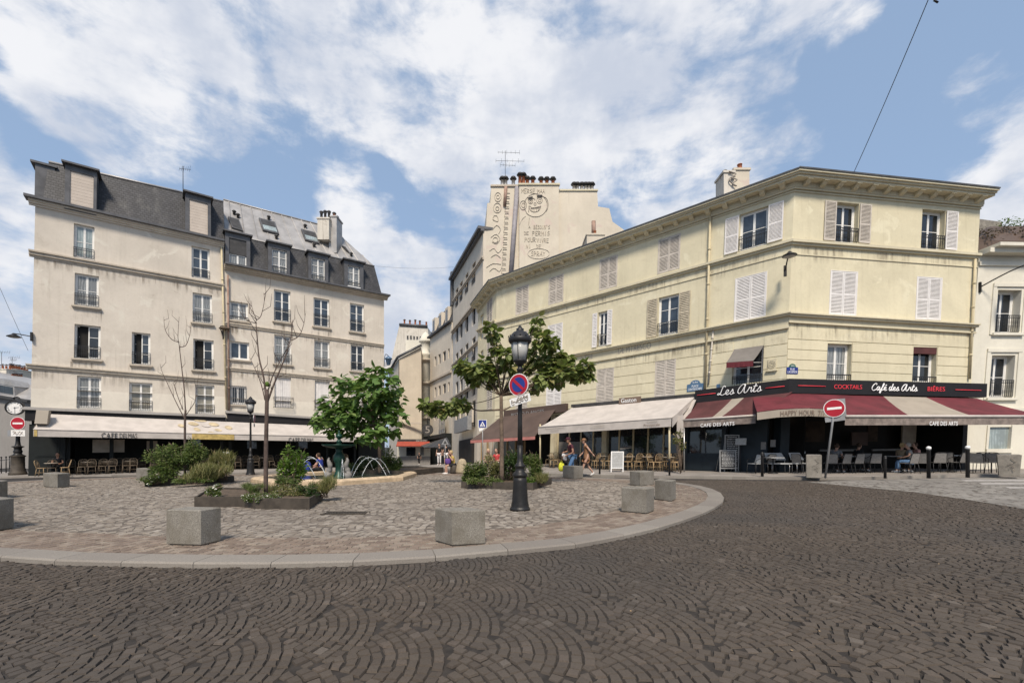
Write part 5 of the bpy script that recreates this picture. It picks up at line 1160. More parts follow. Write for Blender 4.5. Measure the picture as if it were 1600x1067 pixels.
q = F2n.mb(); q.fb(-.2, F2n.L, F2n.H, F2n.H+.22, -7, .4); q.hexa([(0, F2n.H+.22, .1), (F2n.L, F2n.H+.22, .1), (F2n.L, F2n.H+.22, -7), (0, F2n.H+.22, -7), (0.6, F2n.H+3.1, -1.0), (F2n.L, F2n.H+3.1, -1.0), (F2n.L, F2n.H+3.1, -7), (.6, F2n.H+3.1, -7)]); q.build('roof', 'slate', lb)
for s_ in (1.4, 4.2, 6.8): q = F2n.mb(); q.fb(s_, s_+1.2, F2n.H+.3, F2n.H+2.3, -1.5, .1); o = q.build('dormer', 'street_render', lb); q = F2n.mb(); q.fb(s_+.25, s_+.95, F2n.H+.6, F2n.H+2.0, .1, .12); q.build('pane', 'glass_dark', o)
q = F2n.mb(); q.fb(0, F2n.L, -.5, 3.4, 0, .5); q.fb(0, F2n.L, 3.4, 3.9, 0, .9); q.build('shopfront', 'shop_green', lb)
q = F2n.mb(); q.fb(F2n.L-3.4, F2n.L-1.2, 4.0, 6.0, .5, .58); q.build('shop_window', 'glass_curtain', lb)
mb = MB(); a, b_, c_, d_ = at(658, 697, 52), at(699, 684, 46), at(703, 697, 46), at(656, 709, 51); mb.slab([a, b_, at(706, 699, 44), at(664, 700, 47)], .08); mb.build('shop_canopy', 'dark_trim', lb)
# round sign and little triangular sign shown on the lane
tw = thing('stair_tower', 'slim cream stair tower with stone balconies at the bend of the lane', 'building', at(665, 727, 64))
mb = MB(); cx = at(665, 600, 65); zg = gz(cx.x, cx.y); zt_ = at(665, 536, 65).z
mb.lathe([(.72, zg), (.72, zt_-2), (.9, zt_-1.8), (.9, zt_-1.6), (.7, zt_-1.4), (.7, zt_), (.95, zt_+.1), (.95, zt_+.3), (.5, zt_+1.2), (.1, zt_+1.6)], (cx.x, cx.y, 0), 14); mb.build('tower_wall', 'ivory_render', tw)
for y_ in (562, 598, 652): z = at(665, y_, 65).z; mb = MB(); mb.lathe([(.75, z-.5), (1.15, z-.2), (1.2, z), (.75, z)], (cx.x, cx.y, 0), 14); mb.build('balcony', 'cream_moulding', tw)
FR = Facade((at(623, 700, 60).x, 60.0), (at(659, 700, 61).x, 61.0), (624, 559.5), (658, 545))
rb_ = thing('closing_house', 'plain cream gabled house with orange awning closing the view down the lane', 'building', (*at(640, 725, 60)[:2], gz(-13, 60)))
mb = MB(); bz = gz(-14, 60)-.2
P_ = [Vector((at(623, 0, 60).x, 60, bz)), Vector((at(659, 0, 61).x, 61, bz)), at(658, 542, 61), at(624, 560, 60)]
outline_solid(P_[::-1] if False else P_, Vector((-1.5, 9, 0)), 'gable_wall', 'cream_render_pale', rb_)
mb = MB(); L0, L1 = at(608, 0, 72), at(622.8, 0, 60.1); mb.hexa([Vector((L0.x, 72, bz-.5)), Vector((L1.x, 60.1, bz)), Vector((L1.x+.5, 66, bz)), Vector((L0.x+2, 76, bz)), at(608, 583, 72), at(622.8, 560.5, 60.1), at(628, 560.5, 66), at(613, 583, 76)]); mb.build('side_wall', 'street_render', rb_)
for x, y in ((617, 592), (617, 620)): mb = MB(); a, b_ = at(x-1, y+4, 63.5), at(x+1, y-4, 63.2); mb.hexa([(a.x, 63.6, a.z), (b_.x, 62.6, a.z), (b_.x, 63.2, a.z), (a.x, 64.2, a.z), (a.x, 63.6, b_.z), (b_.x, 62.6, b_.z), (b_.x, 63.2, b_.z), (a.x, 64.2, b_.z)]); mb.build('side_window', 'glass_dark', rb_)
mb = MB(); mb.tube([at(607, 584, 72)+Vector((0, -.3, 0)), at(622, 560, 60)+Vector((0, -.3, .1)), at(659, 541, 61)+Vector((0, -.3, .1))], .18, 5); mb.build('roof_edge', 'zinc_dark', rb_)
def rbox(name, x0, x1, y0, y1, Y, th, m, parent):
    a, b_ = at(x0, y1, Y), at(x1, y0, Y); mb = MB(); mb.box(a.x, b_.x, Y, Y+th, a.z, b_.z); return mb.build(name, m, parent)
rbox('string_course', 623, 659, 660, 662, 59.8, .3, 'cream_moulding', rb_); rbox('fascia', 621, 668, 686, 691, 59.4, .6, 'dark_trim', rb_)
rbox('shopfront', 621, 672, 691, 713, 59.6, .4, 'ivory_render', rb_); rbox('shop_window', 635, 649, 699, 712, 59.5, .2, 'glass_dark', rb_); rbox('plinth', 621, 672, 713, 728, 59.5, .4, 'grey_render', rb_); rbox('shop_pane', 657, 662, 699, 711, 59.5, .2, 'glass_curtain', rb_)
mb = MB(); mb.slab([at(621, 690.5, 59.3), at(671, 690.5, 59.3), at(673, 697.5, 57.8), at(619, 697.5, 57.8)], .08); mb.build('awning', 'awning_orange', rb_)
mb = MB(); v2, f2 = text_mesh('BAR RESTO'); a, b_ = at(650, 690, 59.3), at(666, 687, 59.3); mb.add([(a.x+(b_.x-a.x)*x, 59.35, a.z+(b_.z-a.z)*y) for x, y in v2], f2); mb.build('lettering', 'letter_pale', rb_)
# far white gable
fb = thing('far_gable_building', 'stained whitewashed gable wall with chimney row rising beyond the lane', 'building', (*at(640, 700, 82)[:2], -2))
Yf = 82; P_ = [at(x, y, Yf) for x, y in ((606, 640), (612, 560), (624, 508), (668, 511), (674, 560), (674, 640))]
outline_solid(P_[::-1], Vector((0, 7, 0)), 'gable_wall', 'stained_white', fb)
mb = MB(); mb.tube([at(624, 507, Yf-.1), at(668, 510, Yf-.1)], .25, 5); mb.build('coping', 'zinc_dark', fb)
pm_, cm = MB(), MB(); pots(pm_, at(632, 507, Yf+1), 3, (1.0, 0, 0), .7, .18, cm); pots(pm_, at(656, 509, Yf+1), 2, (1.2, 0, 0), .7, .18, cm); pm_.build('chimney_pot', 'terracotta', fb); cm.build('pot_cowl', 'dark_trim', fb)
mb = MB(); a, b_ = at(634, 565, 70), at(662, 531, 70); mb.box(a.x, b_.x, 70, 72, a.z, b_.z); mb.build('lower_gable', 'ivory_render', fb)
pm_ = MB(); pots(pm_, at(637, 531, 70.5), 6, (.5, 0, 0), .6, .14); pm_.build('chimney_pot', 'zinc_dark', fb)
mb = MB(); a, b_ = at(612, 585, 76), at(662, 565, 76); mb.hexa([(a.x, 70, a.z), (b_.x, 70, a.z), (b_.x, 76, a.z), (a.x, 76, a.z), (a.x, 72, b_.z-.8), (b_.x, 72, b_.z+.8), (b_.x, 76, b_.z+.8), (a.x, 76, b_.z-.8)]); mb.build('lower_roof', 'zinc', fb)

# ================================================================== left background street
Lb = [(-66, 50), (at(50, 700, 46).x-1.2, 47.5)]
FLb = Facade(Lb[0], Lb[1], (-124, 597), (50, 625))
gb = thing('grey_street_building', 'old grey mansard building at the left edge behind the street clock', 'building', (*Lb[1], gz(*Lb[1])))
wall(FLb, gb, 'grey_render', [], depth=8)
q = FLb.mb(); q.fb(0, FLb.L+.1, FLb.H-.3, FLb.H, -.01, .5); q.build('eaves', 'dark_trim', gb)
q = FLb.mb(); q.hexa([(0, FLb.H, .1), (FLb.L, FLb.H, .1), (FLb.L, FLb.H, -8), (0, FLb.H, -8), (0, FLb.H+2.0, -1.5), (FLb.L-.3, FLb.H+1.6, -1.5), (FLb.L-.3, FLb.H+1.6, -7), (0, FLb.H+2.0, -7)]); q.build('roof', 'zinc', gb)
for px_ in (-3, 4, 11, 17):
    s_ = FLb.px(px_, 612)[0]; q = FLb.mb(); q.fb(s_-.5, s_+.5, FLb.H+.1, FLb.H+1.3, -1.5, .0); q.hexa([(s_-.6, FLb.H+1.3, .05), (s_+.6, FLb.H+1.3, .05), (s_+.6, FLb.H+1.3, -1.5), (s_-.6, FLb.H+1.3, -1.5), (s_-.04, FLb.H+1.9, .05), (s_+.04, FLb.H+1.9, .05), (s_+.04, FLb.H+1.9, -1.5), (s_-.04, FLb.H+1.9, -1.5)]); o = q.build('dormer', 'zinc', gb)
    q = FLb.mb(); q.fb(s_-.3, s_+.3, FLb.H+.3, FLb.H+1.15, .0, .02); q.build('pane', 'glass_dark', o)
for x0, x1, y0, y1, Y, m_, n in ((-30, 10, 576, 640, 56, 'stained_white', 5), (9, 22, 576, 620, 57, 'ivory_render', 5), (22, 35.5, 578, 640, 58, 'mural_render', 2), (12, 24, 590, 620, 55, 'grey_render', 4)):
    stack(gb, x0, x1, y0, y1, Y, dy=1.2, m=m_, n=n+2, ph=.45, pr=.12)
stack(gb, 36, 49, 590, 640, 66, dy=1.5, m='cream_moulding', n=3, ph=.4, pr=.12)
anten('rooftop_aerial', at(2.5, 577, 56.5), 2.2, 'thin television aerial over the old grey building at the left edge', ((.98, 1.0),)); anten('rooftop_aerial', at(19, 577, 57.5), 1.6, 'paired thin aerials above the chimney row of the grey building', ((.95, .9), (.75, .5)))
anten('rooftop_aerial', FW.P(286, 301, -3), 1.9, 'short aerial standing on the slate roof ridge', ((.9, .5),))
# ================================================================== ground
def poly_sheet(name, pts, h, m, label=None, drop=None, kind='structure', steps=1):
    """flat paving that follows the sloping ground; pts = [(x, y)]"""
    k = len(pts); mb = MB(); top = [(x, y, gz(x, y)+h) for x, y in pts]
    tri = geometry.tessellate_polygon([[Vector((x, y, 0)) for x, y in pts]])
    mb.add(top, [t for t in tri])
    if drop: mb.add(top+[(x, y, gz(x, y)+h-drop) for x, y in pts], [(i, (i+1) % k, (i+1) % k+k, i+k) for i in range(k)])
    return mb.build(name, m, kind=kind)
mb = MB(); xs = [-400, -120, -60, -40, -20, -10, 0, 10, 20, 40, 60, 120, 400]; ys = [-60, 0, 10, 20, 30, 34, 45, 60, 90, 140, 800]
for a, b_ in zip(xs, xs[1:]):
    for c_, d_ in zip(ys, ys[1:]):
        mb.quad(*[(x, y, gz(x, min(y, 140))-.014) for x, y in ((a, c_), (b_, c_), (b_, d_), (a, d_))])
mb.build('ground', 'road_sheet', kind='structure')
CX, CY, CR = -3.65, 16.0, 10.0      # kerb circle of the square
Pk = [(0, 875.4), (81, 881), (162.6, 883.5), (244, 885.5), (358, 886.5), (500, 885), (650, 878.4), (770, 867.5), (890, 856.5), (980, 840), (1040, 825), (1100, 804), (1127, 789), (1132, 780), (1118, 768), (1075, 758), (1000, 751), (900, 747), (780, 742.5), (650, 739.5), (480, 740), (300, 744), (150, 748.5), (40, 753), (-120, 764), (-300, 785), (-430, 830), (-200, 862)]
pk = [G(x, y, 0) for x, y in Pk]; plaza = [(p.x, p.y) for p in smooth_path([(p.x, p.y) for p in pk], 8, closed=True)]
PA = np.array(plaza)
def inside(X, Y, P):
    r = np.zeros(X.shape, bool); n = len(P); j = n-1
    for i in range(n):
        xi, yi = P[i]; xj, yj = P[j]
        c = ((yi > Y) != (yj > Y)) & (X < (xj-xi)*(Y-yi)/(yj-yi+1e-12)+xi); r ^= c; j = i
    return r
def offset(P, d):
    n = len(P); A = np.roll(P, 1, 0); B = np.roll(P, -1, 0); t = B-A; t /= np.linalg.norm(t, axis=1)[:, None]
    nn = np.stack([-t[:, 1], t[:, 0]], 1)
    area = np.sum(P[:, 0]*np.roll(P[:, 1], -1)-np.roll(P[:, 0], -1)*P[:, 1])
    return P+nn*d*(1 if area > 0 else -1)
HP = .06
poly_sheet('plaza', [tuple(p) for p in offset(PA, .1)], HP-.008, 'joint_light')
poly_sheet('plaza_joint_bed', [tuple(p) for p in offset(PA, 1.66)], HP-.005, 'joint_plaza')
def stones(name, quads, m, z0, depth=.016, bev=.008, jit=.004, tilt=.006, crown=0):
    """one paving object: every block a bevelled island. quads: (n,4,2) outer corners ccw"""
    n = len(quads); Q = np.asarray(quads); c = Q.mean(1, keepdims=True)
    size = np.linalg.norm(Q-c, axis=2, keepdims=True); inner = c+(Q-c)*(1-bev/size.clip(.02))
    gzv = GS*Q[..., 0].clip(-40, 40)-GK*(Q[..., 1]-34).clip(0)
    dz = RNG.normal(0, jit, (n, 1)).clip(-2*jit, 2*jit); tl = RNG.normal(0, tilt, (n, 2))
    rel = Q-c; zt = gzv+z0+dz+rel[..., 0]*tl[:, :1]*3+rel[..., 1]*tl[:, 1:]*3
    V = np.zeros((n, 9, 3)); V[:, :4, :2] = Q; V[:, :4, 2] = zt-depth; V[:, 4:8, :2] = inner; V[:, 4:8, 2] = zt
    V[:, 8, :2] = c[:, 0]; V[:, 8, 2] = zt.mean(1)+.002
    f = np.array([[0, 1, 5, 4], [1, 2, 6, 5], [2, 3, 7, 6], [3, 0, 4, 7]]); t = np.array([[4, 5, 8], [5, 6, 8], [6, 7, 8], [7, 4, 8]])
    base = (np.arange(n)*9)[:, None, None]
    F4 = (f[None]+base).reshape(-1, 4); F3 = (t[None]+base).reshape(-1, 3)
    me = bpy.data.meshes.new(name); nv = n*9; n4, n3 = len(F4), len(F3)
    me.vertices.add(nv); me.vertices.foreach_set('co', V.reshape(-1)); me.loops.add(n4*4+n3*3)
    me.loops.foreach_set('vertex_index', np.concatenate([F4.reshape(-1), F3.reshape(-1)]).astype(np.int32)); me.polygons.add(n4+n3)
    me.polygons.foreach_set('loop_start', np.concatenate([np.arange(n4)*4, n4*4+np.arange(n3)*3]).astype(np.int32))
    me.polygons.foreach_set('use_smooth', np.zeros(n4+n3, bool))
    me.update(calc_edges=True); me.materials.append(M[m])
    o = bpy.data.objects.new(name, me); COL.objects.link(o); o['kind'] = 'structure'; return o
def scallops(W, h, w_, rho, ring, rings, vrange, gap=.014, jit=.006):
    """segmental arcs: ring(u, v) maps across/along coordinates to the plan"""
    out = []
    for k in range(*rings):
        ph = RNG.random()*h
        vs = np.arange(vrange[0], vrange[1], h)+ph
        um = W/2; fm = math.asin(min(.96, um/rho)); nst = int(round(2*fm*rho/w_))
        for j, v in enumerate(vs):
            off = (j % 2)*.5+RNG.normal(0, .22)
            cuts = np.arange(-1, nst+2)+off+RNG.normal(0, .085, nst+3)
            fi = (-fm+cuts/nst*2*fm).clip(-fm, fm)
            a0, a1 = fi[:-1], fi[1:]; ok = (a1-a0) > .35*(2*fm/nst); a0, a1 = a0[ok], a1[ok]
            if not len(a0): continue
            g = gap/2/rho; bul = lambda a: rho*np.cos(a)-rho
            vj = RNG.normal(0, .003); v = v+vj
            us = np.stack([a0+g, a1-g, a1-g, a0+g], 1); hh = np.array([gap/2, gap/2, h-gap/2, h-gap/2])[None]
            U = rho*np.sin(us)+k*W; Vv = v+bul(us)+hh
            U = U+RNG.normal(0, jit, U.shape); Vv = Vv+RNG.normal(0, jit, Vv.shape)
            X, Y = ring(U, Vv); out.append(np.stack([X, Y], -1))
    return np.concatenate(out)
def fans(W, h, w_, ring, ru, rv, gap=.012, jit=.005):
    """overlapping paving fans: concentric arcs of blocks inside each fish scale of the lattice"""
    D = W/2; Rs = W/2*1.02; out = []; c0 = -.36*W
    for j in range(int(rv[0]/D), int(rv[1]/D)):
        for i in range(*ru):
            cu, cv = i*W+(j % 2)*W/2, j*D
            r = h*.6+RNG.random()*h*.3
            while r < Rs-c0+h:
                hh = h*RNG.uniform(.93, 1.07); n = max(3, int(round(2*1.35*(r+hh/2)/w_))); da = 2*1.35/n; ph = RNG.uniform(0, 1)*da
                a = -1.35-ph+da*(np.arange(n+2)+RNG.normal(0, .07, n+2)); a0, a1 = a[:-1], a[1:]; g = gap/2/max(r, .1)
                A = np.stack([a0+g, a1-g, a1-g, a0+g], 1); Rr = np.array([r+gap/2, r+gap/2, r+hh-gap/2, r+hh-gap/2])[None]
                U = cu+Rr*np.sin(A); V = cv+c0+Rr*np.cos(A); mu, mv = U.mean(1)-cu, V.mean(1)-cv
                ok = (mu**2+mv**2 < Rs**2)
                for du, dv in ((-W/2, -D), (W/2, -D), (0, -2*D), (-W, 0), (W, 0)): ok &= ((mu-du)**2+(mv-dv)**2 > Rs**2) | ((du != 0) & (dv == 0) & (np.abs(mu) < W/2))
                if ok.any(): out.append((U[ok]+RNG.normal(0, jit, (ok.sum(), 4)), V[ok]+RNG.normal(0, jit, (ok.sum(), 4))))
                r += hh
    U = np.concatenate([o[0] for o in out]); V = np.concatenate([o[1] for o in out]); U, V = U[:, ::-1], V[:, ::-1]
    X, Y = ring(U, V); return np.stack([X, Y], -1)
def keep(Q, test):
    c = Q.mean(1); return Q[test(c[:, 0], c[:, 1])]
# road: arcs laid in rings round the square
kerb_out = offset(PA, -.02)
def ring_road(U, V):
    r = CR+1.0+U; th = V/(CR+4.5); return CX+r*np.cos(th), CY+r*np.sin(th)
RW = 1.24
R1 = fans(1.28, .100, .104, ring_road, (-1, 13), (-math.pi*.98*(CR+4.5), math.pi*.27*(CR+4.5)))
view = lambda X, Y, m=2.8: (np.abs(X) < 1.17*Y+m) & (Y > 1.3)
R1 = keep(R1, lambda X, Y: view(X, Y) & ~inside(X, Y, kerb_out) & (Y < 18.6) & ~((X > 9.5) & (Y > 15.5+.25*(20-X))))
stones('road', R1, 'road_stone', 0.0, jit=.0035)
# square: arcs over the middle, brick rows and a granite kerb along the edge
in_band = offset(PA, 1.62)
def plane_map(U, V): 
    a = math.radians(172); return V*math.cos(a)-U*math.sin(a)-4, V*math.sin(a)+U*math.cos(a)+15
Q2 = fans(2.0, .148, .16, plane_map, (-6, 8), (-20, 22), gap=.016, jit=.009)
Q2 = keep(Q2, lambda X, Y: view(X, Y) & inside(X, Y, in_band))
stones('plaza_setts', Q2, 'plaza_stone', HP, jit=.005, tilt=.01)
def along(P, d0, d1, length, gap, jit=.005):
    A, B = offset(P, d0+gap/2), offset(P, d1-gap/2); out = []
    mid = (A+B)/2; seg = np.linalg.norm(np.roll(mid, -1, 0)-mid, axis=1); cum = np.concatenate([[0], np.cumsum(seg)]); tot = cum[-1]
    n = int(tot/length); off_ = RNG.random()*length*0; pos = np.linspace(0, tot, n+1)
    def ev(Pp, s_): PP = np.vstack([Pp, Pp[:1]]); s_ = np.clip(s_, 0, tot); return np.stack([np.interp(s_, cum, PP[:, 0]), np.interp(s_, cum, PP[:, 1])], 1)
    p0, p1 = pos[:-1]+gap/2, pos[1:]-gap/2
    Q = np.stack([ev(A, p0), ev(A, p1), ev(B, p1), ev(B, p0)], 1); return Q+RNG.normal(0, jit, Q.shape)
rows = []; d = .43
while d < 1.60: rows.append(along(PA, d, d+.128, .185, .016)); d += .132
Q3 = keep(np.concatenate(rows), lambda X, Y: view(X, Y)); a = (Q3[:, 1]-Q3[:, 0]); b_ = (Q3[:, 3]-Q3[:, 0])
if np.median(a[:, 0]*b_[:, 1]-a[:, 1]*b_[:, 0]) < 0: Q3 = Q3[:, ::-1]
stones('plaza_edge_setts', Q3, 'band_stone', HP, jit=.003)
Qk = along(PA, 0.0, .42, 1.05, .009, 0); a = (Qk[:, 1]-Qk[:, 0]); b_ = (Qk[:, 3]-Qk[:, 0])
if np.median(a[:, 0]*b_[:, 1]-a[:, 1]*b_[:, 0]) < 0: Qk = Qk[:, ::-1]
# long kerb stones follow the curve: split each in short pieces but keep one island
def kerb(Q):
    mb = MB()
    for q_ in Q:
        k = 4; pts = []; 
        for i in range(k+1):
            u = i/k; A_ = q_[0]*(1-u)+q_[1]*u; B_ = q_[3]*(1-u)+q_[2]*u
            for (x, y), z in ((A_, -.03), (A_, HP-.018), (A_*.95+B_*.05, HP+.006), (B_, HP+.008), (B_, -.03)): pts.append((x, y, gz(x, y)+z))
        F_ = []
        for i in range(k):
            for j in range(4): F_.append((i*5+j, (i+1)*5+j, (i+1)*5+j+1, i*5+j+1))
        F_ += [(4, 3, 2, 1, 0), tuple(k*5+j for j in range(5))]
        mb.add(pts, F_)
    return mb.build('kerb', 'kerb_stone', kind='structure')
kerb(Qk)
# pavements before the houses
def gp2(L, h=0): return [(p.x, p.y) for p in (G(x, y, h) for x, y in L)]
RS = gp2([(655, 730), (679, 733), (735, 738), (842, 742.3), (960, 745.6), (1100, 747.6), (1225, 749), (1328, 749.2), (1440, 747), (1507, 745), (1600, 744.3), (1800, 744.5)])
rs_poly = RS+[(60, 27), (14, 30), (4, 33), (1, 37), (-2, 42), (-6.5, 57), (-9, 58)]
poly_sheet('pavement', rs_poly, .10, 'pavement', drop=.14)
LS = gp2([(-160, 754), (-60, 749), (40, 746), (210, 743.3), (330, 741.3), (480, 738), (600, 733)])
ls_poly = LS+[(-13, 46), (-22, 50), (-34, 42), (-44, 27), (-44, 20)]
poly_sheet('pavement', ls_poly[::-1], .08, 'pavement', drop=.12)
def kerb_line(P, h, w_=.16):
    mb = MB(); L = smooth_path(P, 6)
    for p, q_ in zip(L, L[1:]):
        n = (q_-p).normalized(); n = Vector((-n.y, n.x, 0))*w_
        for s_ in (0,):
            a_, b2 = p-n*.08, q_-n*.08; mb.hexa([(v.x, v.y, gz(v.x, v.y)-.02) for v in (a_, b2, b2+n, a_+n)]+[(v.x, v.y, gz(v.x, v.y)+h+.006) for v in (a_, b2, b2+n, a_+n)])
    return mb.build('kerb', 'kerb_stone', kind='structure')
kerb_line(RS, .10); kerb_line(LS, .08)
# pale asphalt of the side street on the right with crossing bars
cr = gp2([(1262, 753.2), (1330, 759.5), (1425, 768.5), (1512, 780.5), (1600, 795), (1760, 822), (1950, 850)])
poly_sheet('side_street', cr+gp2([(2100, 760), (1800, 745.5), (1600, 745.3), (1507, 746), (1440, 748), (1328, 750.2)]), .004, 'asphalt_pale')
for k, (x0, x1, y) in enumerate(((1500, 1700, 750.6), (1528, 1760, 755.6), (1570, 1900, 762))):
    poly_sheet('crossing_stripe', gp2([(x0, y-1.3), (x1, y-1.5), (x1+14, y+1.5), (x0+8, y+1.2)]), .008, 'road_white')
# lane surface
poly_sheet('lane', [(-9.5, 34.1), (-1.5, 34.1), (-2.5, 40), (-7, 56), (-11, 62), (-14, 61), (-12.5, 50), (-11, 40)], .012, 'asphalt_pale')
# iron drain in the square and small covers
dr = thing('drain_cover', 'rectangular iron drain grating set in the setts right of the flowering planter', 'drain', G(540, 802, HP))
p = G(540, 802, HP); mb = MB(); mb.box(p.x-.47, p.x+.47, p.y-.17, p.y+.17, p.z-.03, p.z+.006); mb.build('tray', 'soil', dr)
mb = MB()
for i in range(15): x = p.x-.45+i*.0636; mb.box(x-.017, x+.017, p.y-.15, p.y+.15, p.z+.008, p.z+.022)
mb.box(p.x-.50, p.x+.50, p.y-.19, p.y-.155, p.z, p.z+.025); mb.box(p.x-.50, p.x+.50, p.y+.155, p.y+.19, p.z, p.z+.025); mb.build('grating', 'corten', dr)
mb = MB()
for i in range(60):
    y = 3.0+RNG.random()*13; x = (RNG.random()*2-1)*1.1*y; s_ = .004+RNG.random()*.008; z = gz(x, y)+.012+(.055 if inside(np.array([x]), np.array([y]), PA)[0] else 0)
    a = RNG.random()*6.3; c_, d_ = math.cos(a)*s_, math.sin(a)*s_; mb.add([(x+c_, y+d_, z), (x-d_, y+c_, z+.004), (x-c_*1.4, y-d_*1.2, z), (x+d_, y-c_, z+.006)], [(0, 1, 2, 3)])
mb.build('litter', 'rattan', kind='stuff')
# ================================================================== granite cubes
def ordn(i): return ['first', 'second', 'third', 'fourth', 'fifth', 'sixth', 'seventh', 'eighth', 'ninth', 'tenth', 'eleventh', 'twelfth', 'thirteenth', 'fourteenth', 'fifteenth', 'sixteenth', 'seventeenth', 'eighteenth'][i]
def bevel_box(mb, c, ux, uy, sx, sy, z0, z1, b=.012, taper=0.0):
    """box with chamfered edges: c = corner on the plan, ux/uy unit vectors"""
    def loop(i, z, tp): return [c+ux*(x)+uy*(y)+Vector((0, 0, z)) for x, y in ((i-tp, i-tp), (sx-i+tp, i-tp), (sx-i+tp, sy-i+tp), (i-tp, sy-i+tp))]
    L = [loop(b, z0, 0), loop(0, z0+b, 0), loop(0, z1-b, taper), loop(b, z1, taper)]
    pts = [p for l in L for p in l]; F = [(3, 2, 1, 0), (12, 13, 14, 15)]
    for k in range(3):
        for i in range(4): F.append((k*4+i, k*4+(i+1) % 4, (k+1)*4+(i+1) % 4, (k+1)*4+i))
    mb.add(pts, F)
def cube(left, front, right, h, label, hh=HP, m='granite_speck'):
    l, f, r = G(*left, hh), G(*front, hh), G(*right, hh); U = r-f; V = l-f; U.z = V.z = 0; z = gz(f.x, f.y)+hh; mb = MB(); c = Vector((f.x, f.y, 0))
    bevel_box(mb, c, U.normalized(), V.normalized(), U.length, V.length, z+.012, z+h, .014)
    bevel_box(mb, c+(U.normalized()+V.normalized())*.03, U.normalized(), V.normalized(), U.length-.06, V.length-.06, z-.02, z+.014, .002)
    tag(mb.build('granite_cube', m), label, 'stone seat', 'granite cube seats round the square')
cube((260, 852), (314, 853), (345, 845.5), .56, 'large granite cube nearest the camera on the left, below the flowering planter')
cube((680, 846), (706, 853.5), (758, 850), .53, 'large granite cube near the kerb just left of the tall lamp post foot')
cube((971, 799.5), (1010, 803), (1022, 798.6), .54, 'front granite cube of the three clustered by the right curve of the kerb')
cube((1023, 780.4), (1049, 783.6), (1056, 780), .53, 'rightmost granite cube of the three clustered by the right curve of the kerb')
cube((984, 757.5), (1000, 759.5), (1022, 757), .5, 'rearmost granite cube of the three clustered by the right curve of the kerb')
cube((879.4, 746.3), (896.4, 748.4), (911, 747.2), .54, 'granite cube in front of the man and child by the white restaurant awning')
cube((67.5, 760.5), (90, 762.4), (109, 760.5), .56, 'granite cube standing before the left end of the long white cafe awning')
cube((213, 749), (231, 750.6), (243, 749.3), .54, 'granite cube half hidden left of the big bushy planter')
cube((-62, 826), (-14, 832), (21.5, 825.5), .60, 'granite cube cut by the left edge of the photo, the nearer of two')
cube((-34, 777.5), (-6, 780.5), (12, 777.5), .55, 'granite cube cut by the left edge of the photo, the farther of two')
# concrete box and flared planter before the corner cafe
def cafe_box(x0, x1, y0, y1, label, taper, two=True):
    p = G(x0, y1, .1); Y = p.y; ph = math.atan2(p.x, p.y)*.93; w_ = (x1-x0)/FL*Y*math.cos(ph); h = (y1-y0)/FL*Y; t = thing('concrete_planter', label, 'planter', p)
    ux = Vector((math.cos(ph), -math.sin(ph), 0)); uy = Vector((-ux.y, ux.x, 0)); mb = MB(); bevel_box(mb, Vector((p.x, p.y, 0)), ux, uy, w_, .5, p.z, p.z+h, .012, taper); mb.build('tub', 'concrete', t)
    mb = MB(); bevel_box(mb, Vector((p.x, p.y, 0))+ux*.04+uy*.04, ux, uy, w_-.08, .42, p.z+h-.02, p.z+h+.012, .004, taper); mb.build('rim_lid', 'mesh_grey', t)
    mb = MB()
    for k in range(5):
        a = k*.9; zz = h*(.25+.12*k); mb.tube([p+ux*w_*x_-uy*(.006+taper)+Vector((0, 0, zz+z_)) for x_, z_ in ((.55+.2*math.cos(a*2), 0), (.7+.15*math.sin(a*3), .06), (.65, .1))], .008, 4)
    mb.build('scribble', 'paint_faint' if taper else 'paint_black', t)
cafe_box(1260, 1283, 710.5, 746.3, 'tall grey concrete box with scribbles, left of the leaning no entry sign', 0)
cafe_box(1561, 1591, 710, 743, 'flared brown grey concrete tub right of the last bollard', .05)

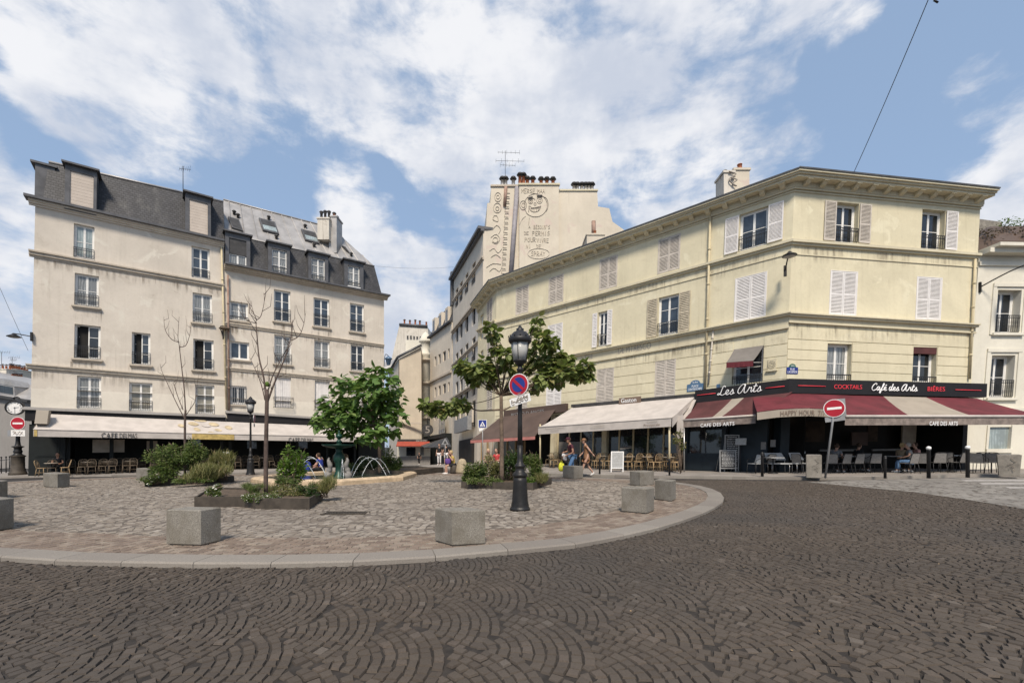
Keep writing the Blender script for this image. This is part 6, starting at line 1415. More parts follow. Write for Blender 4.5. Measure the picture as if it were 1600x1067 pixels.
# ================================================================== lamp posts
def lamp_post(name, base, H, label, signed=False):
    """cast iron post; H scales the 4.26 m original"""
    k = H/4.26; t = thing(name, label, 'lamp post', base); c = Vector(base)
    L = lambda P, n=20: MB().lathe([(r*k, z*k) for r, z in P], c, n)
    L([(.235, 0), (.235, .045), (.215, .06), (.205, .09), (.205, .12), (.185, .2), (.172, .45), (.158, .68), (.150, .76)]).build('pedestal', 'iron_grey', t)
    L([(.150, .76), (.17, .78), (.175, .82), (.155, .85), (.12, .88), (.10, .94), (.105, .98), (.125, 1.0), (.13, 1.03), (.10, 1.06), (.072, 1.1), (.062, 1.2), (.06, 1.5)]).build('collar', 'iron_grey', t)
    L([(.06, 1.5), (.052, 2.0), (.047, 2.7), (.045, 3.0), (.062, 3.02), (.062, 3.06), (.045, 3.1), (.045, 3.18), (.07, 3.22), (.085, 3.25), (.05, 3.29), (.05, 3.33)], 14).build('pole', 'iron_grey', t)
    la = L([(.05, 3.33), (.10, 3.38), (.155, 3.43), (.165, 3.46), (.150, 3.47), (.02, 3.465)]); la.build('lantern_base', 'iron', t)
    o = L([(.150, 3.47), (.212, 3.85), (.205, 3.85), (.143, 3.47)], 8); gl = o.build('lantern_glass', 'lantern_glass', t)
    q = MB()
    for i in range(4):
        a = math.pi/4+i*math.pi/2+.5; q.tube([c+Vector((.152*k*math.cos(a), .152*k*math.sin(a), 3.47*k)), c+Vector((.215*k*math.cos(a), .215*k*math.sin(a), 3.86*k))], .009*k, 5)
    q.build('glazing_bar', 'iron', gl)
    L([(.02, 3.47), (.03, 3.5), (.035, 3.62), (.055, 3.66), (.055, 3.76), (.02, 3.8)], 8).build('lamp_fitting', 'sign_white', gl)
    q = L([(.215, 3.85), (.245, 3.86), (.268, 3.90), (.272, 3.96), (.25, 3.985), (.235, 4.0), (.20, 4.06), (.15, 4.11), (.10, 4.13), (.085, 4.16), (.09, 4.19), (.05, 4.21), (.03, 4.26)], 24)
    for i in range(12):
        a = i*math.pi/6; p = c+Vector((.262*k*math.cos(a), .262*k*math.sin(a), 3.985*k)); q.lathe([(.018*k, 0), (.012*k, .03*k), (.003*k, .055*k)], p, 5)
    q.build('lantern_roof', 'iron', t)
    return t
lb0 = G(812.5, 796.5, HP); lamp = lamp_post('lamp_post', lb0, 4.27, 'tall dark cast iron lamp post with a no parking sign before the leafy tree')
def disc_sign(name, c, nrm, r, label, kind, parent=None, roll=0, cat='road sign'):
    """round road sign built on its own plane; nrm points at the reader"""
    n = Vector(nrm).normalized(); u = Vector((0, 0, 1)).cross(n).normalized()*1; v = n.cross(u)
    if roll: u, v = u*math.cos(roll)+v*math.sin(roll), v*math.cos(roll)-u*math.sin(roll)
    c = Vector(c); t = thing(name, label, cat, c) if parent is None else parent
    P = lambda x, y, d=0: c+u*x+v*y+n*d
    def disc(rr, d, m, nm, th=.012):
        mb = MB(); k = 40; pts = [P(rr*math.cos(2*math.pi*i/k), rr*math.sin(2*math.pi*i/k), d) for i in range(k)]+[P(rr*math.cos(2*math.pi*i/k), rr*math.sin(2*math.pi*i/k), d-th) for i in range(k)]
        mb.add(pts, [tuple(range(k)), tuple(range(2*k-1, k-1, -1))]+[(i, i+k, (i+1) % k+k, (i+1) % k) for i in range(k)]); return mb.build(nm, m, t)
    disc(r, 0, 'sign_grey', 'back_plate', .025); disc(r*.985, .004, 'sign_white', 'white_rim', .004)
    if kind == 'noentry':
        disc(r*.92, .008, 'sign_red', 'red_field', .004); mb = MB(); mb.hexa([P(x, y, d) for d in (.008, .013) for x, y in ((-r*.66, -r*.13), (r*.66, -r*.13), (r*.66, r*.13), (-r*.66, r*.13))]); mb.build('white_bar', 'sign_white', t)
    else:
        disc(r*.92, .008, 'sign_red', 'red_field', .004); disc(r*.66, .012, 'sign_blue', 'blue_field', .004)
        mb = MB(); w_ = r*.085; a = r*.5; mb.hexa([P(x, y, d) for d in (.012, .017) for x, y in ((-a-w_, a-w_), (a-w_, -a-w_), (a+w_, -a+w_), (-a+w_, a+w_))]); mb.build('red_slash', 'sign_red', t)
        mb = MB()
        for k in range(3): mb.hexa([P(x, y, d) for d in (.008, .013) for x, y in ((-r*.12+k*r*.1, -r*.86), (-r*.05+k*r*.1, -r*.86), (-r*.03+k*r*.1, -r*(.76-.03*k)), (-r*.1+k*r*.1, -r*.76))])
        mb.build('sticker_scrap', 'sign_grey', t)
    return t, P
yaw = R(30); nn = Vector((-math.sin(yaw), -math.cos(yaw), 0))
dc = at(810.3, 601, lb0.y-.16)
ns, P = disc_sign('no_parking_sign', dc, nn, .258, 'round blue and red no parking sign above a scribbled plate on the lamp post', 'nopark', roll=R(4))
rl = R(13)
def plate_on(P0, cx, cy, w_, h, roll, parent, m='sign_white', nm='plate', d=0):
    mb = MB(); pts = []
    for dd in (d-.012, d):
        for x, y in ((-w_, -h), (w_, -h), (w_, h), (-w_, h)): pts.append(P0(cx+x*math.cos(roll)-y*math.sin(roll), cy+x*math.sin(roll)+y*math.cos(roll), dd))
    mb.hexa(pts); return mb.build(nm, m, parent)
plate_on(P, .01, -.355, .27, .088, R(9), ns)
mb = MB()
def scrib(P0, pts, roll, cx, cy, w_, h, r_, mb):
    Q = [P0(cx+x*w_*math.cos(roll)-y*h*math.sin(roll), cy+x*w_*math.sin(roll)+y*h*math.cos(roll), .006) for x, y in pts]; mb.tube(smooth_path(Q, 3), r_, 4)
for pts in ([(-.9, .1), (-.8, .7), (-.65, -.6), (-.8, -.8), (-.9, -.2), (-.6, .1), (-.4, -.4)], [(-.45, -.6), (-.2, .6), (0, .8), (-.15, 0), (-.4, -.1), (.05, -.7), (.1, .5), (.25, .75), (.1, .1), (.3, -.6)], [(.3, -.6), (.4, .6), (.55, .8), (.5, 0), (.62, -.6), (.8, -.5), (.85, .3), (.6, .35), (.9, .7)], [(-.3, .3), (.1, .1), (.5, .4), (.8, 0)]):
    scrib(P, pts, R(9), .01, -.355, .25, .08, .009, mb)
mb.build('scribble', 'paint_black', ns)
mb = MB(); mb.tube([P(0, -.2, -.03), P(0, -.2, -.03)-nn*.10], .02, 6); mb.tube([P(0, -.35, -.02), P(0, -.35, -.02)-nn*.1], .02, 6); mb.build('clamp', 'sign_grey', ns)
lb1 = G(391.5, 741.5, HP); lamp2 = lamp_post('lamp_post', lb1, 4.3, 'slimmer cast iron lamp post before the cafe awning beside the bare tree')
t2, P2 = disc_sign('round_sign', at(397.5, 654, lb1.y-.1), Vector((.93, .35, 0)), .24, 'edge on round road sign seen from its grey back on the far lamp post', 'nopark'); plate_on(P2, 0, -.36, .16, .09, 0, t2, 'sign_grey')
# clock post at the left
cp = G(28, 741.8, .09); ct = thing('street_clock', 'thick old cast iron post carrying a round white clock at the left edge', 'clock', cp)
k_ = 1.0
MB().lathe([(.40, 0), (.40, .12), (.36, .2), (.33, .24), (.33, .36), (.30, .40), (.29, 1.05), (.33, 1.1), (.35, 1.14), (.30, 1.16)], cp, 16).build('pedestal', 'corten', ct)
MB().lathe([(.30, 1.16), (.20, 1.22), (.17, 1.3), (.2, 1.36), (.2, 1.42), (.16, 1.5), (.18, 1.62), (.27, 1.66), (.27, 1.7), (.15, 1.72), (.12, 1.8), (.10, 2.0), (.08, 3.0), (.07, 3.3)], cp, 14).build('shaft', 'iron_grey', ct)
cc = at(23, 637, cp.y-.15); cn = Vector((.42, -.91, -.03)).normalized(); cu = Vector((0, 0, 1)).cross(cn).normalized(); cv = cn.cross(cu)
CP = lambda x, y, d=0: cc+cu*x*.92+cv*y*.92+cn*d
def ring(mb, r0, r1, d0, d1, n=40):
    pts = [CP(r*math.cos(2*math.pi*i/n), r*math.sin(2*math.pi*i/n), d) for r, d in ((r0, d0), (r1, d0), (r1, d1), (r0, d1)) for i in range(n)]
    mb.add(pts, [(a*n+i, a*n+(i+1) % n, ((a+1) % 4)*n+(i+1) % n, ((a+1) % 4)*n+i) for a in range(4) for i in range(n)])
q = MB(); ring(q, .39, .46, -.12, .05); k = 40; q.add([CP(.45*math.cos(2*math.pi*i/k), .45*math.sin(2*math.pi*i/k), -.12) for i in range(k)], [tuple(range(k))]); q.build('clock_case', 'iron_grey', ct)
q = MB(); q.add([CP(.395*math.cos(2*math.pi*i/k), .395*math.sin(2*math.pi*i/k), .0) for i in range(k)], [tuple(range(k))]); fc = q.build('clock_face', 'sign_white', ct)
q = MB()
for i, s_ in enumerate(('XII', 'I', 'II', 'III', 'IIII', 'V', 'VI', 'VII', 'VIII', 'IX', 'X', 'XI')):
    a = math.pi/2-i*math.pi/6; v_, f_ = text_mesh(s_); w_ = .035*len(s_); ca, sa = math.cos(a-math.pi/2), math.sin(a-math.pi/2)
    q.add([CP(.31*math.cos(a)+(x-.5)*w_*ca-(y-.5)*.09*sa, .31*math.sin(a)+(x-.5)*w_*sa+(y-.5)*.09*ca, .006) for x, y in v_], f_)
q.build('numerals', 'letter_black', fc)
for a, l, w_ in ((R(12), .2, .018), (R(-88), .30, .013)):
    q = MB(); dx, dy = math.cos(a), math.sin(a); q.add([CP(-dx*.05-dy*w_, -dy*.05+dx*w_, .012), CP(-dx*.05+dy*w_, -dy*.05-dx*w_, .012), CP(dx*l+dy*w_*.5, dy*l-dx*w_*.5, .012), CP(dx*l-dy*w_*.5, dy*l+dx*w_*.5, .012)], [(0, 1, 2, 3)]); q.build('clock_hand', 'letter_black', fc)
q = MB(); q.tube(smooth_path([cc+Vector((-.12, .1, .50)), cc+Vector((-.1, .05, .60)), cc+Vector((.05, .1, .64)), cc+Vector((.18, .1, .56))], 4), .04, 6); q.build('crest', 'iron', ct)
ne, P3 = disc_sign('no_entry_sign', at(27.8, 661.3, cp.y-.3), (.15, -1, 0), .385, 'round red no entry sign below the street clock with a scribbled white plate', 'noentry')
plate_on(P3, .0, -.57, .36, .18, 0, ne, 'sign_white', d=-.01); mb = MB()
for pts in ([(-.8, .5), (-.5, .7), (-.3, .3), (-.6, .2), (-.2, -.2)], [(-.1, .6), (.1, .1), (.3, .6), (.5, .1), (.7, .5)], [(-.7, -.3), (-.4, -.1), (-.2, -.6), (.1, -.2), (.3, -.6), (.6, -.1), (.8, -.6)]): scrib(P3, pts, 0, .0, -.57, .34, .16, .012, mb)
mb.build('scribble', 'paint_faint', ne)
mb = MB(); b0 = P3(-.36, -.57, -.05); mb.hexa([b0+Vector(p) for p in ((-.35, .1, -.18), (0, 0, -.18), (0, .02, -.18), (-.35, .12, -.18), (-.35, .1, .18), (0, 0, .18), (0, .02, .18), (-.35, .12, .18))]); mb.build('side_plate', 'sign_grey', ne)
# railing at the far left
rg = thing('iron_railing', 'short run of black iron railing left of the street clock', 'railing', G(8, 738, .08)); mb = MB()
pr = [G(x, y, .08) for x, y in ((-30, 743), (-14, 741.5), (2, 740), (9.5, 738.5), (15, 737))]
for p in pr: mb2 = MB(); mb2.tube([p, p+Vector((0, 0, 1.0))], .03, 6); mb2.lathe([(.045, 1.0), (.05, 1.04), (.02, 1.09)], p, 8); mb2.build('post', 'iron', rg)
mb.tube([p+Vector((0, 0, .85)) for p in pr], .018, 5); mb.tube([p+Vector((0, 0, .3)) for p in pr], .018, 5); mb.build('rail', 'iron', rg)
# bollards
def bollard(name='bollard'):
    t = thing(name, 'x', 'bollard', (0, 0, 0))
    MB().lathe([(.055, -.02), (.055, .9), (.062, .905), (.062, .93), (.04, .94)], (0, 0, 0), 14).build('post', 'iron', t)
    MB().lathe([(.035, .935), (.06, .95), (.072, .985), (.065, 1.02), (.03, 1.045), (.01, 1.05)], (0, 0, 0), 14).build('knob', 'sign_white', t)
    return t
def bollard_dark():
    t = thing('bollard', 'x', 'bollard', (0, 0, 0))
    MB().lathe([(.055, -.02), (.055, .84), (.065, .86), (.062, .9)], (0, 0, 0), 14).build('post', 'iron', t)
    MB().lathe([(.06, .9), (.062, .93), (.045, .97), (.01, .985)], (0, 0, 0), 14).build('knob', 'iron_grey', t)
    return t
B0, B1 = bollard(), bollard_dark(); first = {0: True, 1: True}
for x, y, yt, kind, lab in ((1191, 744.5, 706, 1, 'dark bollard before the first cafe table left of the concrete box'), (1383, 746.5, 712, 1, 'dark bollard with grey cap, third from the right under the red awning'), (1451, 746, 697, 0, 'tall black bollard with white ball, left one of the two'), (1512, 745, 696, 0, 'tall black bollard with white ball, right one by the ivory wall'), (1046, 743, 716, 1, 'dark bollard before the rattan chairs at the right end of the white awning'), (937, 740.5, 715, 1, 'dark bollard between the walking woman and the white menu board')):
    p = G(x, y, .1); h = (y-yt)/FL*p.y; o = (B0, B1)[kind]; sc = h/(1.05 if kind == 0 else .985)
    if first[kind]: o.location = p; o['label'] = lab; o['group'] = 'bollards along the pavement edge'; o.scale = (sc,)*3; first[kind] = False
    else: copy_thing(o, p, label=lab, group='bollards along the pavement edge', scale=sc)
# leaning no entry sign
sb = G(1289.5, 745.5, .1); st_ = at(1301, 658, sb.y); tn = Vector((-.5, -.866, 0)).normalized()
sn, P4 = disc_sign('no_entry_sign', at(1303.5, 637.8, sb.y-.06), tn, .365, 'round red no entry sign on a leaning grey pole before the red awning', 'noentry', roll=R(4))
mb = MB(); mb.tube([sb, st_, at(1303, 627, sb.y)], .042, 10); mb.build('pole', 'sign_grey', sn)
plate_on(P4, 0, -.42, .33, .10, R(3), sn, 'sign_grey', d=-.04)
q = MB(); q.hexa([P4(x, y, d) for d in (-.06, -.035) for x, y in ((.05, -.34), (.38, -.34), (.38, .36), (.05, .36))]); q.build('rear_plate', 'sign_grey', sn)
# crossing sign by the tree
xp = at(754, 662, 26.5); xs_ = thing('crossing_sign', 'square blue pedestrian crossing sign on a thin pole left of the brown awning', 'road sign', (xp.x, xp.y, gz(xp.x, xp.y)+.1))
mb = MB(); mb.tube([(xp.x, xp.y+.04, gz(xp.x, xp.y)+.1), (xp.x, xp.y+.04, xp.z+.3)], .03, 8); mb.build('pole', 'sign_grey', xs_)
def rectp(c, w_, h, d0, d1, m, nm, par): mb = MB(); mb.box(c.x-w_, c.x+w_, c.y-d1, c.y-d0, c.z-h, c.z+h); return mb.build(nm, m, par)
rectp(xp, .25, .24, 0, .03, 'sign_white', 'panel', xs_); rectp(xp, .225, .215, .03, .035, 'sign_blue', 'blue_field', xs_)
mb = MB(); mb.add([(xp.x-.16, xp.y-.038, xp.z-.15), (xp.x+.16, xp.y-.038, xp.z-.15), (xp.x, xp.y-.038, xp.z+.15)], [(0, 1, 2)]); mb.build('white_triangle', 'sign_white', xs_)
mb = MB(); mb.add([(xp.x-.05, xp.y-.042, xp.z-.14), (xp.x-.02, xp.y-.042, xp.z-.14), (xp.x+.0, xp.y-.042, xp.z-.04), (xp.x+.05, xp.y-.042, xp.z-.14), (xp.x+.08, xp.y-.042, xp.z-.14), (xp.x+.02, xp.y-.042, xp.z+.02), (xp.x-.02, xp.y-.042, xp.z+.05)], [(0, 1, 2, 5, 6), (2, 3, 4, 5)]); mb.build('walking_figure', 'sign_blue', xs_)
mb = MB(); mb.add([(xp.x-.22, xp.y-.02, xp.z-.26), (xp.x+.12, xp.y-.02, xp.z-.26), (xp.x-.02, xp.y-.02, xp.z-.40), (xp.x-.2, xp.y-.02, xp.z-.44)], [(3, 2, 1, 0)]); mb.build('torn_plate', 'sign_white', xs_)
# triangular warning sign in the lane, seen from the back
wp = at(695.5, 690, 33); ws = thing('warning_sign', 'grey triangular road sign on a pole in front of the lane shops', 'road sign', (wp.x, wp.y, gz(wp.x, wp.y)+.05))
mb = MB(); mb.tube([(wp.x, wp.y+.03, gz(wp.x, wp.y)+.05), (wp.x, wp.y+.03, wp.z+.2)], .03, 6); mb.build('pole', 'sign_grey', ws)
mb = MB(); mb.slab([(wp.x-.27, wp.y, wp.z-.2), (wp.x+.27, wp.y, wp.z-.2), (wp.x, wp.y, wp.z+.27)], .03); mb.build('triangle', 'sign_grey', ws); mb = MB(); mb.slab([(wp.x-.12, wp.y-.02, wp.z-.13), (wp.x+.12, wp.y-.02, wp.z-.13), (wp.x, wp.y-.02, wp.z+.1)], .01); mb.build('inner_mark', 'dark_trim', ws)
# wall lamps
def wall_lamp(c, dirv, reach, label, drop=.25, r=.3, bracket=.5, m='iron_grey', rise=.35, tilt=0):
    c = Vector(c); d = Vector(dirv).normalized(); t = thing('wall_lamp', label, 'wall lamp', c)
    mb = MB(); u = Vector((-d.y, d.x, 0)); mb.hexa([c+u*x+d*y+Vector((0, 0, z)) for z in (-bracket/2, bracket/2) for x, y in ((-.06, -.03), (.06, -.03), (.06, .06), (-.06, .06))]); mb.build('bracket', m, t)
    e = c+d*reach+Vector((0, 0, rise)); mb = MB(); mb.tube(smooth_path([c, c+d*reach*.5+Vector((0, 0, rise*.62)), e], 4), .03, 6); mb.build('arm', m, t)
    mb = MB(); mb.lathe([(.05, .02), (.08, -.02), (.12, -.06), (r, -.16), (r*1.02, -.19), (r*.9, -.2)], e, 16); mb.build('shade', m, t)
    mb = MB(); mb.lathe([(r*.85, -.195), (r*.7, -.23), (.05, -.26)], e, 12); mb.build('diffuser', 'sign_grey', t)
wall_lamp(FB.P(1228, 425, .05)+Vector((-.1, -.1, 0)), (-.35, -.94, 0), .9, 'grey saucer wall lamp on the yellow corner edge between the upper shutters', rise=.55)
wall_lamp(FP.P(1531, 449, .02), (.55, -.83, 0), 2.0, 'long arm street lamp fixed at the left edge of the ivory building', rise=.75, r=.42)
wall_lamp(F1.P(50, 526, .1), (-.9, -.42, 0), .75, 'dark saucer wall lamp on the left edge of the slate roofed cream house', rise=.1)
wall_lamp(FX.P(776, 540, .05), (-.55, -.83, 0), 1.2, 'saucer wall lamp on an arm behind the top of the leafy tree', rise=.5)
lt = F1.P(351, 512, .35); wl = thing('wall_lamp', 'small brown lantern on the seam between the two cream houses', 'wall lamp', lt); MB().lathe([(.05, .12), (.15, .06), (.34, -.04), (.36, -.09), (.3, -.11)], lt, 14).build('shade', 'rattan_dark', wl); mb = MB(); mb.tube(smooth_path([F1.P(351, 530, .02), lt+Vector((-.25, -.1, .0)), lt+Vector((0, 0, .12))], 4), .03, 5); mb.build('arm', 'iron', wl); mb = MB(); mb.tube([F1.P(349.5, 516, .1), F1.P(349.5, 530, .1)], .07, 6); mb.build('box', 'iron', wl)
lh = F2.P(607, 566, .1); l3 = thing('wall_lantern', 'small hanging lantern on the right edge of the cream house above the lane', 'wall lamp', lh); MB().lathe([(.03, .55), (.1, .5), (.35, .3), (.33, .26), (.25, .24), (.16, -.2), (.08, -.25)], lh, 8).build('lantern', 'sign_slate', l3); mb = MB(); mb.tube(smooth_path([F2.P(600, 572, 0), F2.P(600, 556, .0)+Vector((.1, 0, .1)), lh+Vector((0, 0, .55))], 4), .03, 5); mb.build('arm', 'iron', l3)
# overhead wires
def wire(pts, label, sag=0, r=.012):
    t = MB(); P = [Vector(p) for p in pts]
    if len(P) == 2: P = [P[0].lerp(P[1], i/12)-Vector((0, 0, sag*4*(i/12)*(1-i/12))) for i in range(13)]
    t.tube(P, r, 4); o = t.build('overhead_wire', 'iron_grey', label=label, cat='wire')
wire([FB.P(1333, 272, .3), at(1467, -40, 14)], 'thin dark wire crossing the sky above the yellow corner building', .1, .014)
q = MB(); p = at(1462, 3, 14.4); q.tube([p+Vector((-.06, 0, .05)), p+Vector((.08, 0, -.03))], .03, 5); tag(q.build('wire_clamp', 'iron'), 'small dark clamp on the wire at the top edge of the sky', 'wire clamp')
wire([F1.P(44, 548, .2), at(-60, 310, 22)], 'thin wire slanting up left from the slate roofed cream house', .1, .01)
wire([F2.P(588, 416, -.5), FT.P(709, 417, .3)], 'thin nearly level wire strung across the lane between roofs', .2, .008)

# ================================================================== fountain
fcx, fcy = -7.95, 20.6; fz = gz(fcx, fcy)+HP; fo = thing('fountain', 'green cast iron fountain with water jets in an octagonal pale stone basin', 'fountain', (fcx, fcy, fz))
def octo(r, rot=math.pi/8): return [(fcx+r*math.cos(rot+k*math.pi/4), fcy+r*math.sin(rot+k*math.pi/4)) for k in range(8)]
Ro, Ri = 3.55, 3.12; mb = MB(); prof = [(Ro, fz-.02), (Ro, fz+.16), (Ro-.05, fz+.2), (Ro-.12, fz+.235), (Ri+.1, fz+.235), (Ri, fz+.2), (Ri, fz)]
pts = []
for r, z in prof: pts += [(x, y, z+GS*(x-fcx)) for x, y in octo(r)]
mb.add(pts, [(i*8+k, i*8+(k+1) % 8, (i+1)*8+(k+1) % 8, (i+1)*8+k) for i in range(len(prof)-1) for k in range(8)]); bs = mb.build('basin', 'stone_sand', fo)
mb = MB(); mb.prism(octo(Ri+.02), fz-.01, fz+.12); mb.build('water', 'water_pool', bs)
MB().lathe([(.30, 0), (.30, .1), (.22, .18), (.2, .3), (.165, .34), (.165, .62), (.2, .66), (.17, .72), (.24, .8), (.27, .95), (.25, 1.1), (.18, 1.2), (.14, 1.3), (.2, 1.42)], (fcx, fcy, fz), 10).build('column', 'green_iron', fo)
MB().lathe([(.2, 1.42), (.45, 1.46), (.68, 1.52), (.75, 1.57), (.765, 1.6), (.74, 1.6), (.5, 1.55), (.1, 1.5)], (fcx, fcy, fz), 24).build('bowl', 'green_iron', fo)
MB().lathe([(.1, 1.5), (.12, 1.6), (.10, 1.7), (.14, 1.74), (.08, 1.78), (.06, 1.84), (.11, 1.9), (.15, 1.95), (.14, 2.02), (.07, 2.08), (.04, 2.12), (.06, 2.17), (.02, 2.25)], (fcx, fcy, fz), 14).build('finial', 'green_iron', fo)
for dx in (-.36, .36):       # pale figures (dolphins) either side of the column
    mb = MB(); c = Vector((fcx+dx, fcy-.12, fz)); mb.tube(smooth_path([c+Vector((0, -.05, .12)), c+Vector((dx*.35, 0, .22)), c+Vector((dx*.15, .05, .42)), c+Vector((0, 0, .62)), c+Vector((dx*.2, 0, .86)), c+Vector((dx*.1, 0, 1.0))], 4), [.17, .18, .2, .19, .17, .13, .10, .11, .13, .12, .10, .10, .11, .11, .10, .09, .08, .06, .05, .04, .03][:21], 8); mb.build('water_spout_figure', 'mesh_grey', fo)
def jet(a, r0, r1, h, thick=.009):
    p0 = Vector((fcx+r0*math.cos(a), fcy+r0*math.sin(a), fz+.15)); p1 = Vector((fcx+r1*math.cos(a), fcy+r1*math.sin(a), fz+.12)); mb = MB(); n = 18
    P = [p0.lerp(p1, i/n)+Vector((0, 0, h*4*(i/n)*(1-i/n))) for i in range(n+1)]
    mb.tube(P, [thick*(1+.7*i/n+.25*math.sin(i*2.3+a)) for i in range(n+1)], 5)
    for i in range(16):
        u = random.random(); p = p0.lerp(p1, u)+Vector((random.uniform(-.03, .03), random.uniform(-.03, .03), h*4*u*(1-u)+random.uniform(-.05, .04))); mb.ball(p, .010+.008*random.random(), 5, 4)
    mb.build('water_jet', 'water_jet', fo)
for k in range(8): jet(math.pi/8+k*math.pi/4+.05, 2.6 if k % 2 else 2.3, .75 if k % 2 else 1.0, .88 if k % 2 else .8)

# ================================================================== planters
def planter(corners, h, label, edge='corten', t_=.05, soil=-.05):
    P = [Vector((x, y, 0)) for x, y in corners]; c = sum(P, Vector())/len(P); t = thing('planter_bed', label, 'planter', (c.x, c.y, gz(c.x, c.y)+HP)); k = len(P)
    area = sum(P[i].x*P[(i+1) % k].y-P[(i+1) % k].x*P[i].y for i in range(k)); P = P if area > 0 else P[::-1]
    ins = [tuple(p) for p in offset(np.array([(p.x, p.y) for p in P]), t_)]
    mb = MB(); z = lambda x, y, q: gz(x, y)+HP+q
    pts = [(p.x, p.y, z(p.x, p.y, q)) for q in (-.03, h) for p in P]+[(x, y, z(x, y, q)) for q in (h, h+soil-.06) for x, y in ins]
    mb.add(pts, [(i+a*k, (i+1) % k+a*k, (i+1) % k+(a+1)*k, i+(a+1)*k) for a in range(3) for i in range(k)]); mb.build('metal_edging', edge, t)
    mb = MB(); n = 14; tri = [(x, y, z(x, y, h+soil)) for x, y in ins]; mb.add(tri, [tuple(range(k))]); mb.build('soil', 'soil', t)
    return t
def sq(p0, p1, depth, n=1):      # front edge p0-p1 on the plan, box going away from the camera
    a, b_ = Vector(p0), Vector(p1); u = (b_-a).normalized(); v = Vector((-u.y, u.x)); return [tuple(a), tuple(b_), tuple(b_+v*depth), tuple(a+v*depth)]
g2 = lambda x, y: tuple(G(x, y, HP)[:2])
PAc = sq(g2(226, 760.5), g2(366, 753), 2.6); planter(PAc, .27, 'dark metal edged planter overflowing with tall shrubs, before the white cafe awning')
B0_, B1_, B2_ = g2(303.5, 792.5), g2(483.5, 795.8), g2(504.5, 780); planter([g2(303.5, 792.5), g2(381, 792), g2(400, 795.2), B1_, B2_, g2(330, 774)], .27, 'low dark planter with white flowers in the middle of the square')
PCc = sq(g2(720.5, 762.5), g2(833, 765.5), 2.3); planter(PCc, .24, 'dark planter holding the leafy tree behind the tall lamp post')
PDc = sq(g2(572, 742.5), g2(637.5, 744), 3.2); planter(PDc, .28, 'planter behind the fountain holding the round green tree')

def leaf_cloud(centers, n_per, size, mname, flat=.35, tmpl='heart', droop=.5, seed=1, surf=.55):
    """leaves scattered through blobs; centers = [(x,y,z, rx,ry,rz)]"""
    rg_ = np.random.default_rng(seed)
    T = {'heart': (np.array([(0, 0, 0), (-.34, .16, .05), (-.46, .48, .06), (-.25, .82, .0), (0, 1.08, -.10), (.25, .82, .0), (.46, .48, .06), (.34, .16, .05), (0, .5, -.05)]), [(0, 8, 2, 1), (8, 4, 3, 2), (0, 7, 6, 8), (8, 6, 5, 4)]),
         'oval': (np.array([(0, 0, 0), (-.24, .45, .04), (0, 1, -.03), (.24, .45, .04), (0, .5, -.02)]), [(0, 4, 1), (4, 2, 1), (0, 3, 4), (4, 3, 2)]),
         'blade': (np.array([(-.03, 0, 0), (.03, 0, 0), (.022, .55, .02), (-.022, .55, .02), (0, 1, -.12)]), [(0, 1, 2, 3), (3, 2, 4)]),
         'flower': (np.array([(0, 0, 0.1), (-.5, -.1, 0), (-.3, .5, 0), (.3, .5, 0), (.5, -.1, 0), (0, -.5, 0)]), [(0, 2, 1), (0, 3, 2), (0, 4, 3), (0, 5, 4), (0, 1, 5)])}[tmpl]
    tv, tf = T; V = []; F = []; off = 0
    for (cx, cy, cz, rx, ry, rz), n in zip(centers, n_per if hasattr(n_per, '__len__') else [n_per]*len(centers)):
        d = rg_.normal(size=(n, 3)); d /= np.linalg.norm(d, axis=1)[:, None]; rad = (surf+(1-surf)*rg_.random(n))[:, None]
        pos = np.array([cx, cy, cz])+d*rad*np.array([rx, ry, rz])
        out = d.copy(); out[:, 2] = out[:, 2]*.5-droop*(.4+.8*rg_.random(n)); out += rg_.normal(0, .35, (n, 3)); out /= np.linalg.norm(out, axis=1)[:, None]
        if tmpl == 'blade': out = np.stack([rg_.normal(0, .35, n), rg_.normal(0, .35, n), np.ones(n)], 1); out /= np.linalg.norm(out, axis=1)[:, None]
        up = d*.6+np.array([0, 0, 1.0])+rg_.normal(0, flat, (n, 3)); side = np.cross(out, up); side /= np.linalg.norm(side, axis=1)[:, None]+1e-9; nrm = np.cross(side, out)
        s_ = size*(.6+.7*rg_.random(n))[:, None]
        for i in range(n):
            m3 = np.stack([side[i], out[i], nrm[i]]); V.append(pos[i]+(tv*s_[i]) @ m3)
            F += [tuple(q_+off for q_ in f) for f in tf]; off += len(tv)
    mb = MB(); mb.v = [tuple(v) for v in np.concatenate(V)]; mb.f = F; mb.mi = [0]*len(F); mb.sm = [False]*len(F)
    return mb
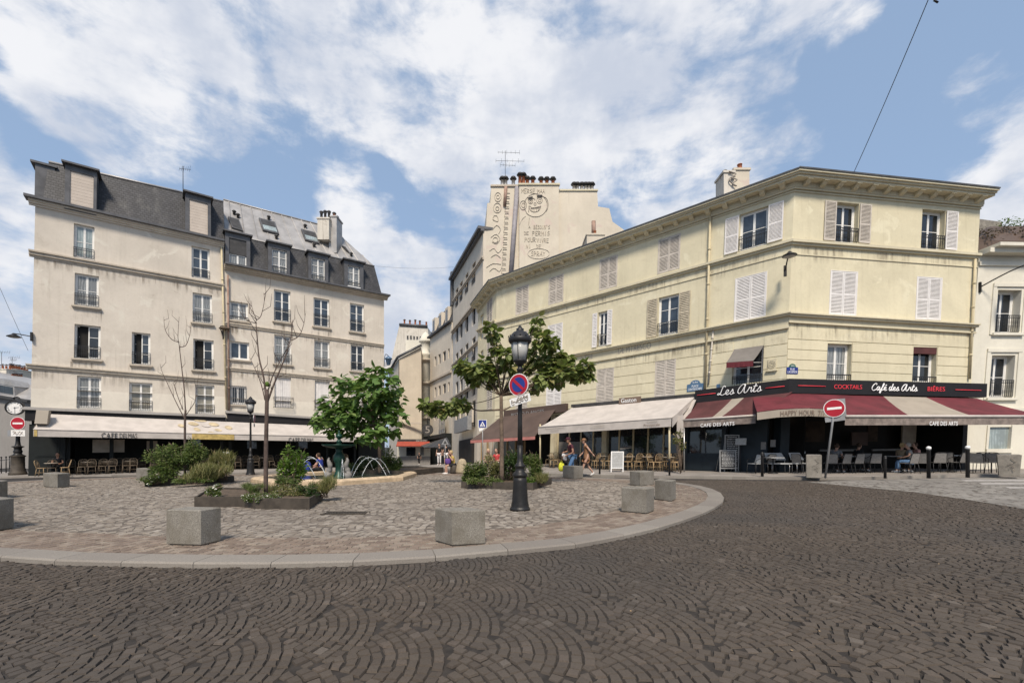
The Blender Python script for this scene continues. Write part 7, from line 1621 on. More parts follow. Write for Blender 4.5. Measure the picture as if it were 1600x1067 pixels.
def tree(name, label, base, trunk, rt, clusters, Y, leaf, mname, n, branches=(), dep=.8, bark='bark', seed=3, cat='tree', group=None):
    """trunk = pixel points, clusters = (px, py, r px[, y offset])"""
    t = thing(name, label, cat, base, group=group); P = [Vector(base)]+[at(x, y, Y) for x, y in trunk]
    mb = MB(); k = len(smooth_path(P, 3)); mb.tube(smooth_path(P, 3), [rt[0]+(rt[1]-rt[0])*i/(k-1) for i in range(k)], 10); mb.build('trunk', bark, t)
    top = P[-1]; C = []
    for j, c in enumerate(clusters):
        dy = c[3] if len(c) > 3 else RNG.uniform(-1, 1)*dep*.8; p = at(c[0], c[1], Y+dy); r = c[2]/FL*Y; C.append((p.x, p.y, p.z, r, r*dep, r*.85))
    br = MB()
    for b_ in branches:
        Q = [at(x, y, Y+(i*.15)) for i, (x, y) in enumerate(b_)]; S2 = smooth_path(Q, 4); br.tube(S2, [max(.012, rt[1]*.62*(1-.75*i/len(S2))) for i in range(len(S2))], 6)
    for c in C:
        cv_ = Vector(c[:3])
        if cv_.x < -1.9 and name == 'leafy_tree' and Y < 20: continue
        st_ = min(P[1:], key=lambda p: (p-cv_).length); mid_ = st_.lerp(cv_, .5)+Vector((0, 0, -.06)); br.tube(smooth_path([st_, mid_, cv_], 3), [.02, .018, .016, .014, .012, .010, .008][:7], 5)
    br.build('branches', bark, t)
    leaf_cloud(C, [max(8, int(n*(c[3]/.5)**1.6)) for c in C], leaf, mname, seed=seed).build('crown', mname, t)
    return t
tb0 = G(593, 738.5, HP+.2)
tree('leafy_tree', 'round green large leaved tree standing behind the fountain', tb0, [(593, 715), (592, 690), (585, 665), (580, 640)], (.09, .06),
     [(508, 648, 17), (522, 630, 18), (500, 662, 12), (545, 612, 22), (533, 597, 14), (560, 595, 16), (590, 580, 13), (578, 592, 15), (600, 603, 20), (612, 590, 8), (618, 622, 15), (622, 650, 13), (608, 668, 18), (585, 680, 16), (560, 678, 17), (535, 665, 19), (515, 672, 9), (558, 640, 26), (590, 640, 24), (575, 615, 22), (605, 640, 18), (545, 650, 20), (528, 648, 16), (600, 625, 16), (570, 660, 22)], tb0.y, .31, 'leaf_big', 56, dep=1.0, seed=5)
tc0 = G(784, 752, HP+.2)
tree('leafy_tree', 'spreading thin crowned tree growing from the planter behind the tall lamp post', tc0, [(784, 700), (783.5, 660), (783, 618)], (.085, .06),
     [(722, 572, 9), (735, 580, 13), (750, 578, 13), (764, 582, 11), (757, 566, 9), (772, 598, 8), (742, 595, 8), (790, 556, 10), (776, 545, 8), (771, 522, 8), (765, 510, 5), (800, 572, 9), (822, 575, 9), (843, 565, 14), (862, 572, 14), (880, 580, 13), (897, 578, 10), (914, 572, 9), (918, 588, 6), (850, 592, 12), (836, 603, 8), (870, 555, 11), (886, 562, 8), (848, 532, 12), (838, 515, 7), (841, 498, 6), (862, 535, 8), (868, 596, 8), (826, 548, 8), (808, 600, 7), (903, 590, 7), (775, 572, 8), (663, 632, 8, .6), (675, 637, 8, .6), (688, 634, 9, .5), (700, 639, 8, .5), (712, 634, 10, .4), (724, 632, 8, .4), (690, 643, 6, .5)], tc0.y, .225, 'leaf_worn', 240,
     branches=[[(783, 618), (770, 602), (758, 590), (740, 582), (724, 574)], [(783, 618), (788, 590), (792, 560), (776, 525), (768, 510)], [(783, 618), (815, 612), (845, 590), (880, 578), (914, 572)], [(784, 640), (765, 641), (745, 641), (725, 634), (700, 640), (660, 630)], [(783, 618), (810, 590), (838, 550), (845, 505)], [(784, 642), (800, 634), (815, 622)]], dep=1.0, seed=8)
def bare_tree(label, base, Y, trunk, rt, limbs):
    t = thing('bare_tree', label, 'tree', base, group='leafless young trees'); P = smooth_path([Vector(base)]+[at(x, y, Y) for x, y in trunk], 3); mb = MB(); mb.tube(P, [rt[0]+(rt[1]-rt[0])*i/(len(P)-1) for i in range(len(P))], 9); mb.build('trunk', 'bark_dark', t)
    for r0, L_ in limbs:
        Q = smooth_path([at(x, y, Y+.12*i) for i, (x, y) in enumerate(L_)], 3); mb = MB(); mb.tube(Q, [max(.006, r0*(1-.8*i/len(Q))) for i in range(len(Q))], 6)
        for j in range(2, len(Q)-1, 2):
            p = Q[j]; a = random.uniform(-1, 1); mb.tube([p, p+Vector((a*.25, random.uniform(-.1, .1), random.uniform(.1, .35))), p+Vector((a*.3, 0, random.uniform(.35, .6)))], [.009, .007, .004], 4)
        mb.build('branch', 'bark_dark', t)
ba0 = Vector(G(289, 747, HP+.2)); ba0 = Vector((at(289, 700, 19.5).x, 19.5, gz(-14, 19.5)+HP+.2))
bare_tree('leafless young tree rising from the bushy planter on the left', ba0, 19.5, [(289, 700), (289, 660), (290, 640)], (.05, .04), [(.026, [(290, 650), (288, 610), (284, 575), (280, 540), (278, 525), (280, 495)]), (.02, [(289, 655), (276, 630), (262, 600), (253, 580), (250, 568)]), (.018, [(291, 648), (300, 635), (305, 625), (308, 600), (311, 583)]), (.02, [(280, 535), (268, 530), (258, 515), (256, 495)]), (.02, [(280, 542), (290, 540), (296, 525), (299, 508)]), (.02, [(286, 640), (278, 620), (272, 602), (270, 598)])])
bb0 = Vector(G(415.5, 783, HP+.2)); bb0 = Vector((at(415.5, 700, 12.3).x, 12.3, gz(-6.7, 12.3)+HP+.18))
bare_tree('taller leafless young tree rising from the white flower planter', bb0, 12.3, [(415.5, 720), (416.5, 660), (417.5, 608)], (.06, .048), [(.028, [(416, 625), (412, 590), (405, 560), (402, 530), (400, 505), (401, 498)]), (.027, [(418, 628), (428, 600), (440, 572), (450, 545), (456, 520), (457, 500)]), (.018, [(417, 618), (425, 590), (437, 565), (448, 545), (452, 530)]), (.016, [(414, 625), (408, 600), (398, 575), (390, 558)]), (.012, [(401, 500), (408, 493), (413, 470), (412, 458)]), (.012, [(401, 500), (395, 485), (392, 470)]), (.015, [(401, 505), (385, 500), (372, 482)]), (.015, [(455, 532), (468, 524), (475, 505), (477, 490)])])
q = MB(); p = at(417.5, 598, 12.3); q.lathe([(.045, -.1), (.05, 0), (.03, .03)], p, 8); tag(q.build('cut_stub', 'leaf_bright'), 'sawn stub with a yellow green top in the fork of the taller leafless tree', 'cut stub')
# plants of the planters: every shrub or clump its own thing
def shrub(px, py, Y, rpx, hpx, label, m='leaf_shrub', leaf=.075, n=900, tm='oval', stems=9, droop=.1, name='leafy_shrub', cat='shrub', group=None, flower=0, fm='petal_white', fs=.05, seed=None, lumps=7):
    n = int(n*1.9); rpx *= 1.12; hpx *= 1.12; lumps = int(lumps*1.5); flower = int(flower*1.6)
    rg_ = np.random.default_rng(seed or int(px*7+py)); c = at(px, py, Y); rx, rz = rpx/FL*Y, hpx/FL*Y; z0 = gz(c.x, Y)+HP+.18
    t = thing(name, label, cat, (c.x, Y, z0), group=group); C = []
    for i in range(lumps):
        a = rg_.uniform(-1, 1)*rx*.75; b_ = rg_.uniform(-1, 1)*rx*.5; hz = rg_.uniform(-.75, .8)*rz; s_ = rg_.uniform(.3, .5)*(1-.3*abs(a)/rx); C.append((c.x+a, Y+b_, max(z0+.06, c.z+hz*(1-.5*abs(a)/rx)), rx*s_, rx*s_, rz*s_*1.1))
    q = MB()
    for cc_ in C:
        for _ in range(max(1, stems//4)): q.tube(smooth_path([(c.x+rg_.uniform(-.3, .3)*rx, Y+rg_.uniform(-.2, .2)*rx, z0-.08), (cc_[0], cc_[1], cc_[2]), (cc_[0]+rg_.normal(0, .12), cc_[1], cc_[2]+cc_[5]*rg_.uniform(.7, 1.3))], 3), .008, 4)
    q.build('stems', 'bark', t)
    mbl = leaf_cloud(C, int(n/lumps), leaf, m, tmpl=tm, droop=droop, seed=int(px+py*3), surf=.15, flat=.6)
    mbl.build('foliage', m, t)
    if flower: leaf_cloud(C, max(1, int(flower/lumps)), fs, fm, tmpl='flower', droop=0, seed=int(px), surf=.85, flat=.3).build('flowers', fm, t)
    return t
YA = 18.4
shrub(262, 722, YA, 28, 24, 'tall bushy green shrub filling the left half of the far left planter', n=2600, leaf=.10, lumps=12)
shrub(306, 718, YA+.6, 24, 26, 'leafy green shrub around the leafless tree in the far left planter', n=2000, leaf=.10, lumps=11)
shrub(240, 750, YA-.7, 17, 10, 'low shrub with white blooms spilling over the left corner of the far left planter', n=900, leaf=.08, flower=26, fs=.10)
shrub(320, 742, YA-.2, 36, 12, 'wild straw coloured grasses in the right half of the far left planter', m='leaf_olive', tm='blade', leaf=.30, n=2400, name='grass_clump', cat='grass')
shrub(350, 728, YA+.8, 17, 17, 'feathery dry grasses at the right end of the far left planter', m='leaf_olive', tm='blade', leaf=.36, n=1300, name='grass_clump', cat='grass', flower=60, fs=.035)
shrub(300, 752, YA-.8, 24, 7, 'low green fringe hanging over the front of the far left planter', n=900, leaf=.07)
YB = 11.9
shrub(337, 768, YB, 13, 9, 'small rose bush with white flowers at the left end of the middle planter', n=800, leaf=.05, flower=26, fs=.075)
shrub(405, 778, YB-.6, 24, 13, 'spreading plant dotted with tiny white daisies over the front of the middle planter', n=1900, leaf=.045, flower=170, fs=.028, m='leaf_shrub')
shrub(395, 765, YB+.2, 17, 9, 'fine green clump at the foot of the taller leafless tree', n=900, leaf=.10, tm='blade', m='leaf_shrub')
shrub(450, 768, YB+.1, 26, 10, 'green grassy clump right of the taller leafless tree', n=1500, leaf=.05, m='leaf_olive', flower=40, fs=.025)
shrub(483, 768, YB, 18, 11, 'dark leafy clump at the right end of the middle planter', n=1100, leaf=.05, m='leaf_dark')
shrub(456, 726, YB+2.0, 19, 30, 'upright bright green plant with broad stems between the bare tree and the fountain', m='leaf_bright', n=800, leaf=.11, lumps=9, droop=-.1)
shrub(448, 752, YB+1.2, 20, 11, 'low green growth at the back of the middle planter', n=800, leaf=.06)
shrub(505, 764, YB+.6, 20, 13, 'dry feathery stalks leaning out right of the middle planter', m='leaf_olive', tm='blade', leaf=.28, n=500, name='grass_clump', cat='grass', flower=90, fs=.02)
for k, (x, y) in enumerate(((425, 768),)): shrub(x, y, YB+1, 18, 9, ('thin wiry plant behind the bare trunk in the middle planter', 'thin wiry seedlings left of the bare trunk in the middle planter')[k], m='leaf_olive', tm='blade', leaf=.2, n=260, name='grass_clump', cat='grass')
YC = 16.0
shrub(742, 738, YC, 20, 19, 'dense green shrub at the left end of the tree planter', n=1500, leaf=.09, m='leaf_shrub')
shrub(765, 732, YC+.3, 16, 20, 'wiry shrub with dry flower heads left of the tree trunk', n=800, leaf=.08, m='leaf_olive', flower=40, fs=.04)
shrub(797, 728, YC+.5, 22, 28, 'tall dark green shrub behind the lamp post foot', n=2000, leaf=.10, m='leaf_dark', lumps=10)
shrub(830, 735, YC+.2, 16, 26, 'bright green bush right of the tall lamp post foot', n=1700, leaf=.09, m='leaf_shrub', lumps=9)
shrub(833, 756, YC-.6, 10, 9, 'low yellow green tuft at the right corner of the tree planter', n=500, leaf=.07, m='leaf_bright')
shrub(757, 753, YC-.5, 26, 8, 'low green plants along the front edge of the tree planter', n=1000, leaf=.07)
shrub(848, 758, YC-.7, 9, 7, 'straw coloured grass tuft on the setts beside the tree planter', m='leaf_olive', tm='blade', leaf=.3, n=200, name='grass_clump', cat='grass')
YD = 23.5
shrub(575, 728, YD, 32, 14, 'dark shrubs under the round green tree behind the fountain', n=1500, leaf=.10, m='leaf_dark')
shrub(612, 722, YD-.6, 17, 20, 'bright leafy bush with pale flowers at the right end of the fountain planter', n=1300, leaf=.12, m='leaf_shrub', flower=14, fs=.07)
shrub(548, 731, YD+.5, 20, 10, 'low green shrub directly behind the fountain column', n=700, leaf=.10)
p = G(1063, 740, .1); shrub(1062, 690, p.y, 8, 16, 'spindly potted sapling with silvery leaves between the white and maroon awnings', n=130, leaf=.13, m='leaf_olive', lumps=5, name='potted_sapling', cat='sapling')
mb = MB(); mb.tube([p, at(1062, 690, p.y)], .02, 6); tag(mb.build('sapling_stake', 'bark'), 'thin stake supporting the silvery sapling', 'stake')

# dead creeper over the reed screen of the ivory building
C = [(*FP.map(.6+.8*i, FP.H+.7+.16*min(i, 7)+(.0 if i % 2 else .5), -.5-.25*(i % 3)), .6, .5, .55) for i in range(11)]
leaf_cloud(C, 420, .13, 'vine_dead', tmpl='oval', droop=.3, seed=4, surf=.3).build('dead_creeper', 'vine_dead', pb)
C = [(*FP.map(3.2+.9*i, FP.H+2.5, -1.6), .5, .4, .25) for i in range(6)]
leaf_cloud(C, 90, .16, 'leaf_bright', tmpl='oval', droop=.1, seed=5, surf=.3).build('roof_shrub', 'leaf_bright', pb)
# ================================================================== furniture
def rattan_chair(cane='rattan', seatm='rattan'):
    t = thing('bistro_chair', 'x', 'chair', (0, 0, 0)); r = .016
    MB().lathe([(.19, .445), (.205, .455), (.205, .475), (.19, .485)], (0, 0, 0), 18).build('seat', seatm, t)
    for sx in (-1, 1):
        q = MB(); q.tube([(sx*.15, -.14, .45), (sx*.18, -.17, 0)], r, 6); q.build('leg', cane, t)
        q = MB(); q.tube([(sx*.15, .15, .45), (sx*.17, .21, 0)], r, 6); q.build('leg', cane, t)
    q = MB(); q.tube(smooth_path([(-.17, .14, .45), (-.19, .2, .65), (-.17, .24, .80), (-.08, .26, .88), (.08, .26, .88), (.17, .24, .80), (.19, .2, .65), (.17, .14, .45)], 4), r, 6)
    for i in range(5): x = -.12+.06*i; q.tube([(x, .17, .46), (x*1.05, .25, .84-.35*abs(x)*abs(x)*8)], .008, 4)
    q.tube(smooth_path([(-.185, .19, .62), (0, .235, .64), (.185, .19, .62)], 3), .010, 5); q.build('backrest', cane, t)
    q = MB(); q.tube(smooth_path([(-.165, -.155, .22), (0, -.12, .24), (.165, -.155, .22)], 3), .010, 5); q.tube([(-.165, -.155, .22), (-.16, .18, .22)], .010, 5); q.tube([(.165, -.155, .22), (.16, .18, .22)], .010, 5); q.build('stretcher', cane, t)
    return t
def mesh_chair(m='mesh_grey'):
    t = thing('terrace_chair', 'x', 'chair', (0, 0, 0)); r = .013
    q = MB(); q.box(-.22, .22, -.22, .22, .44, .46); q.build('seat', m, t)
    q = MB(); q.hexa([(-.22, .20, .47), (.22, .20, .47), (.22, .215, .47), (-.22, .215, .47), (-.19, .30, .86), (.19, .30, .86), (.19, .315, .86), (-.19, .315, .86)]); q.build('backrest', m, t)
    for sx in (-1, 1):
        q = MB(); q.tube([(sx*.23, -.2, .45), (sx*.25, -.24, 0)], r, 6); q.build('leg', 'iron', t)
        q = MB(); q.tube([(sx*.23, .2, .45), (sx*.25, .28, 0)], r, 6); q.build('leg', 'iron', t)
        q = MB(); q.tube(smooth_path([(sx*.23, -.22, .45), (sx*.25, -.21, .6), (sx*.255, -.05, .67), (sx*.25, .15, .72), (sx*.20, .31, .87)], 4), r, 6); q.build('armrest', 'iron', t)
    q = MB(); q.tube(smooth_path([(-.23, .2, .45), (-.21, .28, .8), (-.15, .315, .88), (.15, .315, .88), (.21, .28, .8), (.23, .2, .45)], 4), r, 6); q.build('back_frame', 'iron', t)
    return t
def cafe_table(w_=.6, square=False, top='table_top'):
    t = thing('cafe_table', 'x', 'table', (0, 0, 0))
    if square: q = MB(); q.box(-w_/2, w_/2, -w_/2, w_/2, .71, .74)
    else: q = MB(); q.lathe([(w_/2-.01, .71), (w_/2, .72), (w_/2, .735), (w_/2-.01, .74)], (0, 0, 0), 22)
    q.build('table_top', top, t); q = MB(); q.tube([(0, 0, .03), (0, 0, .71)], .025, 8); q.build('pedestal', 'iron', t)
    q = MB(); q.lathe([(.2, 0), (.21, .02), (.08, .045), (.03, .07)], (0, 0, 0), 16); q.build('foot', 'iron', t)
    return t
used = {}
def put(proto, key, loc, rz, label, group, scale=None):
    if key not in used: used[key] = 1; proto.location = loc; proto.rotation_euler = (0, 0, rz); proto['label'] = label; proto['group'] = group; return proto
    return copy_thing(proto, loc, rz, label, group, scale)
CR_, CD_, CM_, CP_ = rattan_chair(), rattan_chair('rattan_dark', 'rattan_dark'), mesh_chair(), mesh_chair('mesh_pale')
TR_, TS_ = cafe_table(), cafe_table(.65, True, 'mesh_pale'); TR_['label'] = TS_['label'] = 'x'
# left cafe: dark rattan chairs facing the square, small round tables between
def onF(F, s_, d): p = F.map(s_, 0, d); return Vector((p.x, p.y, gz(p.x, p.y)+.085))
aF = math.atan2(FW.u.y, FW.u.x)
xs1 = [95, 140, 160, 181, 197, 214, 232]
sx = [FW.px(x, 740, 1.6)[0] for x in (66, 82, 102, 128, 144, 160, 176, 197, 209, 240, 262, 320, 345, 372, 400, 424, 446, 470, 540)]
for i, s_ in enumerate(sx):
    face = aF+(0 if i > 2 else (1.3 if i == 0 else -1.4 if i == 2 else .2)); p = onF(FW, s_, 1.7 if i % 2 == 0 or i < 3 else 1.55)
    key = 'CD'; lab = f'dark rattan chair, {ordn(i) if i < 18 else "last"} from the left under the long white cafe awning'
    if i in (0, 2): put(CR_, 'CR', p, face, f'pale rattan chair turned to the {"left" if i == 0 else "second"} end table under the long white awning', 'rattan chairs of the left cafe')
    else: put(CD_, key, p, face+math.pi*.0+RNG.uniform(-.15, .15), lab, 'rattan chairs of the left cafe')
for i, x in enumerate((84, 137, 168, 203, 250, 333, 362, 412, 458)):
    put(TR_, 'TR', onF(FW, FW.px(x, 735, 1.1)[0], 1.05 if i else 1.7), 0, f'small round table, {ordn(i)} from the left under the long white cafe awning', 'round tables of the left cafe')
# right restaurant: pale rattan chairs
aA_ = math.atan2(FA.u.y, FA.u.x)
i = 0
for x, d, dr in ((858, 1.7, 0), (872, 1.8, .1), (866, 2.6, 2.9), (938, 2.3, .3), (951, 2.3, -.2), (988, 1.9, 1.3), (998, 2.5, .2), (1010, 1.8, -1.4), (1020, 2.5, 1.4), (1028, 2.5, .1), (1041, 1.9, -1.3), (1053, 2.5, 1.5), (1002, 1.5, 0), (1035, 1.4, .1)):
    s_ = FA.px(x, 735, d)[0]; p = onF(FA, s_, d); p.z += .015
    put(CR_, 'CR', p, aA_+dr, f'pale rattan chair, {ordn(i)} counted from the lamp post side under the wide white awning', 'rattan chairs under the white restaurant awning'); i += 1
for j, (x, d) in enumerate(((862, 2.1), (944, 1.9), (983, 2.3), (1012, 2.3), (1045, 2.3))):
    p = onF(FA, FA.px(x, 735, d)[0], d); p.z += .015; put(TR_, 'TR', p, 0, f'small round table, {ordn(j)} from the left under the wide white awning', 'tables under the white restaurant awning')
for x, d in ((868, 1.1), (884, 1.2), (896, 1.1), (925, 1.2), (968, 1.3), (980, 2.6), (1018, 1.2), (1048, 1.3), (1058, 1.7), (930, 2.4), (944, 1.4)):
    p = onF(FA, FA.px(x, 735, d)[0], d); p.z += .015
    put(CR_, 'CR', p, aA_+RNG.uniform(-.6, .6), f'pale rattan chair, {ordn(i-14) if i-14 < 18 else "last"} of the back row under the wide white awning', 'rattan chairs under the white restaurant awning'); i += 1
for j, x in enumerate((112, 132, 150, 166, 184, 204, 222, 246, 330, 356, 384, 410, 436, 462, 500, 520)):
    put(CD_, 'CD', onF(FW, FW.px(x, 738, .6)[0], .6+.1*(j % 2)), aF+math.pi*(j % 2)+RNG.uniform(-.3, .3), f'dark rattan chair, {ordn(j)} of the shaded back row under the long white awning', 'rattan chairs of the left cafe')
for j, (F_, x, z) in enumerate(((FB, 1.4, 2.7), (FB, 2.6, 2.9), (FB, 4.4, 2.8), (FB, 5.8, 2.6), (FB, 7.6, 2.8), (FA, 2.5, 2.6), (FA, 7.2, 2.7), (FA, 9.2, 2.6), (FA, 11.5, 2.7))):
    q = MB(); q.ball(F_.map(x, z, -1.6), .04, 6, 5); q.build('ceiling_bulb', 'bulb', yb)
for j, (x, z, w_, h_, m_) in enumerate(((1.0, .9, 1.6, .12, 'alu'), (3.4, 1.0, 2.2, .1, 'mesh_grey'), (5.2, 1.3, .9, .7, 'awning_brown'), (6.4, 1.0, 1.8, .1, 'mesh_grey'), (8.1, 1.2, .8, 1.2, 'table_top'))):
    q = FB.mb(); q.fb(x, x+w_, z, z+h_, -1.9, -1.8); q.build('bar_furniture', m_, yb)
# corner cafe
def gB(x, y): return G(x, y, .1)
for i, (x, y, rz, k) in enumerate(((1180, 739.5, 1.9, 1), (1199, 738.5, .3, 0), (1250, 739, -1.2, 0), (1297, 739, -.3, 0), (1316, 739.2, .2, 0), (1336, 739, .15, 0), (1345, 737.5, .1, 0), (1363, 738.5, -.1, 0), (1420, 739.5, .2, 0), (1441, 739, -.8, 0), (1464, 738.2, -.3, 0), (1478, 737, -.7, 0), (1497, 738, .2, 0), (1529, 739.5, -1.1, 0), (1541, 738.5, -1.1, 0), (1556, 739.2, -1.2, 0))):
    put((CM_, CP_)[k], ('CM', 'CP')[k], gB(x, y), rz+math.pi, f'grey terrace chair, {ordn(i)} from the left before the corner cafe' if not k else 'pale grey terrace chair at the left end of the corner cafe seating', 'terrace chairs of the corner cafe')
for i, (x, y) in enumerate(((1208, 739.5), (1326, 737), (1352, 736.5), (1402, 737.5), (1486, 736))):
    put(TS_, 'TS', gB(x, y), .1, f'square pale table, {ordn(i)} from the left before the corner cafe', 'tables of the corner cafe')
for i, (x0, x1) in enumerate(((1204, 1240), (1243, 1268))):      # two benches with padded backs
    p, p2 = gB(x0, 739.5), gB(x1, 739.3); t = thing('terrace_bench', ('pale backed bench behind the first corner cafe table', 'grey backed bench half hidden behind the concrete box')[i], 'bench', p); w_ = p2.x-p.x
    q = MB(); q.box(p.x, p2.x, p.y, p.y+.4, p.z+.42, p.z+.47); q.build('seat', 'mesh_pale', t); q = MB(); q.hexa([(p.x+.05, p.y+.4, p.z+.6), (p2.x-.05, p.y+.4, p.z+.6), (p2.x-.05, p.y+.43, p.z+.6), (p.x+.05, p.y+.43, p.z+.6), (p.x, p.y+.5, p.z+.93), (p2.x-.2, p.y+.5, p.z+.93), (p2.x-.2, p.y+.53, p.z+.93), (p.x, p.y+.53, p.z+.93)]); q.build('backrest', 'mesh_pale', t)
    for x in (p.x+.1, p2.x-.1): q = MB(); q.tube([(x, p.y+.05, p.z), (x, p.y+.05, p.z+.43)], .015, 5); q.tube([(x, p.y+.38, p.z), (x, p.y+.42, p.z+.62)], .015, 5); q.build('leg', 'alu', t)
# menu boards
def board(x0, x1, yt, yb_, label, frame, face, lean=.16, txt=0, off=0, pd=.1):
    p = G(x0, yb_, pd); Y = p.y; w_ = (x1-x0)/FL*Y; h = (yb_-yt)/FL*Y; t = thing('menu_board', label, 'menu board', p)
    pt = lambda x, z, d=0: Vector((p.x+x+off*z, Y+lean*z/h*h*.5-d, p.z+z))
    def bar(x0_, x1_, z0, z1, m, nm, d0=0, d1=.03): q = MB(); q.hexa([pt(x0_, z0, d1), pt(x1_, z0, d1), pt(x1_, z0, d0), pt(x0_, z0, d0), pt(x0_, z1, d1), pt(x1_, z1, d1), pt(x1_, z1, d0), pt(x0_, z1, d0)]); q.build(nm, m, t)
    bar(0, .05, 0, h, frame, 'side_rail'); bar(w_-.05, w_, 0, h, frame, 'side_rail'); bar(.05, w_-.05, h-.05, h, frame, 'top_rail', .001, .029); bar(.05, w_-.05, .17, .21, frame, 'bottom_rail', .001, .029); bar(.05, w_-.05, .21, h-.05, face, 'writing_panel', .004, .02)
    q = MB(); rr = random.Random(int(x0))
    for i in range(txt):
        z = h-.12-i*(h-.36)/txt; x = .09+rr.random()*.05
        while x < w_-.12: l = .03+rr.random()*.08; l = min(l, w_-.08-x); q.add([pt(x, z, .024), pt(x+l, z+rr.uniform(-.004, .004), .024), pt(x+l, z+.014, .024), pt(x, z+.014, .024)], [(0, 1, 2, 3)]); x += l+.02
    if txt: q.build('handwriting', 'letter_white' if face == 'letter_black' else 'letter_grey', t)
    q = MB(); q.tube([(p.x+.03, Y+.45, p.z), pt(.03, h*.9)], .015, 4); q.tube([(p.x+w_-.03, Y+.45, p.z), pt(w_-.03, h*.9)], .015, 4); q.build('rear_leg', frame, t)
    return t, pt
board(1124, 1150, 703, 737.6, 'chalkboard menu on a grey easel before the dark terrace front', 'sign_grey', 'letter_black', txt=11, off=.03)
board(1131, 1154, 679, 737.0, 'taller upper chalkboard standing behind the lower chalkboard', 'sign_grey', 'letter_black', txt=16, off=.03, lean=.05)
board(954, 974, 705, 737.2, 'white framed menu board standing before the rattan chairs', 'sign_white', 'mesh_pale', txt=9, off=.04)
p = FA.P(1157, 690, 1.0); ms = thing('menu_lectern', 'pale menu sheet on a thin stand right of the chalkboards', 'menu stand', (p.x, p.y, gz(p.x, p.y)+.1)); q = MB(); q.tube([(p.x, p.y, gz(p.x, p.y)+.1), (p.x, p.y, p.z)], .015, 5); q.build('stand', 'iron', ms); r = FA.rect(1149, 1166, 684.5, 695, 1.05); q = FA.mb(); q.fb(*r, 1.02, 1.05); q.build('menu_sheet', 'mesh_pale', ms)
p = FA.P(978, 700, 2.2); ml = thing('menu_lectern', 'tilted silver menu stand right of the white menu board', 'menu stand', (p.x, p.y, gz(p.x, p.y)+.1)); q = MB(); q.tube([(p.x, p.y, gz(p.x, p.y)+.1), (p.x, p.y, p.z)], .02, 5); q.build('stand', 'iron', ml); q = MB(); q.slab([p+Vector((-.35, -.1, -.06)), p+Vector((.3, -.1, .04)), p+Vector((.35, .2, .14)), p+Vector((-.25, .2, .06))], .02); q.build('menu_sheet', 'alu', ml)
p = at(353, 712, 25); q = MB(); q.box(p.x-.17, p.x+.17, p.y, p.y+.02, p.z-.22, p.z+.22); t = thing('notice_stand', 'small white notice on a stick above the far left planter', 'notice', (p.x, p.y, gz(p.x, p.y))); q.build('notice', 'sign_white', t); q = MB(); q.tube([(p.x, p.y+.03, gz(p.x, p.y)+.05), (p.x, p.y+.03, p.z)], .012, 4); q.build('stick', 'iron', t)

# ================================================================== people
MM('skin', (.42, .25, .18), .6, 0, .08, 9); MM('skin_tan', (.33, .18, .12), .6, 0, .08, 9); MM('skin_dark', (.12, .07, .05), .6, 0, .08, 9)
for k_, c_ in dict(cloth_maroon=(.06, .012, .022), cloth_blue=(.02, .04, .26), cloth_jeans=(.10, .19, .34), cloth_white=(.62, .60, .60), cloth_brown=(.22, .115, .06), cloth_black=(.012, .012, .014), cloth_yellow=(.45, .33, .08), cloth_red=(.48, .06, .06), cloth_grey=(.16, .16, .165), cloth_floral=(.22, .17, .11), cloth_purple=(.10, .05, .22), cloth_pink=(.46, .25, .22), hair_brown=(.05, .03, .018), hair_blond=(.42, .31, .16), hair_grey=(.26, .24, .22), hair_black=(.015, .012, .01), bag_yellow=(.62, .62, .05), bag_beige=(.34, .28, .19), shoe_white=(.6, .58, .55)).items(): MM(k_, c_, .85, 0, .15, 12)
def skin_mesh(verts, edges, rad, name, m, parent, extra=None, root=0):
    me = bpy.data.meshes.new(name); me.from_pydata([tuple(v) for v in verts], edges, []); o = bpy.data.objects.new(name, me); COL.objects.link(o)
    o.modifiers.new('skin', 'SKIN'); sv = me.skin_vertices[0].data
    for i, r in enumerate(rad): sv[i].radius = (r, r) if not hasattr(r, '__len__') else r; sv[i].use_root = (i == root)
    o.modifiers['skin'].use_smooth_shade = True
    s2 = o.modifiers.new('sub', 'SUBSURF'); s2.levels = 1; s2.render_levels = 1
    dg = bpy.context.evaluated_depsgraph_get(); nm = bpy.data.meshes.new_from_object(o.evaluated_get(dg)); bpy.data.objects.remove(o); bpy.data.meshes.remove(me)
    V = [v.co.copy() for v in nm.vertices]; F = [tuple(p.vertices) for p in nm.polygons]; bpy.data.meshes.remove(nm)
    mb = MB(); mb.add(V, F, True)
    if extra: extra(mb)
    return mb.build(name, m, parent)
BASE = dict(pel=(0, 0, .95), wai=(0, .01, 1.08), che=(0, .015, 1.28), nec=(0, .0, 1.45), hed=(0, .03, 1.60), shL=(-.17, 0, 1.40), elL=(-.23, -.02, 1.13), wrL=(-.23, .08, .89), shR=(.17, 0, 1.40), elR=(.23, -.02, 1.13), wrR=(.23, .08, .89),
            hiL=(-.09, 0, .91), knL=(-.10, .03, .50), anL=(-.10, -.02, .09), toL=(-.11, .14, .03), hiR=(.09, 0, .91), knR=(.10, .03, .50), anR=(.10, -.02, .09), toR=(.11, .14, .03))
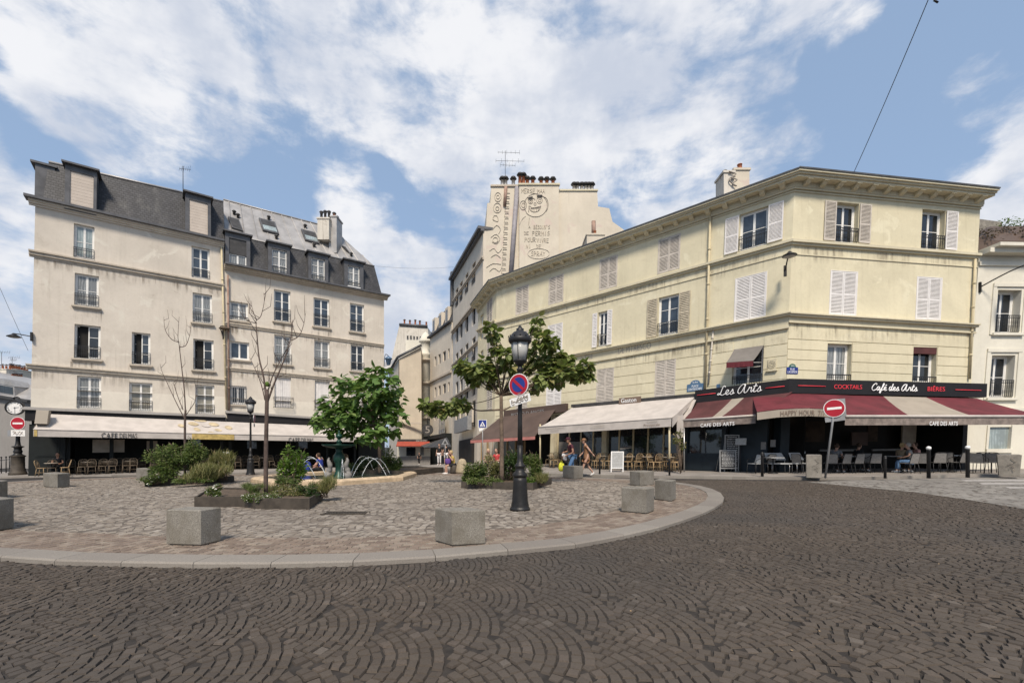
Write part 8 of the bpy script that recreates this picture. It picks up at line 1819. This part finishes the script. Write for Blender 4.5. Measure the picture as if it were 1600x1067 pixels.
SIT = dict(pel=(0, 0, .52), wai=(0, .0, .66), che=(0, .03, .86), nec=(0, .05, 1.04), hed=(0, .10, 1.18), shL=(-.17, .04, .98), elL=(-.22, .08, .73), wrL=(-.12, .28, .68), shR=(.17, .04, .98), elR=(.22, .08, .73), wrR=(.12, .28, .68),
           hiL=(-.09, .02, .50), knL=(-.11, .42, .50), anL=(-.11, .40, .09), toL=(-.11, .55, .03), hiR=(.09, .02, .50), knR=(.11, .42, .50), anR=(.11, .44, .09), toR=(.11, .59, .03))
WALK = dict(knL=(-.10, .18, .52), anL=(-.10, .30, .12), toL=(-.10, .44, .09), knR=(.10, -.02, .49), anR=(.10, -.28, .15), toR=(.10, -.16, .03), elL=(-.24, -.12, 1.15), wrL=(-.22, -.06, .92), elR=(.24, .06, 1.14), wrR=(.2, .26, .98))
def person(loc, face, label, h=1.72, pose=None, skin='skin', top='cloth_white', legs='cloth_jeans', hair='hair_brown', long_hair=False, cap=None, sleeves=.6, short=False, dress=None, shoe='shoe_white', fem=False, lean=0):
    k = h/1.72; J = {a: Vector(b) for a, b in {**BASE, **(pose or {})}.items()}
    if lean:
        for a in ('wai', 'che', 'nec', 'hed', 'shL', 'shR', 'elL', 'elR', 'wrL', 'wrR'): z = J[a].z-J['pel'].z; J[a] = J[a]+Vector((0, lean*z, -lean*lean*z*.4))
    t = thing('person', label, 'person', (0, 0, 0)); c, s_ = math.cos(face), math.sin(face)
    for a in J: J[a] = J[a]*k
    def W(p): return p
    nm = list(J); ix = {a: i for i, a in enumerate(nm)}; V = [J[a] for a in nm]
    E = [('pel', 'wai'), ('wai', 'che'), ('che', 'nec'), ('nec', 'hed'), ('che', 'shL'), ('shL', 'elL'), ('elL', 'wrL'), ('che', 'shR'), ('shR', 'elR'), ('elR', 'wrR'), ('pel', 'hiL'), ('hiL', 'knL'), ('knL', 'anL'), ('anL', 'toL'), ('pel', 'hiR'), ('hiR', 'knR'), ('knR', 'anR'), ('anR', 'toR')]
    f_ = .9 if fem else 1
    rad = dict(pel=(.135, .11), wai=(.115*f_, .09), che=(.14*f_, .10), nec=.052, hed=.06, shL=.058*f_, elL=.042, wrL=.028, shR=.058*f_, elR=.042, wrR=.028, hiL=.085, knL=.056, anL=.036, toL=.032, hiR=.085, knR=.056, anR=.036, toR=.032)
    def extra(mb):
        hd = J['hed']; mb.lathe([(.012*k, -.125*k), (.05*k, -.105*k), (.068*k, -.06*k), (.078*k, 0), (.078*k, .045*k), (.062*k, .095*k), (.03*k, .122*k), (.004*k, .128*k)], hd, 12, sy=1.18)
        mb.tube([hd+Vector((0, .085, .015))*k, hd+Vector((0, .115, -.025))*k], [.008*k, .016*k], 6)                      # nose
        for sx_ in (-1, 1): mb.ball(hd+Vector((sx_*.08, 0, -.005))*k, .022*k, 6, 5)                                       # ears
        for w_, e_ in (('wrL', 'elL'), ('wrR', 'elR')):
            p = J[w_]; d = (p-J[e_]).normalized(); up = Vector((0, 0, 1)) if abs(d.z) < .9 else Vector((0, 1, 0)); sd = d.cross(up).normalized(); n2 = sd.cross(d)
            mb.tube([p, p+d*.05*k, p+d*.09*k], [.026*k, .036*k, .032*k], 8)
            for i, (o_, l) in enumerate(((-.027, .062), (-.009, .074), (.009, .07), (.026, .055))):
                b_ = p+d*.085*k+sd*o_*k; mb.tube([b_, b_+d*l*.5*k, b_+d*l*.85*k-n2*.02*k], [.009*k, .0085*k, .007*k], 5)
            b_ = p+d*.03*k+sd*-.03*k; mb.tube([b_, b_+(d*.03-sd*.025)*k, b_+(d*.06-sd*.03)*k], [.011*k, .010*k, .008*k], 5)
    body = skin_mesh(V, [(ix[a], ix[b_]) for a, b_ in E], [(tuple(x*k for x in rad[a]) if hasattr(rad[a], '__len__') else rad[a]*k) for a in nm], 'body', skin, t, extra)
    def garment(name, pts, eds, rd, m): return skin_mesh(pts, eds, rd, name, m, t)
    el = lambda a, b_, u: J[a].lerp(J[b_], u)
    if dress:
        hem = dress[1]
        pts = [J['che'], J['wai'], J['pel'], el('pel', 'knL', hem), el('pel', 'knR', hem), el('che', 'nec', .35), J['shL'], el('shL', 'elL', .4), J['shR'], el('shR', 'elR', .4)]
        garment('dress', pts, [(0, 1), (1, 2), (2, 3), (2, 4), (0, 5), (0, 6), (6, 7), (0, 8), (8, 9)], [(.152*k, .115*k), (.125*k, .105*k), (.158*k, .135*k), .115*k, .115*k, .07*k, .068*k, .06*k, .068*k, .06*k], dress[0])
    else:
        pts = [J['che'], J['wai'], el('wai', 'pel', .9), el('che', 'nec', .45), J['shL'], el('shL', 'elL', sleeves), J['shR'], el('shR', 'elR', sleeves)]
        garment('shirt', pts, [(0, 1), (1, 2), (0, 3), (0, 4), (4, 5), (0, 6), (6, 7)], [(.155*k*f_, .118*k), (.135*k*f_, .112*k), (.15*k, .125*k), .068*k, .070*k, .055*k, .070*k, .055*k], top)
        e_ = .88 if not short else 0
        pts = [el('pel', 'wai', .1), J['hiL'], J['knL'] if not short else el('hiL', 'knL', .85), J['hiR'], J['knR'] if not short else el('hiR', 'knR', .85)]; ed = [(0, 1), (1, 2), (0, 3), (3, 4)]; rd = [(.148*k, .125*k), .1*k, .074*k, .1*k, .074*k]
        if not short: pts += [el('knL', 'anL', .9), el('knR', 'anR', .9)]; ed += [(2, 5), (4, 6)]; rd += [.058*k, .058*k]
        garment('trousers', pts, ed, rd, legs)
    for sd in 'LR':
        a_, b_ = J['an'+sd], J['to'+sd]; mb = MB(); d = (b_-a_); mb.tube([a_+Vector((0, 0, .0))-d*.25, a_-Vector((0, 0, .03*k)), a_.lerp(b_, .6), b_+d*.12], [.035*k, .048*k, .044*k, .030*k], 8); mb.build('shoe', shoe, t)
    hd = J['hed']; mb = MB()
    if cap:
        mb.lathe([(.093*k, .03*k), (.093*k, .07*k), (.078*k, .115*k), (.04*k, .138*k), (.005*k, .142*k)], hd, 14, sy=1.15); mb.hexa([hd+Vector(p)*k for p in ((-.07, .07, .03), (.07, .07, .03), (.055, .19, .02), (-.055, .19, .02), (-.07, .07, .045), (.07, .07, .045), (.055, .19, .032), (-.055, .19, .032))]); mb.build('cap', cap, t); mb = MB()
    mb.lathe([(.07*k, -.055*k), (.088*k, -.01*k), (.09*k, .06*k), (.072*k, .11*k), (.035*k, .138*k), (.004*k, .144*k)], hd+Vector((0, -.026, .0))*k, 14, sy=1.12)
    if long_hair: mb.tube(smooth_path([hd+Vector((0, -.06, .05))*k, hd+Vector((0, -.085, -.08))*k, hd+Vector((0, -.10, -.22))*k], 3), [.07*k, .08*k, .078*k, .07*k, .06*k, .05*k, .03*k], 8)
    if cap: mb.v = [hd+(Vector(v)-hd)*.97 for v in mb.v]
    mb.build('hair', hair, t)
    mb = MB()
    for sx_ in (-1, 1): mb.ball(hd+Vector((sx_*.03, .083, .012))*k, .009*k, 6, 5)
    mb.tube([hd+Vector((-.024, .083, -.055))*k, hd+Vector((.024, .083, -.055))*k], .004*k, 4); mb.build('eyes_and_mouth', 'hair_black', body)
    t.location = loc; t.rotation_euler = (0, 0, face)
    return t
LEFT = R(90)      # facing the left of the picture
pm_ = person(G(895, 745.6, HP), LEFT+R(15), 'man in maroon shirt, light jeans and cap leaning forward behind the granite cube', h=1.8, pose={**WALK, 'wrR': (.12, .30, 1.08), 'elR': (.24, .08, 1.12), 'wrL': (-.15, .32, .95), 'elL': (-.26, .06, 1.08)}, top='cloth_maroon', legs='cloth_jeans', cap='cloth_maroon', skin='skin_tan', lean=.28)
person(G(918, 743.8, HP), LEFT, 'woman in brown playsuit and cap walking left beside the man in maroon', h=1.74, pose={**WALK, 'wrL': (-.2, -.22, 1.0)}, dress=('cloth_brown', .8), cap='cloth_brown', hair='hair_brown', skin='skin', fem=True, lean=.2)
person(G(883, 744.6, HP), LEFT+R(-60), 'child in white shirt standing left of the man in maroon', h=1.28, top='cloth_white', legs='cloth_black', short=True, hair='hair_black', skin='skin_dark')
p = G(877.5, 744.8, HP); q = MB(); q.lathe([(.05, .25), (.13, .28), (.15, .42), (.12, .6), (.05, .66)], p, 10, sy=.6); q.tube(smooth_path([p+Vector((-.05, 0, .63)), p+Vector((0, 0, .78)), p+Vector((.05, 0, .63))], 3), .01, 4); tag(q.build('yellow_bag', 'bag_yellow'), 'bright yellow bag hanging beside the child in white', 'bag')
# pair on the fountain rim
def rim(px, back=2.95): x = (px-800)/FL*(fcy+back); return Vector((x, fcy+back, gz(x, fcy+back)+HP))
person(rim(502, 2.7)+Vector((0, 0, -.17)), LEFT+R(-10), 'person in a bright blue shirt sitting on the far rim of the fountain', h=1.76, pose=SIT, top='cloth_blue', legs='cloth_black', hair='hair_brown', lean=.12)
person(rim(490, 2.9)+Vector((0, 0, -.2)), R(-85), 'person in pale pink top bending low beside the blue shirted one at the fountain', h=1.6, pose=SIT, top='cloth_pink', legs='cloth_black', hair='hair_grey', lean=.5)
p = rim(478, 2.6); q = MB(); q.lathe([(.16, .12), (.25, .16), (.28, .35), (.26, .6), (.2, .72), (.08, .76)], p, 14, sy=.7); tag(q.build('blue_backpack', 'cloth_blue'), 'bright blue backpack on the fountain rim left of the seated pair', 'backpack')
# woman on the stone
p = G(709, 739.5, HP); person(p+Vector((0, 0, -.04)), LEFT+R(20), 'blond woman in yellow and black sitting with bare legs left of the tree planter', h=1.66, pose={**SIT, 'wrL': (-.06, .22, 1.02), 'wrR': (.06, .22, 1.02)}, top='cloth_yellow', legs='cloth_black', short=True, hair='hair_blond', fem=True, skin='skin', lean=.1)
q = MB(); c_ = p+Vector((.02, 0, 0)); q.lathe([(.2, 0), (.22, .1), (.2, .38), (.18, .44)], c_, 10); tag(q.build('stool', 'corten'), 'low dark stool under the blond woman', 'stool')
q = MB(); q.lathe([(.10, 0), (.16, .1), (.17, .25), (.1, .34)], p+Vector((-.30, -.05, .46)), 10, sy=.7); tag(q.build('purple_bag', 'cloth_purple'), 'purple bag on the lap of the blond woman', 'bag')
p = G(722, 739.5, HP); q = MB(); q.lathe([(.34, 0), (.36, .12), (.30, .38), (.22, .62), (.16, .74), (.05, .78)], p, 12, sy=.8); tag(q.build('beige_sack', 'bag_beige'), 'large beige sack standing between the blond woman and the planter', 'sack')
p = G(763, 741, HP+.02); person(p, R(180), 'blond woman in floral top sitting behind the left part of the tree planter', h=1.68, pose=SIT, top='cloth_floral', legs='cloth_black', hair='hair_blond', long_hair=True, fem=True)
p = G(777, 740.5, HP+.02); person(p, R(150), 'person in coral red top sitting behind the tree trunk', h=1.7, pose=SIT, top='cloth_red', legs='cloth_black', hair='hair_brown')
# lane
def lane(px, Y): x = (px-800)/FL*Y; return Vector((x, Y, gz(x, Y)+.03))
person(lane(686.5, 35.5), R(170), 'woman in black top and white wide trousers at the lane shop door', h=1.68, top='cloth_black', legs='cloth_white', hair='hair_brown', fem=True)
person(lane(697, 34.5), R(10), 'woman in dark top and white skirt standing under the triangular sign', h=1.64, top='cloth_black', dress=None, legs='cloth_white', hair='hair_brown', fem=True, short=True)
person(lane(655, 56), R(180), 'small dark dressed figure far down the lane before the orange awning', h=1.5, pose=WALK, top='cloth_black', legs='cloth_black')
# diners
for px_, y, f, lab, kw in ((1306, 738.6, R(-60), 'man in grey shirt sitting behind the leaning sign pole under the awning', dict(top='cloth_grey', legs='cloth_black', skin='skin')),
                          (1408, 738, R(-70), 'blond diner sitting left in the middle group under the red awning', dict(top='cloth_floral', legs='cloth_black', hair='hair_blond')),
                          (1422, 738.6, R(60), 'diner in grey seen from the side in the middle group under the awning', dict(top='cloth_grey', legs='cloth_jeans', hair='hair_grey')),
                          (1433, 737, R(80), 'diner in pink top at the right of the middle group', dict(top='cloth_pink', legs='cloth_black', fem=True)),
                          (1340, 736.6, R(-80), 'diner in dark clothes left of the second square table', dict(top='cloth_black', legs='cloth_black'))):
    person(G(px_, y, .1), f, lab, pose=SIT, h=1.75, **kw)
p = onF(FW, FW.px(90, 740, 1.2)[0], 1.1); person(p, aF+R(180), 'dark haired guest sitting at the first table of the left cafe', pose=SIT, top='cloth_black', legs='cloth_black', hair='hair_black', skin='skin_tan')
# lane shop details on the tall building
rs2 = FT.rect(709, 733, 640, 668, .6)
q = FT.mb(); a = FT.px(711, 672, .7)[0]; q.fb(a, a+7.5, FT.px(715, 676, .7)[1], FT.px(715, 656, .7)[1], .4, .8); q.build('shop_sign_panel', 'sign_grey', tb)
q = FT.mb(); q.fb(a, a+7.0, -.2, 2.6, 0.0, .25); q.build('shopfront', 'interior', tb)
p = at(668, 671, 50); q = MB(); k = 24; q.add([p+Vector((.62*math.cos(2*math.pi*i/k), 0, .62*math.sin(2*math.pi*i/k))) for i in range(k)]+[p+Vector((.62*math.cos(2*math.pi*i/k), .2, .62*math.sin(2*math.pi*i/k))) for i in range(k)], [tuple(range(k-1, -1, -1)), tuple(range(k, 2*k))]+[(i, (i+1) % k, (i+1) % k+k, i+k) for i in range(k)])
t = thing('round_shop_sign', 'round dark hanging shop sign with a pale 5 at the bend of the lane', 'shop sign', p); q.build('disc', 'dark_trim', t); v2, f2 = text_mesh('5'); q = MB(); q.add([(p.x-.25+.5*x, p.y-.02, p.z-.38+.76*y) for x, y in v2], f2); q.build('lettering', 'letter_grey', t)
q = MB(); q.tube([p+Vector((0, .1, .6)), p+Vector((0, .1, 1.4)), p+Vector((.9, .3, 1.4))], .05, 5); q.build('bracket', 'iron', t)
